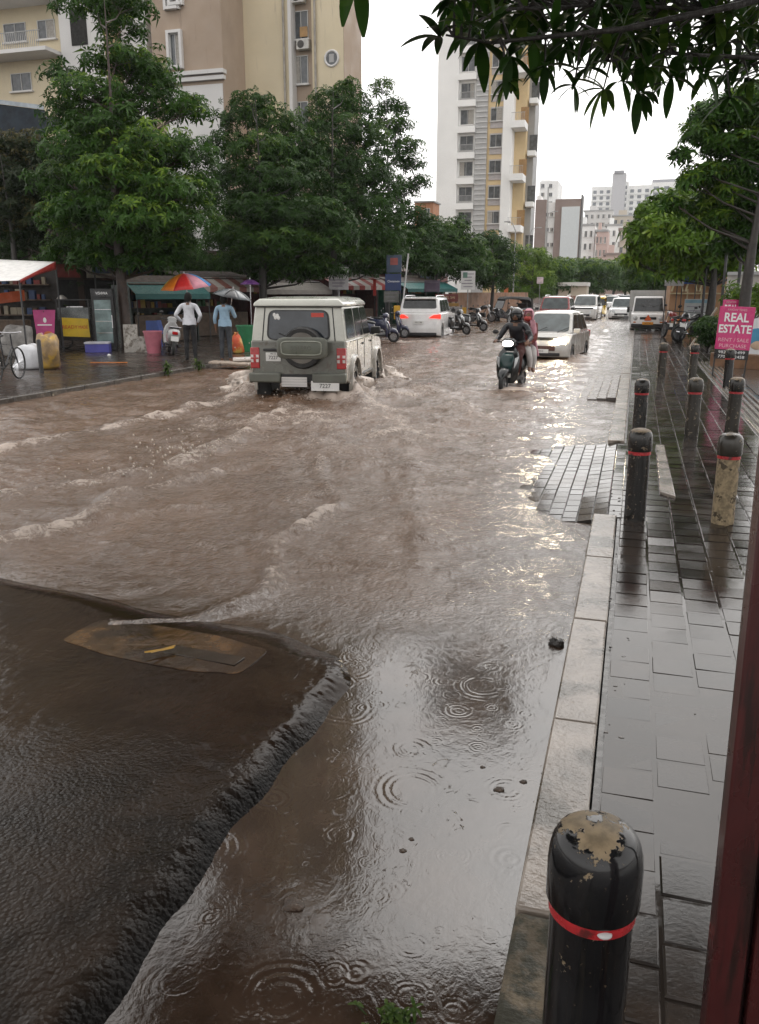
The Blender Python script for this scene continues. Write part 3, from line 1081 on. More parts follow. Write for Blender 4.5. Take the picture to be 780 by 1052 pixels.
def slice_body(mb, outline, W, pull=.1, s=.12, L=4.0, drop=.02, zmid=.6):
    xs_ = [-W / 2, -W / 2 + s * .35, -W / 2 + s, W / 2 - s, W / 2 - s * .35, W / 2]
    pl = [1, .35, 0, 0, .35, 1]
    yc = (max(p[0] for p in outline) + min(p[0] for p in outline)) / 2
    half = (max(p[0] for p in outline) - min(p[0] for p in outline)) / 2
    zt = max(p[1] for p in outline)
    rings = []
    for x, k in zip(xs_, pl):
        ring = []
        for y, z in outline:
            e = max(0, abs(y - yc) - (half - .45)) / .45
            y2 = y - math.copysign(pull * k * e ** 1.5, y - yc)
            ring.append((x, y2, z - drop * k * (1 if z > zmid else 0)))
        rings.append(ring)
    n = len(outline)
    vs = [p for r in rings for p in r]
    fs = []
    for i in range(5):
        for j in range(n):
            fs.append((i * n + j, i * n + (j + 1) % n, (i + 1) * n + (j + 1) % n, (i + 1) * n + j))
    fs.append(tuple(range(n))[::-1])
    fs.append(tuple(5 * n + j for j in range(n)))
    mb.add(vs, fs)


def outline_with_arches(top, zb, axles, ra, zc, n=10):
    """top: from rear bottom over the roofline to front bottom; returns closed outline"""
    pts = list(top)
    for ya in sorted(axles, reverse=True):
        a0 = -math.asin((zc - zb) / ra) if zc > zb else 0
        for k in range(n + 1):
            a = a0 + (PI - 2 * a0) * k / n
            pts.append((ya + ra * math.cos(a), zc + ra * math.sin(a)))
    return pts


def bil(f, s, t):
    a, b, c, d = f
    return (a * (1 - s) + b * s) * (1 - t) + (d * (1 - s) + c * s) * t


def pane(f, s0, s1, t0, t1, th=.012, sk0=0, sk1=0):
    """slab lying on the bilinear face f=(bl,br,tr,tl); sk: slant of each side edge at the top"""
    mb = MB()
    mb.slab(bil(f, s0, t0), bil(f, s1, t0), bil(f, s1 + sk1, t1), bil(f, s0 + sk0, t1), th)
    return mb


def pane_r(f, s0, s1, t0, t1, th=.012, r=.08):
    """as pane(), with rounded corners of radius r metres"""
    a, b, c, d = [bil(f, s0, t0), bil(f, s1, t0), bil(f, s1, t1), bil(f, s0, t1)]
    pts = []
    q = (a, b, c, d)
    for i in range(4):
        p, pv, nx = q[i], q[i - 1], q[(i + 1) % 4]
        u, v = (pv - p).normalized(), (nx - p).normalized()
        for k in range(6):
            e = k / 5
            pts.append(p + u * r * (1 - e) ** 2 + v * r * e ** 2)
    n = (b - a).cross(d - a).normalized() * th / 2
    return MB().loft([[p - n for p in pts], [p + n for p in pts]])


def wheel(parent, x, y, r, wd, mr=None, side=1):
    M = Matrix.Rotation(side * PI / 2, 3, 'Y')
    b = MB()
    b.lathe([(r * .6, -wd / 2), (r * .9, -wd / 2), (r * .985, -wd * .38), (r, -wd * .2), (r, wd * .2), (r * .985, wd * .38), (r * .9, wd / 2), (r * .62, wd / 2), (r * .6, wd * .3)], 28, M)
    o = b.build('wheel', m_tyre, parent, smooth=45, loc=(x, y, r))
    b = MB()
    b.lathe([(r * .61, wd * .1), (r * .61, wd * .36), (r * .55, wd * .36), (r * .5, wd * .2), (r * .2, wd * .24), (r * .17, wd * .42), (.003, wd * .42)], 20, M)
    for k in range(5):
        a = 2 * PI * k / 5
        b.box(M @ Vector((r * .36 * math.cos(a), r * .36 * math.sin(a), wd * .28)), (wd * .22, r * .14, r * .44), Matrix.Rotation(side * a, 3, 'X'))
    b.build('rim', mr or m_rim, o, smooth=40)
    return o


def mirror(parent, x, y, z, s, m):
    b = MB().box((x + s * .10, y, z), (.20, .09, .14))
    return b.build('mirror', m, parent, bevel=.03)


def plate_on(parent, c, w_, h_, rot, label, txt, m=None, back=1):
    b = MB().box(c, (w_, .014, h_))
    o = b.build('number_plate', m or m_plate, parent, bevel=.003)
    dy = -.010 if back > 0 else .010
    text(txt, h_ * .60, m_ink, o, (c[0], c[1] + dy, c[2]), (PI / 2, 0, 0 if back > 0 else PI))
    return o


def car(label, cat, loc, rz, m_body, L=3.7, W=1.6, Hh=1.55, belt=.92, hood=.88, cowl_y=.75, roof_f=.25, roof_r=-1.25, rear_y=None, tail_y=-1.55,
        r=.28, group=None, head=False, tail=False, trim=None, name='car', front=True, plate='MH12 4', wr=.80, grille=None, rails=False, spoiler=False, tl=0):
    t = thing(name, label, cat, loc, rz, group)
    y0, y1 = -L / 2, L / 2
    zb = .24
    ax = (y0 + .62, y1 - .72)
    ra = r + .065
    top = [(y0 + .05, zb + .05), (y0, zb + .18), (y0 + .01, .62), (y0 + .05, belt - .03), (y0 + .12, belt), (cowl_y - .1, belt + .0), (cowl_y + .12, belt - .005),
           (y1 - .42, hood), (y1 - .16, hood - .10), (y1 - .02, .58), (y1, .42), (y1 - .03, zb + .03), (y1 - .1, zb)]
    b = MB()
    slice_body(b, outline_with_arches(top, zb, ax, ra, r), W, .16, .2, L, .03)
    b.build('body', m_body, t, bevel=.06, segs=3)
    b = MB()
    b.box((0, 0, (zb + belt) / 2 - .04), (W - .44, L - .3, belt - zb - .14))
    b.build('underbody', m_under, t)
    # cabin
    ry = tail_y
    wb, wt = W / 2 - .05, W / 2 * wr
    e = .02
    C = {('b', 0, s): Vector((s * wb, ry, belt - e)) for s in (-1, 1)}
    C.update({('b', 1, s): Vector((s * wb, cowl_y, belt - e)) for s in (-1, 1)})
    C.update({('t', 0, s): Vector((s * wt, roof_r, Hh)) for s in (-1, 1)})
    C.update({('t', 1, s): Vector((s * wt, roof_f, Hh)) for s in (-1, 1)})
    b = MB()
    rings = []
    for zt in (0, .33, .66, .9, 1):
        lift = {0: 0, .33: 0, .66: 0, .9: -.0, 1: 0}[zt]
        sl_ = []
        for (a, s) in ((0, -1), (0, 1), (1, 1), (1, -1)):
            sl_.append(C[('b', a, s)] * (1 - zt) + C[('t', a, s)] * zt)
        rings.append(sl_)
    # crowned roof
    m4 = [Vector((v.x * .55, roof_r + (v.y - roof_r) * .72 + (roof_f - roof_r) * .14, Hh + .045)) for v in rings[-1]]
    rings.append(m4)
    b.loft(rings)
    b.build('roof', m_body, t, bevel=.09, segs=4)
    off = .0
    ff = (C['b', 1, 1], C['b', 1, -1], C['t', 1, -1], C['t', 1, 1])
    pane_r(ff, .06, .94, .10, .92, .02, .12).build('windscreen', m_glasst, t, smooth=30)
    fr = (C['b', 0, -1], C['b', 0, 1], C['t', 0, 1], C['t', 0, -1])
    pane_r(fr, .07, .93, .16 + .6 * tl, .90, .02, .09).build('rear_window', m_glass, t, smooth=30)
    for s in (-1, 1):
        fs = (C['b', 0, 1], C['b', 1, 1], C['t', 1, 1], C['t', 0, 1]) if s > 0 else (C['b', 1, -1], C['b', 0, -1], C['t', 0, -1], C['t', 1, -1])
        for (u0, u1) in ((.09, .30), (.33, .60), (.63, .93)):
            a0, a1 = (u0, u1) if s > 0 else (1 - u1, 1 - u0)
            pane_r(fs, a0, a1, .12, .86, .016, .05).build('window', m_glass, t, smooth=30)
        mirror(t, s * (W / 2 - .02), cowl_y - .12, belt + .06, s, m_body if not trim else trim)
        wheel(t, s * (W / 2 - .10), ax[0], r, .19, None, s)
        wheel(t, s * (W / 2 - .10), ax[1], r, .19, None, s)
        # lamps: front
        b = MB().loft([[Vector((s * x, y, z)) for x, y, z in ring] for ring in (
            [(W / 2 - .50, y1 - .035, .60), (W / 2 - .12, y1 - .12, .62), (W / 2 - .12, y1 - .20, .80), (W / 2 - .42, y1 - .12, .76)],
            [(W / 2 - .50, y1 + .0, .60), (W / 2 - .10, y1 - .075, .62), (W / 2 - .10, y1 - .155, .80), (W / 2 - .42, y1 - .08, .76)])])
        b.build('headlight', (e_head if head else m_lampoff), t, bevel=.01)
        b = MB().loft([[Vector((s * x, y, z)) for x, y, z in ring] for ring in (
            [(W / 2 - .36 - tl * .5, y0 + .03, .74 + tl), (W / 2 - .05, y0 + .12, .70 + tl), (W / 2 - .05, y0 + .12, .90 + tl), (W / 2 - .30, y0 + .05, .86 + tl)],
            [(W / 2 - .36 - tl * .5, y0 - .02, .74 + tl), (W / 2 - .0, y0 + .06, .70 + tl), (W / 2 - .0, y0 + .06, .90 + tl), (W / 2 - .30, y0 - .01, .86 + tl)])])
        b.build('tail_light', e_tail if tail else m_tailr, t, bevel=.01)
    b = MB().box((0, y1 - .0, .50), (W * .52, .05, .14))
    b.build('grille', grille or m_blackpl, t, bevel=.015)
    b = MB().box((0, y1 - .03, .33), (W * .7, .06, .09))
    b.build('bumper_intake', m_blackpl, t, bevel=.015)
    b = MB().box((0, y0 + .02, .34), (W * .82, .07, .13))
    b.build('rear_bumper', trim or m_blackpl, t, bevel=.02)
    plate_on(t, (0, y1 + .035, .42), .46, .11, 0, '', plate, back=-1)
    plate_on(t, (0, y0 - .012, .66 + tl * .6), .46, .13, 0, '', plate)
    for k in (-1, 1):
        b = MB().tube([(k * .32, cowl_y + .02, belt + .02), (k * .32 - .30, cowl_y - .16, belt + .16)], .009, 5)
        b.build('wiper', m_blackpl, t)
    if rails:
        for s in (-1, 1):
            MB().tube([(s * wt * .85, roof_f - .1, Hh + .02), (s * wt * .85, roof_f - .2, Hh + .09), (s * wt * .85, roof_r + .2, Hh + .09), (s * wt * .85, roof_r + .1, Hh + .02)], .02, 6).build('roof_rail', m_chrome, t)
    if spoiler:
        b = MB().box((0, roof_r - .05, Hh - .015), (wt * 1.8, .22, .05))
        b.build('spoiler', m_body, t, bevel=.015)
    return t


ROAD = -.24
# ---------------------------------------------------------------- the jeep
m_cream = paint('cream_paint', (.50, .505, .45))
m_silver = mat('pale_gold_paint', (.33, .305, .265), .3, .1, 2, coat=.8, dirt=(.14, .105, .08), dthr=.60, dscale=2.2)
m_green = mat('grey_green_paint', (.135, .138, .118), .3, .1, 2, coat=.6, dirt=(.10, .08, .06), dthr=.6, dscale=3)
m_greend = mat('green_grey_plastic', (.115, .12, .10), .4, .12, 4)


def jeep():
    q = P(307, 380, 14.55)
    rz = R(8.0)
    t = thing('jeep', 'boxy cream and grey-green jeep with spare wheel, driving away through the flood', 'jeep', (0, 0, 0), rz)
    L, W = 3.95, 1.72
    y0, y1 = -L / 2, L / 2
    zb, belt, top_z = .50, 1.16, 1.90
    r = .36
    ax = (y0 + .78, y1 - .62)
    # lower body in two tones: grey-green tail, pale sides
    prof = [(y0, zb), (y0, 1.0), (y0, belt), (.72, belt), (.80, belt - .01), (y1 - .25, belt - .10), (y1 - .05, belt - .16), (y1, .9), (y1, .62), (y1, zb)]
    b = MB()
    slice_body(b, outline_with_arches(prof, zb, ax, r + .07, r + .03), W, .03, .06, L, .0)
    b.build('body', m_silver, t, bevel=.03, segs=3)
    MB().box((0, 0, .78), (W - .5, L - .5, .6)).build('underbody', m_under, t)
    b = MB().box((0, y0 - .006, .86), (W - .05, .05, .60))
    b.build('tailgate', m_green, t, bevel=.02)
    # cabin
    wb, wt = W / 2 - .015, W / 2 - .085
    yr0, yr1, yf0, yf1 = y0 + .005, y0 + .06, .66, .28
    b = MB()
    ring = lambda z, k, w_: [Vector((-w_, yr0 + (yr1 - yr0) * k, z)), Vector((w_, yr0 + (yr1 - yr0) * k, z)), Vector((w_, yf0 + (yf1 - yf0) * k, z)), Vector((-w_, yf0 + (yf1 - yf0) * k, z))]
    rr = [ring(belt - .02, 0, wb), ring(belt + (1.74 - belt) * .5, .5, (wb + wt) / 2), ring(1.74, 1, wt)]
    b.loft(rr)
    b.build('cabin', m_cream, t, bevel=.03, segs=3)
    b = MB()
    rg = lambda z, w_, i0, i1: [Vector((-w_, yr1 - .02 + i0, z)), Vector((w_, yr1 - .02 + i0, z)), Vector((w_, yf1 + .04 - i1, z)), Vector((-w_, yf1 + .04 - i1, z))]
    b.loft([rg(1.742, wt + .025, -.015, 0), rg(1.80, wt + .02, 0, .0), rg(1.87, wt - .07, .06, .1), rg(1.905, wt - .3, .3, .3)])
    b.build('roof', m_cream, t, bevel=.025, segs=3)
    MB().box((0, yr1 - .026, 1.738), (2 * wt + .02, .02, .016)).build('roof_gutter', m_under, t)
    # rear window and fittings
    F = (Vector((-wb, yr0, belt)), Vector((wb, yr0, belt)), Vector((wt, yr1, 1.74)), Vector((-wt, yr1, 1.74)))
    pane_r(F, .165, .845, .02, .90, .03, .13).build('window_seal', m_blackpl, t, smooth=30)
    o = pane_r(F, .185, .825, .055, .865, .038, .11).build('rear_window', glass('jeep_rear_glass', (.018, .022, .028), .05), t, smooth=30)
    pane(F, .115, .125, -.0, .97, .012).build('door_gap', m_under, t)
    pane(F, .885, .895, -.0, .97, .012).build('door_gap', m_under, t)
    for (s, z) in ((.235, .76), (.27, .74), (.25, .68), (.285, .67)):
        p = bil(F, s, z)
        MB().ell(p + Vector((0, -.021, 0)), (.028, .004, .034), 10, 6).build('white_sticker', m_plate, o)
    p = bil(F, .72, .76)
    MB().box(p + Vector((0, -.021, 0)), (.22, .006, .07)).build('red_sticker', mat('red_sticker', (.6, .07, .05), .4), o)
    MB().tube([bil(F, .42, .10) + Vector((0, -.03, 0)), bil(F, .30, .22) + Vector((0, -.035, 0))], .009, 6).build('wiper', m_blackpl, t)
    # tail lamps
    for s in (-1, 1):
        x = s * (W / 2 - .085)
        tl = MB().box((x, y0 - .005, .865), (.165, .09, .36)).build('tail_light', m_tailr, t, bevel=.012)
        MB().box((x, y0 - .050, .855), (.145, .02, .13)).build('reversing_lens', m_tailw, tl, bevel=.006)
        MB().box((x, y0 - .056, .855), (.05, .02, .13)).build('lamp_bar', m_tailr, tl, bevel=.006)
        MB().box((x, y0 - .058, .86), (.14, .02, .03)).build('lamp_bar', m_tailr, tl, bevel=.006)
    # bumpers
    for x0, x1 in ((-.87, -.30), (.27, .87)):
        MB().box(((x0 + x1) / 2, y0 - .07, .53), (x1 - x0, .16, .17)).build('rear_bumper', m_greend, t, bevel=.03, segs=3)
    MB().box((-.015, y0 - .0, .52), (.56, .10, .14)).build('bumper_step', m_blackpl, t, bevel=.01)
    pl = MB().box((-.06, y0 - .10, .46), (.46, .015, .17)).build('cover_plate', mat('grey_white_plate', (.62, .60, .58), .4, .06), t, bevel=.004)
    for k in (-1, 0, 1):
        MB().box((-.06, y0 - .109, .46 + k * .05), (.45, .004, .006)).build('groove', mat('grey_line', (.3, .3, .3), .5), pl)
    plate_on(t, (.50, y0 - .135, .40), .50, .17, 0, '', '7227')
    MB().box((.50, y0 - .10, .47), (.30, .03, .05)).build('plate_bracket', m_blackpl, t)
    pb = MB().box((-.44, y0 - .045, .885), (.27, .016, .15)).build('number_plate', m_plate, t, bevel=.004)
    text('7227', .085, m_ink, pb, (-.44, y0 - .056, .872))
    text('MH 12', .035, m_ink, pb, (-.44, y0 - .056, .938))
    MB().box((-.48, y0 - .04, 1.005), (.28, .02, .045)).build('door_handle', m_blackpl, t, bevel=.01)
    # spare wheel with its painted cover band
    sx, sz = .13, 1.055
    M = Matrix.Rotation(PI / 2, 3, 'X')
    b = MB().lathe([(.2, -.1), (.33, -.1), (.355, -.06), (.36, 0), (.355, .06), (.33, .1), (.26, .1)], 40, M, (sx, y0 - .17, sz))
    sw = b.build('spare_wheel', m_tyre, t, smooth=40)
    b = MB().lathe([(.27, .08), (.262, .108), (.02, .112), (.002, .112)], 36, M, (sx, y0 - .17, sz))
    b.build('cover_disc', mat('grey_disc', (.13, .12, .105), .4, .12, 4), sw, smooth=40)
    b = MB()
    ring = []
    for k in range(24):
        a = 2 * PI * k / 24
        x = math.copysign(abs(math.cos(a)) ** .35, math.cos(a)) * .44
        z = math.copysign(abs(math.sin(a)) ** .35, math.sin(a)) * .185
        ring.append((x, z))
    b.loft([[(sx + x, y0 - .20, sz + z) for x, z in ring], [(sx + x, y0 - .28, sz + z) for x, z in ring], [(sx + x * .95, y0 - .30, sz + z * .9) for x, z in ring]])
    bd = b.build('cover_band', m_greend, sw, smooth=40)
    b = MB()
    ring2 = [(x * .80, z * .62) for x, z in ring]
    b.loft([[(sx + x, y0 - .295, sz + z) for x, z in ring2], [(sx + x, y0 - .312, sz + z) for x, z in ring2], [(sx + x * .96, y0 - .316, sz + z * .9) for x, z in ring2]])
    b.build('raised_rim', mat('olive_panel', (.11, .12, .095), .35, .1, 4), sw, smooth=40)
    MB().tube([(sx + x, y0 - .313, sz + z) for x, z in ring2] + [(sx + ring2[0][0], y0 - .313, sz + ring2[0][1])], .014, 6).build('band_trim', mat('olive_trim', (.24, .25, .21), .3, .1, 4), sw, smooth=60)
    text('BOLERO', .10, mat('olive_lettering', (.10, .105, .085), .4), sw, (sx, y0 - .318, sz), bold=.003)
    # side windows, pillars and doors
    for s in (-1, 1):
        fs = (Vector((wb, yr0, belt)), Vector((wb, yf0, belt)), Vector((wt, yf1, 1.74)), Vector((wt, yr1, 1.74))) if s > 0 else (Vector((-wb, yf0, belt)), Vector((-wb, yr0, belt)), Vector((-wt, yr1, 1.74)), Vector((-wt, yf1, 1.74)))
        for u0, u1 in ((.06, .36), (.41, .66), (.70, .965)):
            a0, a1 = (u0, u1) if s > 0 else (1 - u1, 1 - u0)
            pane_r(fs, a0, a1, .06, .93, .022, .05).build('window', m_glass, t, smooth=30)
        for yy in (y0 + 1.06, y0 + 1.08 + .72, .74):
            MB().box((s * (W / 2 + .0), yy, .86), (.012, .014, .58)).build('door_gap', m_under, t)
        for yy in (y0 + 1.62, .55):
            MB().box((s * (W / 2 + .012), yy, 1.04), (.03, .15, .035)).build('door_handle', m_blackpl, t, bevel=.008)
        MB().box((s * (W / 2 + .004), -.1, 1.135), (.018, L - .9, .02)).build('side_moulding', m_greend, t)
        MB().box((s * (W / 2 - .02), -.12, .46), (.12, 1.5, .06)).build('side_step', m_blackpl, t, bevel=.012)
        mirror(t, s * (W / 2 - .0), .60, 1.25, s, m_blackpl)
        for ya in ax:
            wheel(t, s * (W / 2 - .10), ya, r, .22, mat('steel_rim', (.28, .28, .28), .4, .1, 5, metal=.5), s)
            b = MB()
            ring0, ring1 = [], []
            rings = []
            for k in range(13):
                a = -.25 + (PI + .5) * k / 12
                c_, s_ = math.cos(a), math.sin(a)
                rings.append([(s * (W / 2 - .02), ya + (r + .07) * c_, r + .03 + (r + .07) * s_), (s * (W / 2 + .055), ya + (r + .075) * c_, r + .03 + (r + .075) * s_),
                              (s * (W / 2 + .055), ya + (r + .13) * c_, r + .03 + (r + .13) * s_), (s * (W / 2 - .02), ya + (r + .15) * c_, r + .03 + (r + .15) * s_)])
            b.loft(rings)
            b.build('wheel_flare', m_silver, t, bevel=.01)
        MB().box((s * (W / 2 - .12), y0 + .32, .36), (.26, .012, .36)).build('mud_flap', m_under, t)
        MB().box((s * .62, y1 + .005, .80), (.2, .04, .2)).build('headlight', m_lampoff, t, bevel=.03)
    MB().box((0, y1 + .01, .80), (.8, .05, .28)).build('grille', m_blackpl, t, bevel=.02)
    MB().box((0, y1 + .08, .55), (W + .02, .16, .17)).build('front_bumper', m_greend, t, bevel=.03)
    fw = (Vector((wb, yf0, belt)), Vector((-wb, yf0, belt)), Vector((-wt, yf1, 1.74)), Vector((wt, yf1, 1.74)))
    pane(fw, .05, .95, .08, .92, .03).build('windscreen', m_glasst, t, bevel=.006)
    # local rear centre goes to q
    M3 = Matrix.Rotation(rz, 3, 'Z')
    off = M3 @ Vector((0, y0, 0))
    t.location = (q.x - off.x, q.y - off.y, -.205)
    return t


jeep()

# --------------------------------------------------------------- other cars
m_white = paint('white_paint', (.72, .72, .72))
m_sil = paint('silver_paint', (.50, .49, .47), .25)
m_redp = paint('red_paint', (.22, .015, .015))
m_grey = paint('grey_paint', (.12, .12, .13))
m_dkblue = paint('dark_paint', (.02, .02, .025))


def place_front(px, t, L, rz, z=ROAD, back=False):
    """centre of a vehicle whose near end (front, or back) is seen at px, depth t"""
    q = P(px, 350, t)
    d = Matrix.Rotation(rz, 3, 'Z') @ Vector((0, L / 2 * (-1 if not back else 1), 0))
    return (q.x + d.x, q.y + d.y, z)


car('white SUV with lit tail lights, driving away beside the parked scooters', 'suv', place_front(430, 35, 4.7, R(4), -.28, True), R(4), m_white, 4.7, 1.86, 1.82, 1.20, 1.14, 1.05, .45, -2.02,
    tail_y=-2.25, r=.38, tail=True, trim=m_blackpl, plate='MH12 RK', wr=.83, rails=True, spoiler=True, tl=.27)
car('silver hatchback with blazing headlights behind the scooter riders', 'car', place_front(556, 23.6, 3.5, PI - R(7), -.27), PI - R(7), paint('beige_silver_paint', (.45, .435, .41), .25), 3.5, 1.56, 1.47, .90, .82, 1.12, .34, -1.25,
    tail_y=-1.62, wr=.74, r=.28, head=True, plate='MH14', grille=mat('copper_grille', (.10, .05, .04), .3))
car('dark red SUV half hidden behind the silver hatchback', 'suv', place_front(565, 44, 4.2, PI - R(2), -.2), PI - R(2), m_redp, 4.2, 1.75, 1.72, 1.05, 1.02, .9, .4, -1.7, tail_y=-1.95, r=.34, rails=True, trim=m_blackpl)
car('white and silver people carrier with raked windscreen, beyond the hatchback', 'van', place_front(597, 57, 4.5, PI - R(3), -.25), PI - R(3), m_sil, 4.5, 1.78, 1.80, 1.10, 1.02, 1.35, .55, -1.95, tail_y=-2.15, r=.33, trim=m_blackpl)
car('white saloon approaching just left of the small truck', 'car', place_front(636, 59, 4.2, PI - R(2), -.25), PI - R(2), m_white, 4.2, 1.74, 1.60, .95, .92, .95, .35, -1.2, tail_y=-1.6, r=.3)
car('dark olive SUV parked behind the small truck', 'suv', place_front(690, 46, 4.3, PI, -.05), PI, paint('olive_paint', (.06, .06, .045)), 4.3, 1.8, 1.8, 1.08, 1.04, .9, .45, -1.8, tail_y=-2.0, r=.36)
fc = [('tiny white car far down the road, nearest the yellow rickshaw', 626, 92, m_white), ('tiny grey car far down the road, right behind the white saloon', 639, 105, m_grey),
      ('tiny pale car at the very end of the road', 622, 150, m_sil), ('tiny red car far down the road under the trees', 630, 128, m_redp), ('tiny dark car far off on the right side of the road', 644, 140, m_dkblue), ('tiny white van in the queue at the end of the road', 634, 175, m_white)]
for lb, px, tt, mm in fc:
    car(lb, 'car', place_front(px, tt, 4, PI, -.25), PI, mm, 4.0, 1.7, 1.6, .95, .92, .9, .35, -1.3, tail_y=-1.7, r=.3, group='cars far down the road')

# ------------------------------------------------------------- small truck
def mini_truck():
    loc = place_front(664, 39.6, 4.0, PI + R(1), -.23)
    t = thing('small_truck', 'small white delivery truck with ribbed box and orange plate, facing the camera', 'truck', loc, PI + R(1))
    W = 1.56
    y1 = 2.0
    b = MB()
    prof = [(.75, .38), (.75, 1.05), (.75, 1.12), (1.78, 1.06), (1.93, .98), (2.0, .72), (2.0, .42), (1.95, .36)]
    slice_body(b, outline_with_arches(prof, .36, (1.25,), .33, .29), W, .10, .14, 4, .01)
    b.build('cab', m_white, t, bevel=.03, segs=3)
    wb, wt = W / 2 - .03, W / 2 - .12
    b = MB().loft([[Vector((-wb, .78, 1.08)), Vector((wb, .78, 1.08)), Vector((wb, 1.78, 1.05)), Vector((-wb, 1.78, 1.05))], [Vector((-wt, .80, 1.80)), Vector((wt, .80, 1.80)), Vector((wt, 1.33, 1.80)), Vector((-wt, 1.33, 1.80))]])
    b.build('cab_roof', m_white, t, bevel=.05, segs=3)
    f = (Vector((wb, 1.78, 1.05)), Vector((-wb, 1.78, 1.05)), Vector((-wt, 1.33, 1.80)), Vector((wt, 1.33, 1.80)))
    pane(f, .045, .955, .08, .90, .03).build('windscreen', m_glass, t, bevel=.01)
    for s in (-1, 1):
        fs = (Vector((s * wb, .78, 1.08)), Vector((s * wb, 1.78, 1.05)), Vector((s * wt, 1.33, 1.80)), Vector((s * wt, .80, 1.80)))
        if s < 0:
            fs = (fs[1], fs[0], fs[3], fs[2])
        pane(fs, .14, .86, .1, .85, .02).build('window', m_glass, t)
        MB().tube([(s * W / 2 * .97, 1.55, 1.15), (s * (W / 2 + .14), 1.62, 1.2)], .012, 6).build('mirror_arm', m_blackpl, t)
        MB().box((s * (W / 2 + .15), 1.62, 1.2), (.12, .05, .26)).build('mirror', m_blackpl, t, bevel=.02)
        M = Matrix.Rotation(-PI / 2, 3, 'X')
        MB().lathe([(.11, 0), (.105, .03), (.06, .05), (.003, .055)], 20, M, (s * .58, 1.975, .80)).build('headlight', m_lampoff, t, smooth=50)
        MB().box((s * .60, 1.99, .62), (.12, .05, .06)).build('indicator', m_amber, t, bevel=.01)
        wheel(t, s * (W / 2 - .1), 1.25, .28, .18, mat('steel_rim', (.28, .28, .28), .4), s)
        wheel(t, s * (W / 2 - .1), -1.2, .28, .18, mat('steel_rim', (.28, .28, .28), .4), s)
        MB().box((s * .26, 1.62 + .02, 1.38), (.4, .01, .012), Matrix.Rotation(-.5 * s, 3, 'Y') @ Matrix.Rotation(.5, 3, 'X')).build('wiper', m_blackpl, t)
    MB().box((0, 1.99, .80), (.75, .04, .12)).build('grille', m_blackpl, t, bevel=.015)
    MB().box((0, 2.0, .46), (W - .04, .09, .16)).build('bumper', m_blackpl, t, bevel=.02)
    MB().add([(-.17, 2.03, .70), (.17, 2.03, .70), (0, 2.03, .98), (-.17, 2.015, .70), (.17, 2.015, .70), (0, 2.015, .98)], [(1, 0, 2), (3, 4, 5), (0, 1, 4, 3), (1, 2, 5, 4), (2, 0, 3, 5)]).build('warning_triangle', mat('orange_cloth', (.65, .12, .03), .6), t)
    plate_on(t, (0, 2.05, .57), .5, .12, 0, '', 'MH12 SX', m_platey, -1)
    b = MB()
    b.box((0, -.65, 1.34), (W + .12, 2.6, 1.5))
    n = 15
    for k in range(n):
        x = -W / 2 + (k + .5) * W / n
        b.box((x, .665, 1.85), (.045, .03, .46))
    for k in range(18):
        for s in (-1, 1):
            b.box((s * (W / 2 + .065), -1.85 + k * .142, 1.34), (.03, .06, 1.44))
    b.build('cargo_box', mat('grey_white_sheet', (.45, .45, .44), .4, .1, 3), t)
    MB().box((0, -.3, .42), (.7, 3.2, .2)).build('chassis', m_under, t)
    return t


mini_truck()

# ----------------------------------------------------------- auto rickshaws
def rickshaw(label, loc, rz, m_b, m_top):
    t = thing('auto_rickshaw', label, 'rickshaw', loc, rz, 'auto rickshaws on the road')
    b = MB()
    secs = [(-1.25, .62, .35, 1.0), (-1.1, .65, .30, 1.05), (-.2, .65, .30, .95), (.25, .63, .30, .55), (.55, .58, .32, .62), (.95, .42, .38, 1.0), (1.2, .26, .45, 1.02), (1.27, .12, .5, .95)]
    b.loft([[(-w_, y, z0), (w_, y, z0), (w_, y, (z0 + z1) / 2), (w_ * .93, y, z1), (-w_ * .93, y, z1), (-w_, y, (z0 + z1) / 2)] for y, w_, z0, z1 in secs])
    b.build('body', m_b, t, bevel=.03)
    b = MB()
    secs = [(-1.22, .56, 1.35, 1.58), (-1.0, .62, 1.5, 1.70), (.2, .62, 1.60, 1.74), (.62, .55, 1.56, 1.70), (.8, .48, 1.48, 1.6)]
    b.loft([[(-w_, y, z0), (w_, y, z0), (w_ * .85, y, z1), (-w_ * .85, y, z1)] for y, w_, z0, z1 in secs])
    b.build('canopy', m_top, t, bevel=.03)
    MB().slab((-.6, -1.21, 1.0), (.6, -1.21, 1.0), (.55, -1.19, 1.45), (-.55, -1.19, 1.45), .02).build('rear_curtain', m_top, t)
    for s in (-1, 1):
        MB().tube([(s * .52, .95, 1.0), (s * .47, .72, 1.55)], .025, 6).build('windscreen_pillar', m_blackpl, t)
        MB().tube([(s * .62, -.15, .9), (s * .6, -.15, 1.65)], .025, 6).build('door_pillar', m_blackpl, t)
        wheel(t, s * .52, -.85, .21, .11, None, s)
        MB().ell((s * .33, 1.12, .9), (.07, .06, .07), 12, 8).build('headlight', m_lampoff, t, smooth=60)
    MB().slab((.5, .96, 1.0), (-.5, .96, 1.0), (-.46, .74, 1.52), (.46, .74, 1.52), .01).build('windscreen', m_glass, t)
    MB().box((0, -.6, .75), (1.1, .5, .16)).build('passenger_seat', m_blackpl, t, bevel=.03)
    MB().box((0, -.9, 1.05), (1.1, .12, .5)).build('seat_back', m_blackpl, t, bevel=.03)
    wheel(t, 0, 1.02, .21, .11, None, 1)
    MB().ell((0, 1.05, .36), (.12, .26, .13), 12, 8).build('mudguard', m_b, t, smooth=60)
    return t


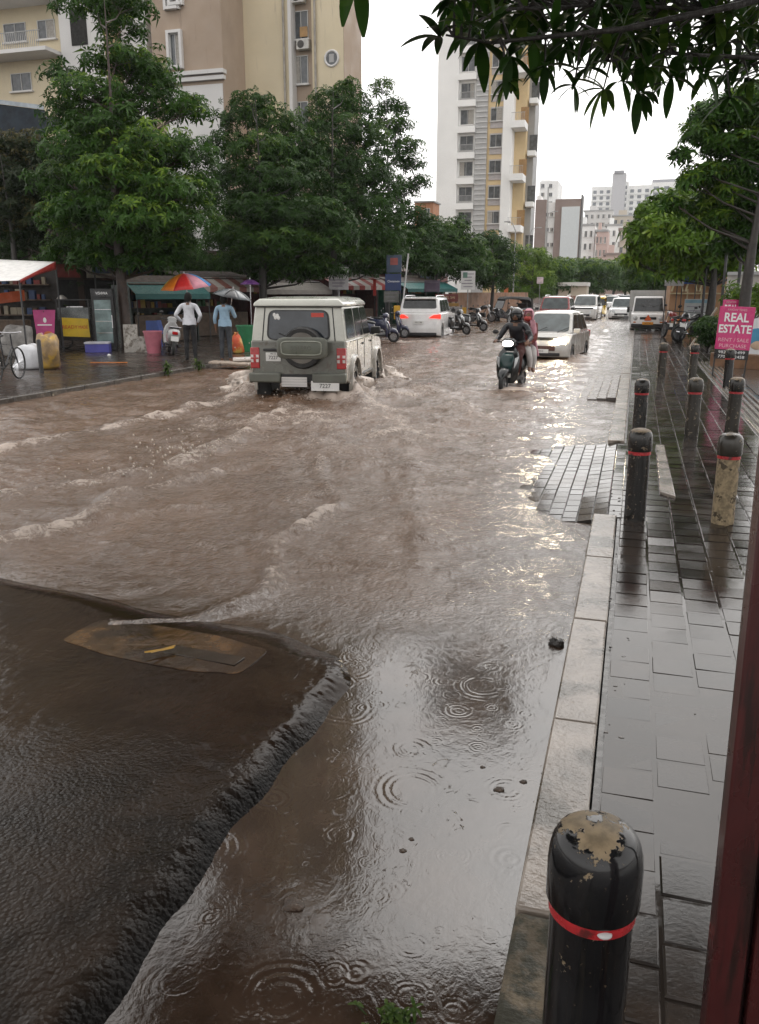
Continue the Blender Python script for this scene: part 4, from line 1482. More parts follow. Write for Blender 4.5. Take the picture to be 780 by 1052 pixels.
q = P(524, 340, 55)
rickshaw('black auto rickshaw turning in front of the brown compound wall', (q.x, q.y, ROAD), R(130), m_dkblue, mat('black_canopy', (.02, .02, .02), .5))
q = P(613, 340, 66)
rickshaw('yellow auto rickshaw between the people carrier and the white saloon', (q.x, q.y, ROAD), PI, paint('yellow_paint', (.55, .36, .02)), paint('yellow_paint', (.55, .36, .02)))
# ------------------------------------------------------- scooters and bikes
def sring(y, z, w_, h_, n=14, p=2.6, x=0, ny=0, nz=1):
    """superellipse ring, in the plane across y (ny=0) or tilted"""
    out = []
    for k in range(n):
        a = 2 * PI * k / n
        cx = math.copysign(abs(math.cos(a)) ** (2 / p), math.cos(a)) * w_
        cz = math.copysign(abs(math.sin(a)) ** (2 / p), math.sin(a)) * h_
        out.append(Vector((x + cx, y - cz * ny, z + cz * nz)))
    return out


def disc_wheel(parent, y, r, wd, mr=None):
    M = Matrix.Rotation(PI / 2, 3, 'Y')
    b = MB().torus(r - wd * .5, wd * .5, M, (0, 0, 0), 26, 8)
    o = b.build('wheel', m_tyre, parent, smooth=60, loc=(0, y, r))
    b = MB()
    b.lathe([(r - wd, -.02), (r - wd, .02), (r - wd - .02, .02), (r - wd - .02, -.02)], 24, M)
    for k in range(6):
        a = 2 * PI * k / 6
        b.box((0, math.cos(a) * (r - wd) / 2, math.sin(a) * (r - wd) / 2), (.02, r - wd, .03), Matrix.Rotation(a, 3, 'X'))
    b.lathe([(.04, -.05), (.04, .05)], 10, M)
    b.build('rim', mr or m_rim, o, smooth=40)
    return o


def scooter(label, loc, rz, m_b, group=None, lit=False, trim=None, lean=0, steer=0):
    t = thing('scooter', label, 'scooter', loc, rz, group)
    t.rotation_euler = (0, lean, rz)
    b = MB()   # rear bodywork
    b.loft([sring(-.88, .66, .07, .06), sring(-.80, .66, .14, .12), sring(-.55, .60, .19, .20), sring(-.25, .56, .20, .22), sring(-.08, .50, .19, .22), sring(-.02, .46, .17, .18)])
    b.build('rear_body', m_b, t, smooth=60)
    b = MB().box((0, .18, .29), (.36, .5, .07))
    b.build('footboard', m_blackpl, t, bevel=.02)
    b = MB()   # leg shield and front apron
    b.loft([sring(.42, .22, .15, .05, p=3, ny=1, nz=.25), sring(.43, .32, .21, .05, p=3, ny=1, nz=.25), sring(.44, .46, .23, .045, p=3, ny=1, nz=.25), sring(.42, .64, .24, .06, p=3, ny=1, nz=.25), sring(.37, .80, .20, .07, p=3, ny=1, nz=.25), sring(.33, .92, .11, .06, p=3, ny=1, nz=.25)])
    b.build('leg_shield', m_b, t, smooth=60)
    b = MB().loft([sring(.52, .42, .06, .03, ny=1, nz=.2), sring(.53, .56, .13, .035, ny=1, nz=.2), sring(.50, .70, .15, .035, ny=1, nz=.2), sring(.45, .80, .10, .02, ny=1, nz=.2)])
    b.build('nose_panel', trim or m_b, t, smooth=60)
    for s in (-1, 1):
        MB().slab((s * .15, .50, .50), (s * .20, .475, .60), (s * .23, .44, .74), (s * .15, .47, .70), .035).build('indicator', m_lampoff, t, bevel=.008)
    b = MB()   # front mudguard
    b.loft([sring(.86, .33, .05, .05), sring(.78, .42, .085, .08), sring(.62, .47, .10, .08), sring(.48, .40, .09, .09)])
    b.build('mudguard', m_b, t, smooth=60)
    b = MB()   # handlebar cowl and lamp
    b.loft([sring(.30, .98, .12, .09), sring(.38, 1.0, .15, .10), sring(.46, 1.0, .13, .085), sring(.49, .99, .10, .06)])
    b.build('handlebar_cowl', m_b, t, smooth=60)
    b = MB().loft([sring(.475, .99, .11, .06), sring(.505, .985, .10, .055)])
    b.build('headlight', emis('scooter_lamp', (1, .93, .85), 9) if lit else m_lampoff, t, smooth=50)
    b = MB().tube([(-.33, .22, 1.02), (-.15, .32, 1.0), (.15, .32, 1.0), (.33, .22, 1.02)], .014, 8)
    b.build('handlebar', m_blackpl, t, smooth=60)
    for s in (-1, 1):
        MB().tube([(s * .36, .205, 1.022), (s * .25, .265, 1.01)], .02, 8).build('grip', m_blackpl, t)
        MB().tube([(s * .24, .28, 1.02), (s * .30, .27, 1.17)], .006, 6).build('mirror_stem', m_blackpl, t)
        MB().ell((s * .33, .26, 1.20), (.065, .02, .045), 12, 8).build('mirror', m_blackpl, t, smooth=60)
    b = MB().loft([sring(-.80, .80, .12, .035), sring(-.6, .80, .15, .045), sring(-.3, .775, .15, .045), sring(-.1, .745, .13, .045), sring(.0, .72, .09, .03)])
    b.build('seat', mat('seat_vinyl', (.012, .011, .011), .4, .2, 9), t, smooth=60)
    MB().box((0, -.90, .66), (.16, .05, .09)).build('tail_light', m_tailr, t, bevel=.015)
    MB().tube([(-.16, -.62, .76), (-.16, -.9, .83), (.16, -.9, .83), (.16, -.62, .76)], .012, 6).build('grab_rail', m_chrome, t)
    MB().tube([(.15, -.2, .25), (.17, -.75, .32)], [.03, .055], 10).build('exhaust', m_dkst, t, smooth=50)
    MB().box((0, -.90, .50), (.22, .012, .14)).build('number_plate', m_plate, t)
    MB().box((0, .555, .37), (.20, .012, .08)).build('number_plate', m_plate, t)
    disc_wheel(t, .68, .22, .095)
    disc_wheel(t, -.60, .22, .095)
    MB().tube([(-.1, -.1, .26), (-.2, -.12, .02)], .012, 6).build('side_stand', m_dkst, t)
    return t


def motorcycle(label, loc, rz, m_b, group=None, lean=.1):
    t = thing('motorcycle', label, 'motorcycle', loc, rz, group)
    t.rotation_euler = (0, lean, rz)
    disc_wheel(t, .66, .31, .09)
    disc_wheel(t, -.62, .31, .10)
    MB().loft([sring(.36, .92, .07, .05), sring(.28, .93, .14, .11), sring(.05, .90, .15, .12), sring(-.12, .84, .09, .07)]).build('fuel_tank', m_b, t, smooth=60)
    MB().loft([sring(-.05, .82, .09, .04), sring(-.25, .80, .13, .045), sring(-.55, .84, .12, .045), sring(-.74, .88, .09, .03)]).build('seat', mat('seat_vinyl', (.012, .011, .011), .4, .2, 9), t, smooth=60)
    MB().loft([sring(-.45, .75, .10, .05), sring(-.75, .80, .08, .06), sring(-.92, .85, .05, .03)]).build('tail_cowl', m_b, t, smooth=60)
    MB().box((0, -.93, .80), (.14, .05, .08)).build('tail_light', m_tailr, t, bevel=.015)
    MB().box((0, -.95, .62), (.2, .012, .13)).build('number_plate', m_plate, t)
    e = MB().box((0, .08, .45), (.26, .36, .26)).build('engine', m_dkst, t, bevel=.03)
    b = MB()
    b.tube([(0, .40, .95), (0, .2, .62), (0, -.1, .40), (0, -.3, .45), (0, -.1, .72), (0, .36, .88)], .022, 6)
    b.tube([(0, -.3, .45), (0, -.62, .31)], .025, 6)
    b.build('frame', m_dkst, t)
    for s in (-1, 1):
        MB().tube([(s * .09, .40, 1.0), (s * .09, .66, .31)], .02, 8).build('fork', m_chrome, t)
        MB().tube([(s * .09, -.45, .75), (s * .10, -.62, .33)], .022, 8).build('shock_absorber', m_chrome, t)
        MB().tube([(s * .2, .36, 1.06), (s * .25, .33, 1.22)], .006, 6).build('mirror_stem', m_blackpl, t)
        MB().ell((s * .28, .33, 1.25), (.065, .02, .045), 12, 8).build('mirror', m_blackpl, t, smooth=60)
        MB().ell((s * .17, -.80, .80), (.03, .04, .03), 8, 6).build('indicator', m_amber, t)
    MB().tube([(-.38, .22, 1.06), (-.2, .36, 1.06), (.2, .36, 1.06), (.38, .22, 1.06)], .013, 8).build('handlebar', m_blackpl, t)
    MB().ell((0, .5, .98), (.10, .08, .10), 14, 8).build('headlight', m_lampoff, t, smooth=60)
    MB().loft([sring(.9, .58, .05, .02), sring(.72, .66, .06, .02), sring(.5, .62, .06, .02)]).build('mudguard', m_b, t, smooth=60)
    MB().tube([(.13, .15, .35), (.14, -.2, .28), (.15, -.85, .40)], [.02, .03, .045], 10).build('exhaust', m_chrome, t, smooth=50)
    return t


pk = 'parked two wheelers along the left kerb'
q = G(176, 364, -.02)
scooter('silver and white scooter parked beside the pink bin', (q.x, q.y, -.02), R(35), paint('scooter_silver', (.42, .42, .42)), pk, lean=.12)
q = P(386, 340, 31)
s0 = scooter('dark blue parked scooter nearest the jeep', (q.x, q.y, -.05), R(-80), paint('scooter_blue', (.02, .025, .06)), pk, lean=.12)
q = P(400, 338, 34)
copy_tree(s0, (q.x, q.y, -.05), R(-95), 'dark parked scooter between the jeep and the white SUV')
q = P(466, 342, 37)
s1_ = scooter('black parked scooter touching the right side of the white SUV', (q.x, q.y, -.05), R(-110), paint('scooter_black', (.012, .012, .014)), pk, lean=.12)
q = P(483, 338, 40)
copy_tree(s1_, (q.x, q.y, -.05), R(-100), 'black parked scooter under the white board on a pole')
q = P(495, 326, 52)
mc0 = motorcycle('motorcycle parked by the brown compound wall', (q.x, q.y, -.05), R(-100), m_dkblue, pk)
q = P(529, 333, 50)
copy_tree(mc0, (q.x, q.y, -.12), R(160), 'motorcycle moving just in front of the black auto rickshaw')
rk = 'motorcycles parked on the right pavement'
q = P(688, 345, 33)
mr0 = motorcycle('red and black motorcycle parked nearest the small truck', (q.x, q.y, .0), R(20), m_redp, rk, .12)
q = P(699, 352, 31)
mr1 = motorcycle('black motorcycle parked in the middle of the right-hand group', (q.x, q.y, .0), R(-5), m_dkblue, rk, .12)
q = P(712, 350, 30.5)
copy_tree(mr1, (q.x, q.y, .0), R(-60), 'black motorcycle standing sideways next to the leaning pale pole')

# ------------------------------------------------------------------ bicycle
def bicycle(label, loc, rz):
    t = thing('bicycle', label, 'bicycle', loc, rz)
    M = Matrix.Rotation(PI / 2, 3, 'Y')
    for y in (.52, -.52):
        o = MB().torus(.32, .018, M, (0, 0, 0), 36, 6).build('wheel', m_tyre, t, smooth=60, loc=(0, y, .34))
        b = MB()
        for k in range(12):
            a = PI * k / 12
            b.tube([(0, .31 * math.cos(a), .31 * math.sin(a)), (0, -.31 * math.cos(a), -.31 * math.sin(a))], .003, 4)
        b.build('spokes', m_chrome, o)
    b = MB()
    for p in ([(0, -.52, .34), (0, -.08, .30), (0, .33, .72), (0, -.16, .78), (0, -.08, .30)], [(0, -.52, .34), (0, -.16, .78), (0, -.19, .9)], [(0, .33, .66), (0, .30, .95)], [(0, .33, .72), (0, .52, .34)]):
        b.tube(p, .016, 6)
    b.build('frame', mat('dark_frame', (.03, .03, .035), .35), t)
    MB().tube([(-.28, .2, 1.0), (-.1, .30, .98), (.1, .30, .98), (.28, .2, 1.0)], .012, 6).build('handlebar', m_chrome, t)
    MB().loft([sring(-.32, .93, .09, .03), sring(-.2, .94, .07, .03), sring(-.05, .94, .03, .02)]).build('saddle', m_blackpl, t, smooth=60)
    b = MB()
    b.box((0, -.55, .74), (.2, .5, .02))
    b.build('carrier', m_dkst, t)
    MB().tube([(-.1, -.08, .2), (.1, -.08, .4)], .012, 6).build('pedals', m_dkst, t)
    return t


c = G(9, 392, -.02)
bicycle('black bicycle loaded with a water jar, standing at the left kerb', (c.x, c.y, -.02), R(15))
bw = (Matrix.Rotation(R(15), 3, 'Z') @ Vector((0, -.55, 0)))
m_jar = mat('blue_water_jar', (.16, .20, .27), .12, .2, 4, coat=.5)
t = thing('water_jar', 'translucent blue-grey water jar strapped on the bicycle carrier', 'water jar', (c.x + bw.x, c.y + bw.y, .735))
MB().lathe([(.12, 0), (.135, .02), (.135, .12), (.125, .13), (.135, .14), (.135, .26), (.125, .27), (.135, .28), (.12, .34), (.05, .39), (.035, .40)], 24).build('body', m_jar, t, smooth=40)
MB().lathe([(.04, .40), (.04, .44), (.002, .445)], 16).build('cap', mat('blue_cap', (.04, .08, .3), .4), t, smooth=40)
# ================================================================== people
m_skin = mat('brown_skin', (.17, .085, .05), .5, .12, 9)
m_hair = mat('black_hair', (.004, .0035, .003), .7, .2, 30, .5, 90, spec=.15)


def cloth(name, c, rough=.75):
    return mat(name, c, rough, .2, 5, .5, 16)


def skin_body(name, parent, J, E, regions, mats, sub=2):
    """J: joint -> (co, radius); E: bones (a, b, region). One continuous skin surface, coloured by nearest bone."""
    names = list(J)
    idx = {n: i for i, n in enumerate(names)}
    me = bpy.data.meshes.new(name)
    me.from_pydata([J[n][0] for n in names], [(idx[a], idx[b]) for a, b, r in E], [])
    o = bpy.data.objects.new(name, me)
    col.objects.link(o)
    md = o.modifiers.new('skin', 'SKIN')
    md.use_smooth_shade = True
    lay = me.skin_vertices[0].data
    for n in names:
        r = J[n][1]
        lay[idx[n]].radius = (r, r) if not hasattr(r, '__len__') else r
        lay[idx[n]].use_root = (n == 'pelvis')
    ss = o.modifiers.new('sub', 'SUBSURF')
    ss.levels = ss.render_levels = sub
    dg = bpy.context.evaluated_depsgraph_get()
    dg.update()
    m2 = bpy.data.meshes.new_from_object(o.evaluated_get(dg))
    o.modifiers.clear()
    o.data = m2
    bpy.data.meshes.remove(me)
    m2.name = name
    m2.materials.clear()
    for r in regions:
        m2.materials.append(mats[r])
    segs = [(Vector(J[a][0]), Vector(J[b][0]), regions.index(r)) for a, b, r in E]
    for p in m2.polygons:
        c = p.center
        best, bi = 9e9, 0
        for a, b, r in segs:
            ab = b - a
            t = max(0, min(1, (c - a).dot(ab) / max(1e-9, ab.length_squared)))
            d = (c - a - ab * t).length
            if d < best:
                best, bi = d, r
        p.material_index = bi
        p.use_smooth = True
    o.parent = parent
    return o


def add_hand(J, E, w_, d, out, tag_, reg='skin', curl=.4):
    """palm and five fingers from wrist w_ along d; out = thumb side"""
    w_, d, out = Vector(w_), Vector(d).normalized(), Vector(out).normalized()
    out = (out - d * out.dot(d)).normalized()
    nrm = d.cross(out).normalized()
    pm = 'palm' + tag_
    J[pm] = (w_ + d * .055, (.034, .022))
    E.append(('wr' + tag_, pm, reg))
    for k, (off, ln) in enumerate(((.026, .070), (.009, .080), (-.009, .074), (-.026, .058))):
        a, b, c = 'f%d%s' % (k, tag_) + 'a', 'f%d%s' % (k, tag_) + 'b', 'f%d%s' % (k, tag_) + 'c'
        p0 = w_ + d * .088 + out * off
        p1 = p0 + d * ln * .5 + nrm * ln * .12 * curl
        p2 = p1 + (d * math.cos(curl) + nrm * math.sin(curl)) * ln * .5
        J[a], J[b], J[c] = (p0, .0095), (p1, .0085), (p2, .0068)
        E += [(pm, a, reg), (a, b, reg), (b, c, reg)]
    a, b = 'th' + tag_ + 'a', 'th' + tag_ + 'b'
    J[a] = (w_ + d * .045 + out * .042, .0105)
    J[b] = (w_ + d * .085 + out * .056 + nrm * .012, .008)
    E += [(pm, a, reg), (a, b, reg)]


def head_parts(t, c, f, hair=True, eyes=True):
    """hair cap, ears and eyes on a head centred at c, facing f"""
    f = Vector((f[0], f[1], 0)).normalized()
    sd_ = Vector((-f.y, f.x, 0))
    c = Vector(c)
    M = Matrix((( sd_.x, f.x, 0), (sd_.y, f.y, 0), (0, 0, 1)))
    if hair:
        b = MB()
        rings = []
        for i in range(8):
            th = PI / 2 * i / 7
            rings.append([c + M @ Vector((.098 * math.cos(th) * math.cos(a), .118 * math.cos(th) * math.sin(a) - .014, (.125 * math.sin(th) + .012) - (.12 * max(0, -math.sin(a)) * (1 - i / 7)) + .03 * max(0, math.sin(a)) * (1 - i / 7))) for a in [2 * PI * k / 20 for k in range(20)]])
        b.loft(rings)
        b.build('hair', m_hair, t, smooth=80)
    for s in (-1, 1):
        MB().ell(c + sd_ * s * .082 + Vector((0, 0, -.01)), (.012, .02, .03), 8, 6, M).build('ear', m_skin, t, smooth=80)
        if eyes:
            MB().ell(c + f * .088 + sd_ * s * .032 + Vector((0, 0, .004)), (.013, .008, .008), 8, 6, M).build('eye', m_ink, t, smooth=80)


def standing(label, loc, rz, m_sh, m_tr, armL, armR, h=1.0, feet='skin', group=None, m_shoe=None, roll=False, umb=None):
    """man of 1.72 m, facing +Y before rz; armL/armR = (elbow, wrist, hand direction)"""
    t = thing('person', label, 'person', loc, rz, group)
    J = {'pelvis': ((0, 0, .95), (.155, .115)), 'waist': ((0, .0, 1.08), (.15, .11)), 'chest': ((0, .0, 1.28), (.165, .115)), 'upper': ((0, -.01, 1.40), (.13, .09)), 'neck': ((0, .0, 1.485), .055),
         'chin': ((0, .02, 1.54), (.062, .068)), 'head': ((0, .012, 1.61), (.078, .096)), 'crown': ((0, .0, 1.68), (.06, .075)), 'nose': ((0, .112, 1.585), .014)}
    E = [('pelvis', 'waist', 'shirt'), ('waist', 'chest', 'shirt'), ('chest', 'upper', 'shirt'), ('upper', 'neck', 'skin'), ('neck', 'chin', 'skin'), ('chin', 'head', 'skin'), ('head', 'crown', 'skin'), ('head', 'nose', 'skin')]
    for s, tg, arm in ((-1, 'L', armL), (1, 'R', armR)):
        el, wr, hd, out = arm
        J['sh' + tg] = ((s * .185, -.005, 1.405), .068)
        J['el' + tg] = (el, .05)
        mid = Vector(el) * .45 + Vector(wr) * .55
        J['fa' + tg] = (mid, .046)
        J['wr' + tg] = (wr, .03)
        E += [('upper', 'sh' + tg, 'shirt'), ('sh' + tg, 'el' + tg, 'shirt'), ('el' + tg, 'fa' + tg, 'shirt'), ('fa' + tg, 'wr' + tg, 'skin' if roll else 'shirt')]
        add_hand(J, E, wr, hd, out, tg)
        J['hip' + tg] = ((s * .088, 0, .90), .105)
        J['kn' + tg] = ((s * .10, .015, .50), .072)
        J['ca' + tg] = ((s * .105, -.012, .33), .066)
        J['an' + tg] = ((s * .11, -.01, .085), .048)
        J['he' + tg] = ((s * .11, -.045, .04), .038)
        J['to' + tg] = ((s * .125, .12, .03), (.04, .026))
        E += [('pelvis', 'hip' + tg, 'trousers'), ('hip' + tg, 'kn' + tg, 'trousers'), ('kn' + tg, 'ca' + tg, 'trousers'), ('ca' + tg, 'an' + tg, 'trousers'), ('an' + tg, 'he' + tg, 'foot'), ('an' + tg, 'to' + tg, 'foot')]
    skin_body('body', t, J, E, ['shirt', 'skin', 'trousers', 'foot'], {'shirt': m_sh, 'skin': m_skin, 'trousers': m_tr, 'foot': m_shoe or m_skin})
    # shirt tail over the trousers, belt
    b = MB()
    n = 20
    rg = lambda z, a_, b_: [Vector((a_ * math.cos(2 * PI * k / n), b_ * math.sin(2 * PI * k / n), z + .008 * math.sin(5 * 2 * PI * k / n))) for k in range(n)]
    b.loft([rg(.93, .182, .140), rg(1.02, .176, .134), rg(1.10, .168, .126)], cap=False)
    b.build('shirt_tail', m_sh, t, smooth=80)
    b = MB()
    b.loft([rg(1.50, .058, .066), rg(1.475, .072, .075), rg(1.45, .09, .08)], cap=False)
    b.build('collar', m_sh, t, smooth=80)
    head_parts(t, (0, .012, 1.605), (0, 1), eyes=True)
    t.scale = (h, h, h)
    return t


hang = lambda s: ((s * .26, -.03, 1.13), (s * .25, .03, .90), (0, .1, -1), (0, 1, 0))
q = G(197, 371, -.02)
standing('person in white shirt and black trousers seen from behind with hands on hips', (q.x, q.y, -.02), R(18), cloth('white_shirt', (.55, .56, .60)), cloth('black_trousers', (.012, .012, .014)),
         ((-.345, -.06, 1.17), (-.235, .13, 1.02), (.4, .7, -.5), (0, 0, 1)), ((.32, -.12, 1.16), (.215, .05, 1.00), (-.5, .5, -.7), (0, 0, 1)), 1.03, m_shoe=cloth('black_shoe', (.012, .011, .011), .4))
q = G(233, 372, -.02)
ux, uy = q.x, q.y
standing('person in light blue shirt and dark trousers seen from behind holding a dark umbrella', (q.x, q.y, -.02), R(16), cloth('light_blue_shirt', (.22, .33, .43)), cloth('charcoal_trousers', (.035, .04, .048)),
         hang(-1), ((.27, .06, 1.16), (.20, .30, 1.26), (0, .1, 1), (-1, 0, 0)), 1.0, roll=True)


# ---------------------------------------------------------------- umbrellas
def umbrella(name, label, loc, rad, sag, cols, tilt=(0, 0), n=8, pole=2.0, pole_down=1.0, rpole=.012, group=None, handle=True):
    t = thing(name, label, 'umbrella', loc, 0, group)
    t.rotation_euler = (tilt[0], tilt[1], 0)
    b = MB()
    K, S = 6, 5
    for k in range(n):
        b.cur = k % len(cols)
        grid = []
        for i in range(K + 1):
            row = []
            u = i / K
            for j in range(S + 1):
                a = 2 * PI * (k + j / S) / n
                mid = 1 - abs(2 * j / S - 1)
                rr = rad * u * (1 - .045 * mid * u)
                z = -sag * (u ** 1.9) + .03 * sag * mid * u
                row.append((rr * math.cos(a), rr * math.sin(a), z))
            grid.append(row)
        vs = [p for r_ in grid for p in r_]
        fs = [(i * (S + 1) + j, (i + 1) * (S + 1) + j, (i + 1) * (S + 1) + j + 1, i * (S + 1) + j + 1) for i in range(K) for j in range(S)]
        b.add(vs, fs)
    o = b.build('canopy', cols, t, smooth=50)
    sm = o.modifiers.new('thick', 'SOLIDIFY')
    sm.thickness = .004
    b = MB()
    for k in range(n):
        a = 2 * PI * k / n
        b.tube([(rad * u * math.cos(a), rad * u * math.sin(a), -sag * u ** 1.9 - .012) for u in (.02, .3, .6, .85, 1)], .004, 4)
    b.build('ribs', m_chrome, t)
    MB().tube([(0, 0, .06), (0, 0, -pole_down)], rpole, 8).build('pole', m_chrome, t)
    if handle:
        MB().tube([(0, 0, -pole_down), (0, 0, -pole_down - .06), (.02, 0, -pole_down - .1), (.06, 0, -pole_down - .1), (.075, 0, -pole_down - .06)], .014, 8).build('handle', m_blackpl, t)
    return t


hand = Matrix.Rotation(R(16), 3, 'Z') @ Vector((.20, .33, 0))
umbrella('umbrella', 'dark grey umbrella held up by the person in light blue shirt', (ux + hand.x, uy + hand.y, 1.86), .52, .2, [mat('dark_umbrella', (.03, .032, .036), .3), mat('clear_grey_umbrella', (.09, .10, .11), .22)], (R(0), R(12)), pole_down=.62)
fab = lambda n_, c: mat(n_, c, .5, .1, 6)
rb = [fab('red_fabric', (.5, .02, .02)), fab('pink_fabric', (.55, .22, .28)), fab('white_fabric', (.55, .55, .55)), fab('blue_fabric', (.03, .20, .45)), fab('navy_fabric', (.02, .08, .28)), fab('green_fabric', (.03, .22, .05)), fab('yellow_fabric', (.60, .42, .02)), fab('orange_fabric', (.6, .16, .01))]
q = P(190, 296, 27)
umbrella('vendor_umbrella', 'large rainbow umbrella over the stall behind the person in white shirt', (q.x, q.y, P(190, 281, 27).z), .84, .44, [rb[i] for i in (3, 2, 4, 5, 6, 7, 0, 1)], (R(8), R(-2)), 8, pole_down=2.1, rpole=.02, handle=False)
q = P(257, 292, 33)
umbrella('vendor_umbrella', 'small purple umbrella over a stall above the jeep roof line', (q.x, q.y, P(257, 287, 33).z), .42, .2, [fab('purple_fabric', (.16, .05, .24)), fab('mauve_fabric', (.22, .08, .3))], (0, 0), 8, pole_down=2.0, rpole=.015, handle=False)


# -------------------------------------------------- scooter with two riders
def rider(label, loc, rz, shirt, trs, pillion=False):
    t = thing('person', label, 'person', loc, rz)
    if not pillion:
        J = {'pelvis': ((0, -.22, .86), (.16, .13)), 'waist': ((0, -.20, 1.0), (.16, .12)), 'chest': ((0, -.12, 1.20), (.18, .125)), 'upper': ((0, -.08, 1.31), (.15, .1)), 'neck': ((0, -.05, 1.39), .06),
             'chin': ((0, -.01, 1.44), (.062, .068)), 'head': ((0, -.02, 1.51), (.078, .096)), 'crown': ((0, -.03, 1.58), (.06, .075)), 'nose': ((0, .09, 1.485), .014)}
        arms = [(s, (s * .20, -.07, 1.31), (s * .33, .0, 1.08), (s * .33, .20, 1.03), (0, .5, -.2), (-s, 0, .2)) for s in (-1, 1)]
        legs = [(s, (s * .10, -.18, .84), (s * .16, .20, .74), (s * .14, .16, .48), (s * .12, .14, .38), (s * .13, .28, .345)) for s in (-1, 1)]
    else:   # sits sideways behind, legs to the rider's left (+x after turning = picture right)
        J = {'pelvis': ((0.0, -.56, .90), (.15, .14)), 'waist': ((.02, -.55, 1.04), (.14, .12)), 'chest': ((.06, -.52, 1.22), (.15, .12)), 'upper': ((.09, -.5, 1.32), (.13, .1)), 'neck': ((.11, -.48, 1.39), .05),
             'chin': ((.13, -.44, 1.44), (.058, .064)), 'head': ((.13, -.45, 1.50), (.074, .09)), 'crown': ((.13, -.46, 1.57), (.055, .07)), 'nose': ((.14, -.348, 1.475), .013)}
        arms = [(-1, (-.08, -.44, 1.31), (-.14, -.3, 1.12), (-.10, -.17, 1.05), (0, 1, 0), (1, 0, 0)), (1, (.26, -.50, 1.31), (.30, -.40, 1.06), (.26, -.24, .96), (-.2, .6, 0), (-1, 0, .2))]
        legs = [(-1, (.08, -.52, .88), (.22, -.16, .86), (.26, -.24, .62), (.25, -.27, .46), (.28, -.13, .42)), (1, (.08, -.62, .88), (.30, -.30, .84), (.31, -.36, .60), (.29, -.38, .43), (.33, -.25, .39))]
        mx = lambda v: (-v[0], v[1], v[2])
        J = {k: (mx(c_), r_) for k, (c_, r_) in J.items()}
        arms = [(-a[0],) + tuple(mx(v) for v in a[1:]) for a in arms]
        legs = [(-a[0],) + tuple(mx(v) for v in a[1:]) for a in legs]
    E = [('pelvis', 'waist', 'shirt'), ('waist', 'chest', 'shirt'), ('chest', 'upper', 'shirt'), ('upper', 'neck', 'skin'), ('neck', 'chin', 'skin'), ('chin', 'head', 'skin'), ('head', 'crown', 'skin'), ('head', 'nose', 'skin')]
    for s, sh, el, wr, hd, out in arms:
        tg = 'L' if s < 0 else 'R'
        J['sh' + tg], J['el' + tg], J['wr' + tg] = (sh, .075), (el, .058), (wr, .032)
        J['fa' + tg] = (Vector(el) * .4 + Vector(wr) * .6, .05)
        E += [('upper', 'sh' + tg, 'shirt'), ('sh' + tg, 'el' + tg, 'shirt'), ('el' + tg, 'fa' + tg, 'shirt'), ('fa' + tg, 'wr' + tg, 'shirt')]
        add_hand(J, E, wr, hd, out, tg, curl=1.1)
    for s, hip, kn, ca, an, to in legs:
        tg = 'L' if s < 0 else 'R'
        J['hip' + tg], J['kn' + tg], J['ca' + tg], J['an' + tg], J['to' + tg] = (hip, .105), (kn, .078), (ca, .064), (an, .045), (to, (.04, .028))
        E += [('pelvis', 'hip' + tg, 'trousers'), ('hip' + tg, 'kn' + tg, 'trousers'), ('kn' + tg, 'ca' + tg, 'trousers'), ('ca' + tg, 'an' + tg, 'trousers'), ('an' + tg, 'to' + tg, 'foot')]
    skin_body('body', t, J, E, ['shirt', 'skin', 'trousers', 'foot'], {'shirt': shirt, 'skin': m_skin, 'trousers': trs, 'foot': m_skin})
    c = Vector(J['head'][0])
    if not pillion:
        b = MB()   # open black helmet with a shadowy visor opening
        rings = []
        for i in range(11):
            th = -1.0 + (PI / 2 + 1.0) * i / 10
            rings.append([c + Vector((.128 * math.cos(th) * math.cos(a), .150 * math.cos(th) * math.sin(a) - .01 - (.05 if (math.sin(a) > .25 and -.75 < th < .32) else 0), .155 * math.sin(th) + .01)) for a in [2 * PI * k / 28 for k in range(28)]])
        b.loft(rings)
        b.build('helmet', mat('black_helmet', (.012, .012, .013), .15, .1, 5, coat=.7), t, smooth=50)
        b = MB()
        b.loft([[c + Vector((.118 * math.cos(a), .138 * math.sin(a) - .0, z)) for a in [R(25) + R(130) * k / 10 for k in range(11)]] for z in (.035, .06, .085)], cap=False)
        o = b.build('visor', m_glass, t, smooth=60)
        o.modifiers.new('thick', 'SOLIDIFY').thickness = .006
        MB().loft([[Vector((.17 * math.cos(a), -.12 + .13 * math.sin(a), 1.36)) for a in [2 * PI * k / 20 for k in range(20)]], [Vector((.12 * math.cos(a), -.06 + .12 * math.sin(a), 1.43)) for a in [2 * PI * k / 20 for k in range(20)]]], cap=False).build('hood_collar', shirt, t, smooth=60)
        for s in (-1, 1):
            MB().ell(c + Vector((s * .032, .088, .005)), (.013, .008, .008), 8, 6).build('eye', m_ink, t)
    else:
        head_parts(t, c, (0, 1), hair=False)
        b = MB()
        rings = []
        for i in range(12):
            th = -1.25 + (PI / 2 + 1.25) * i / 11
            rings.append([c + Vector((.105 * math.cos(th * .85) * math.cos(a) * (1 + .03 * math.sin(7 * a)), .128 * math.cos(th * .85) * math.sin(a) - .02 - (.075 if (math.sin(a) > .5 and -.95 < th < .55) else 0), .145 * math.sin(th))) for a in [2 * PI * k / 28 for k in range(28)]])
        b.loft(rings)
        sc_m = mat('pink_scarf', (.56, .28, .33), .7, .15, 9, .5, 30)
        b.build('head_scarf', sc_m, t, smooth=60)
        MB().ell(c + Vector((0, .045, -.055)), (.078, .075, .06), 14, 9).build('face_cloth', mat('coral_cloth', (.42, .06, .05), .7), t, smooth=60)
        b = MB()   # long scarf end hanging at the side
        rings = []
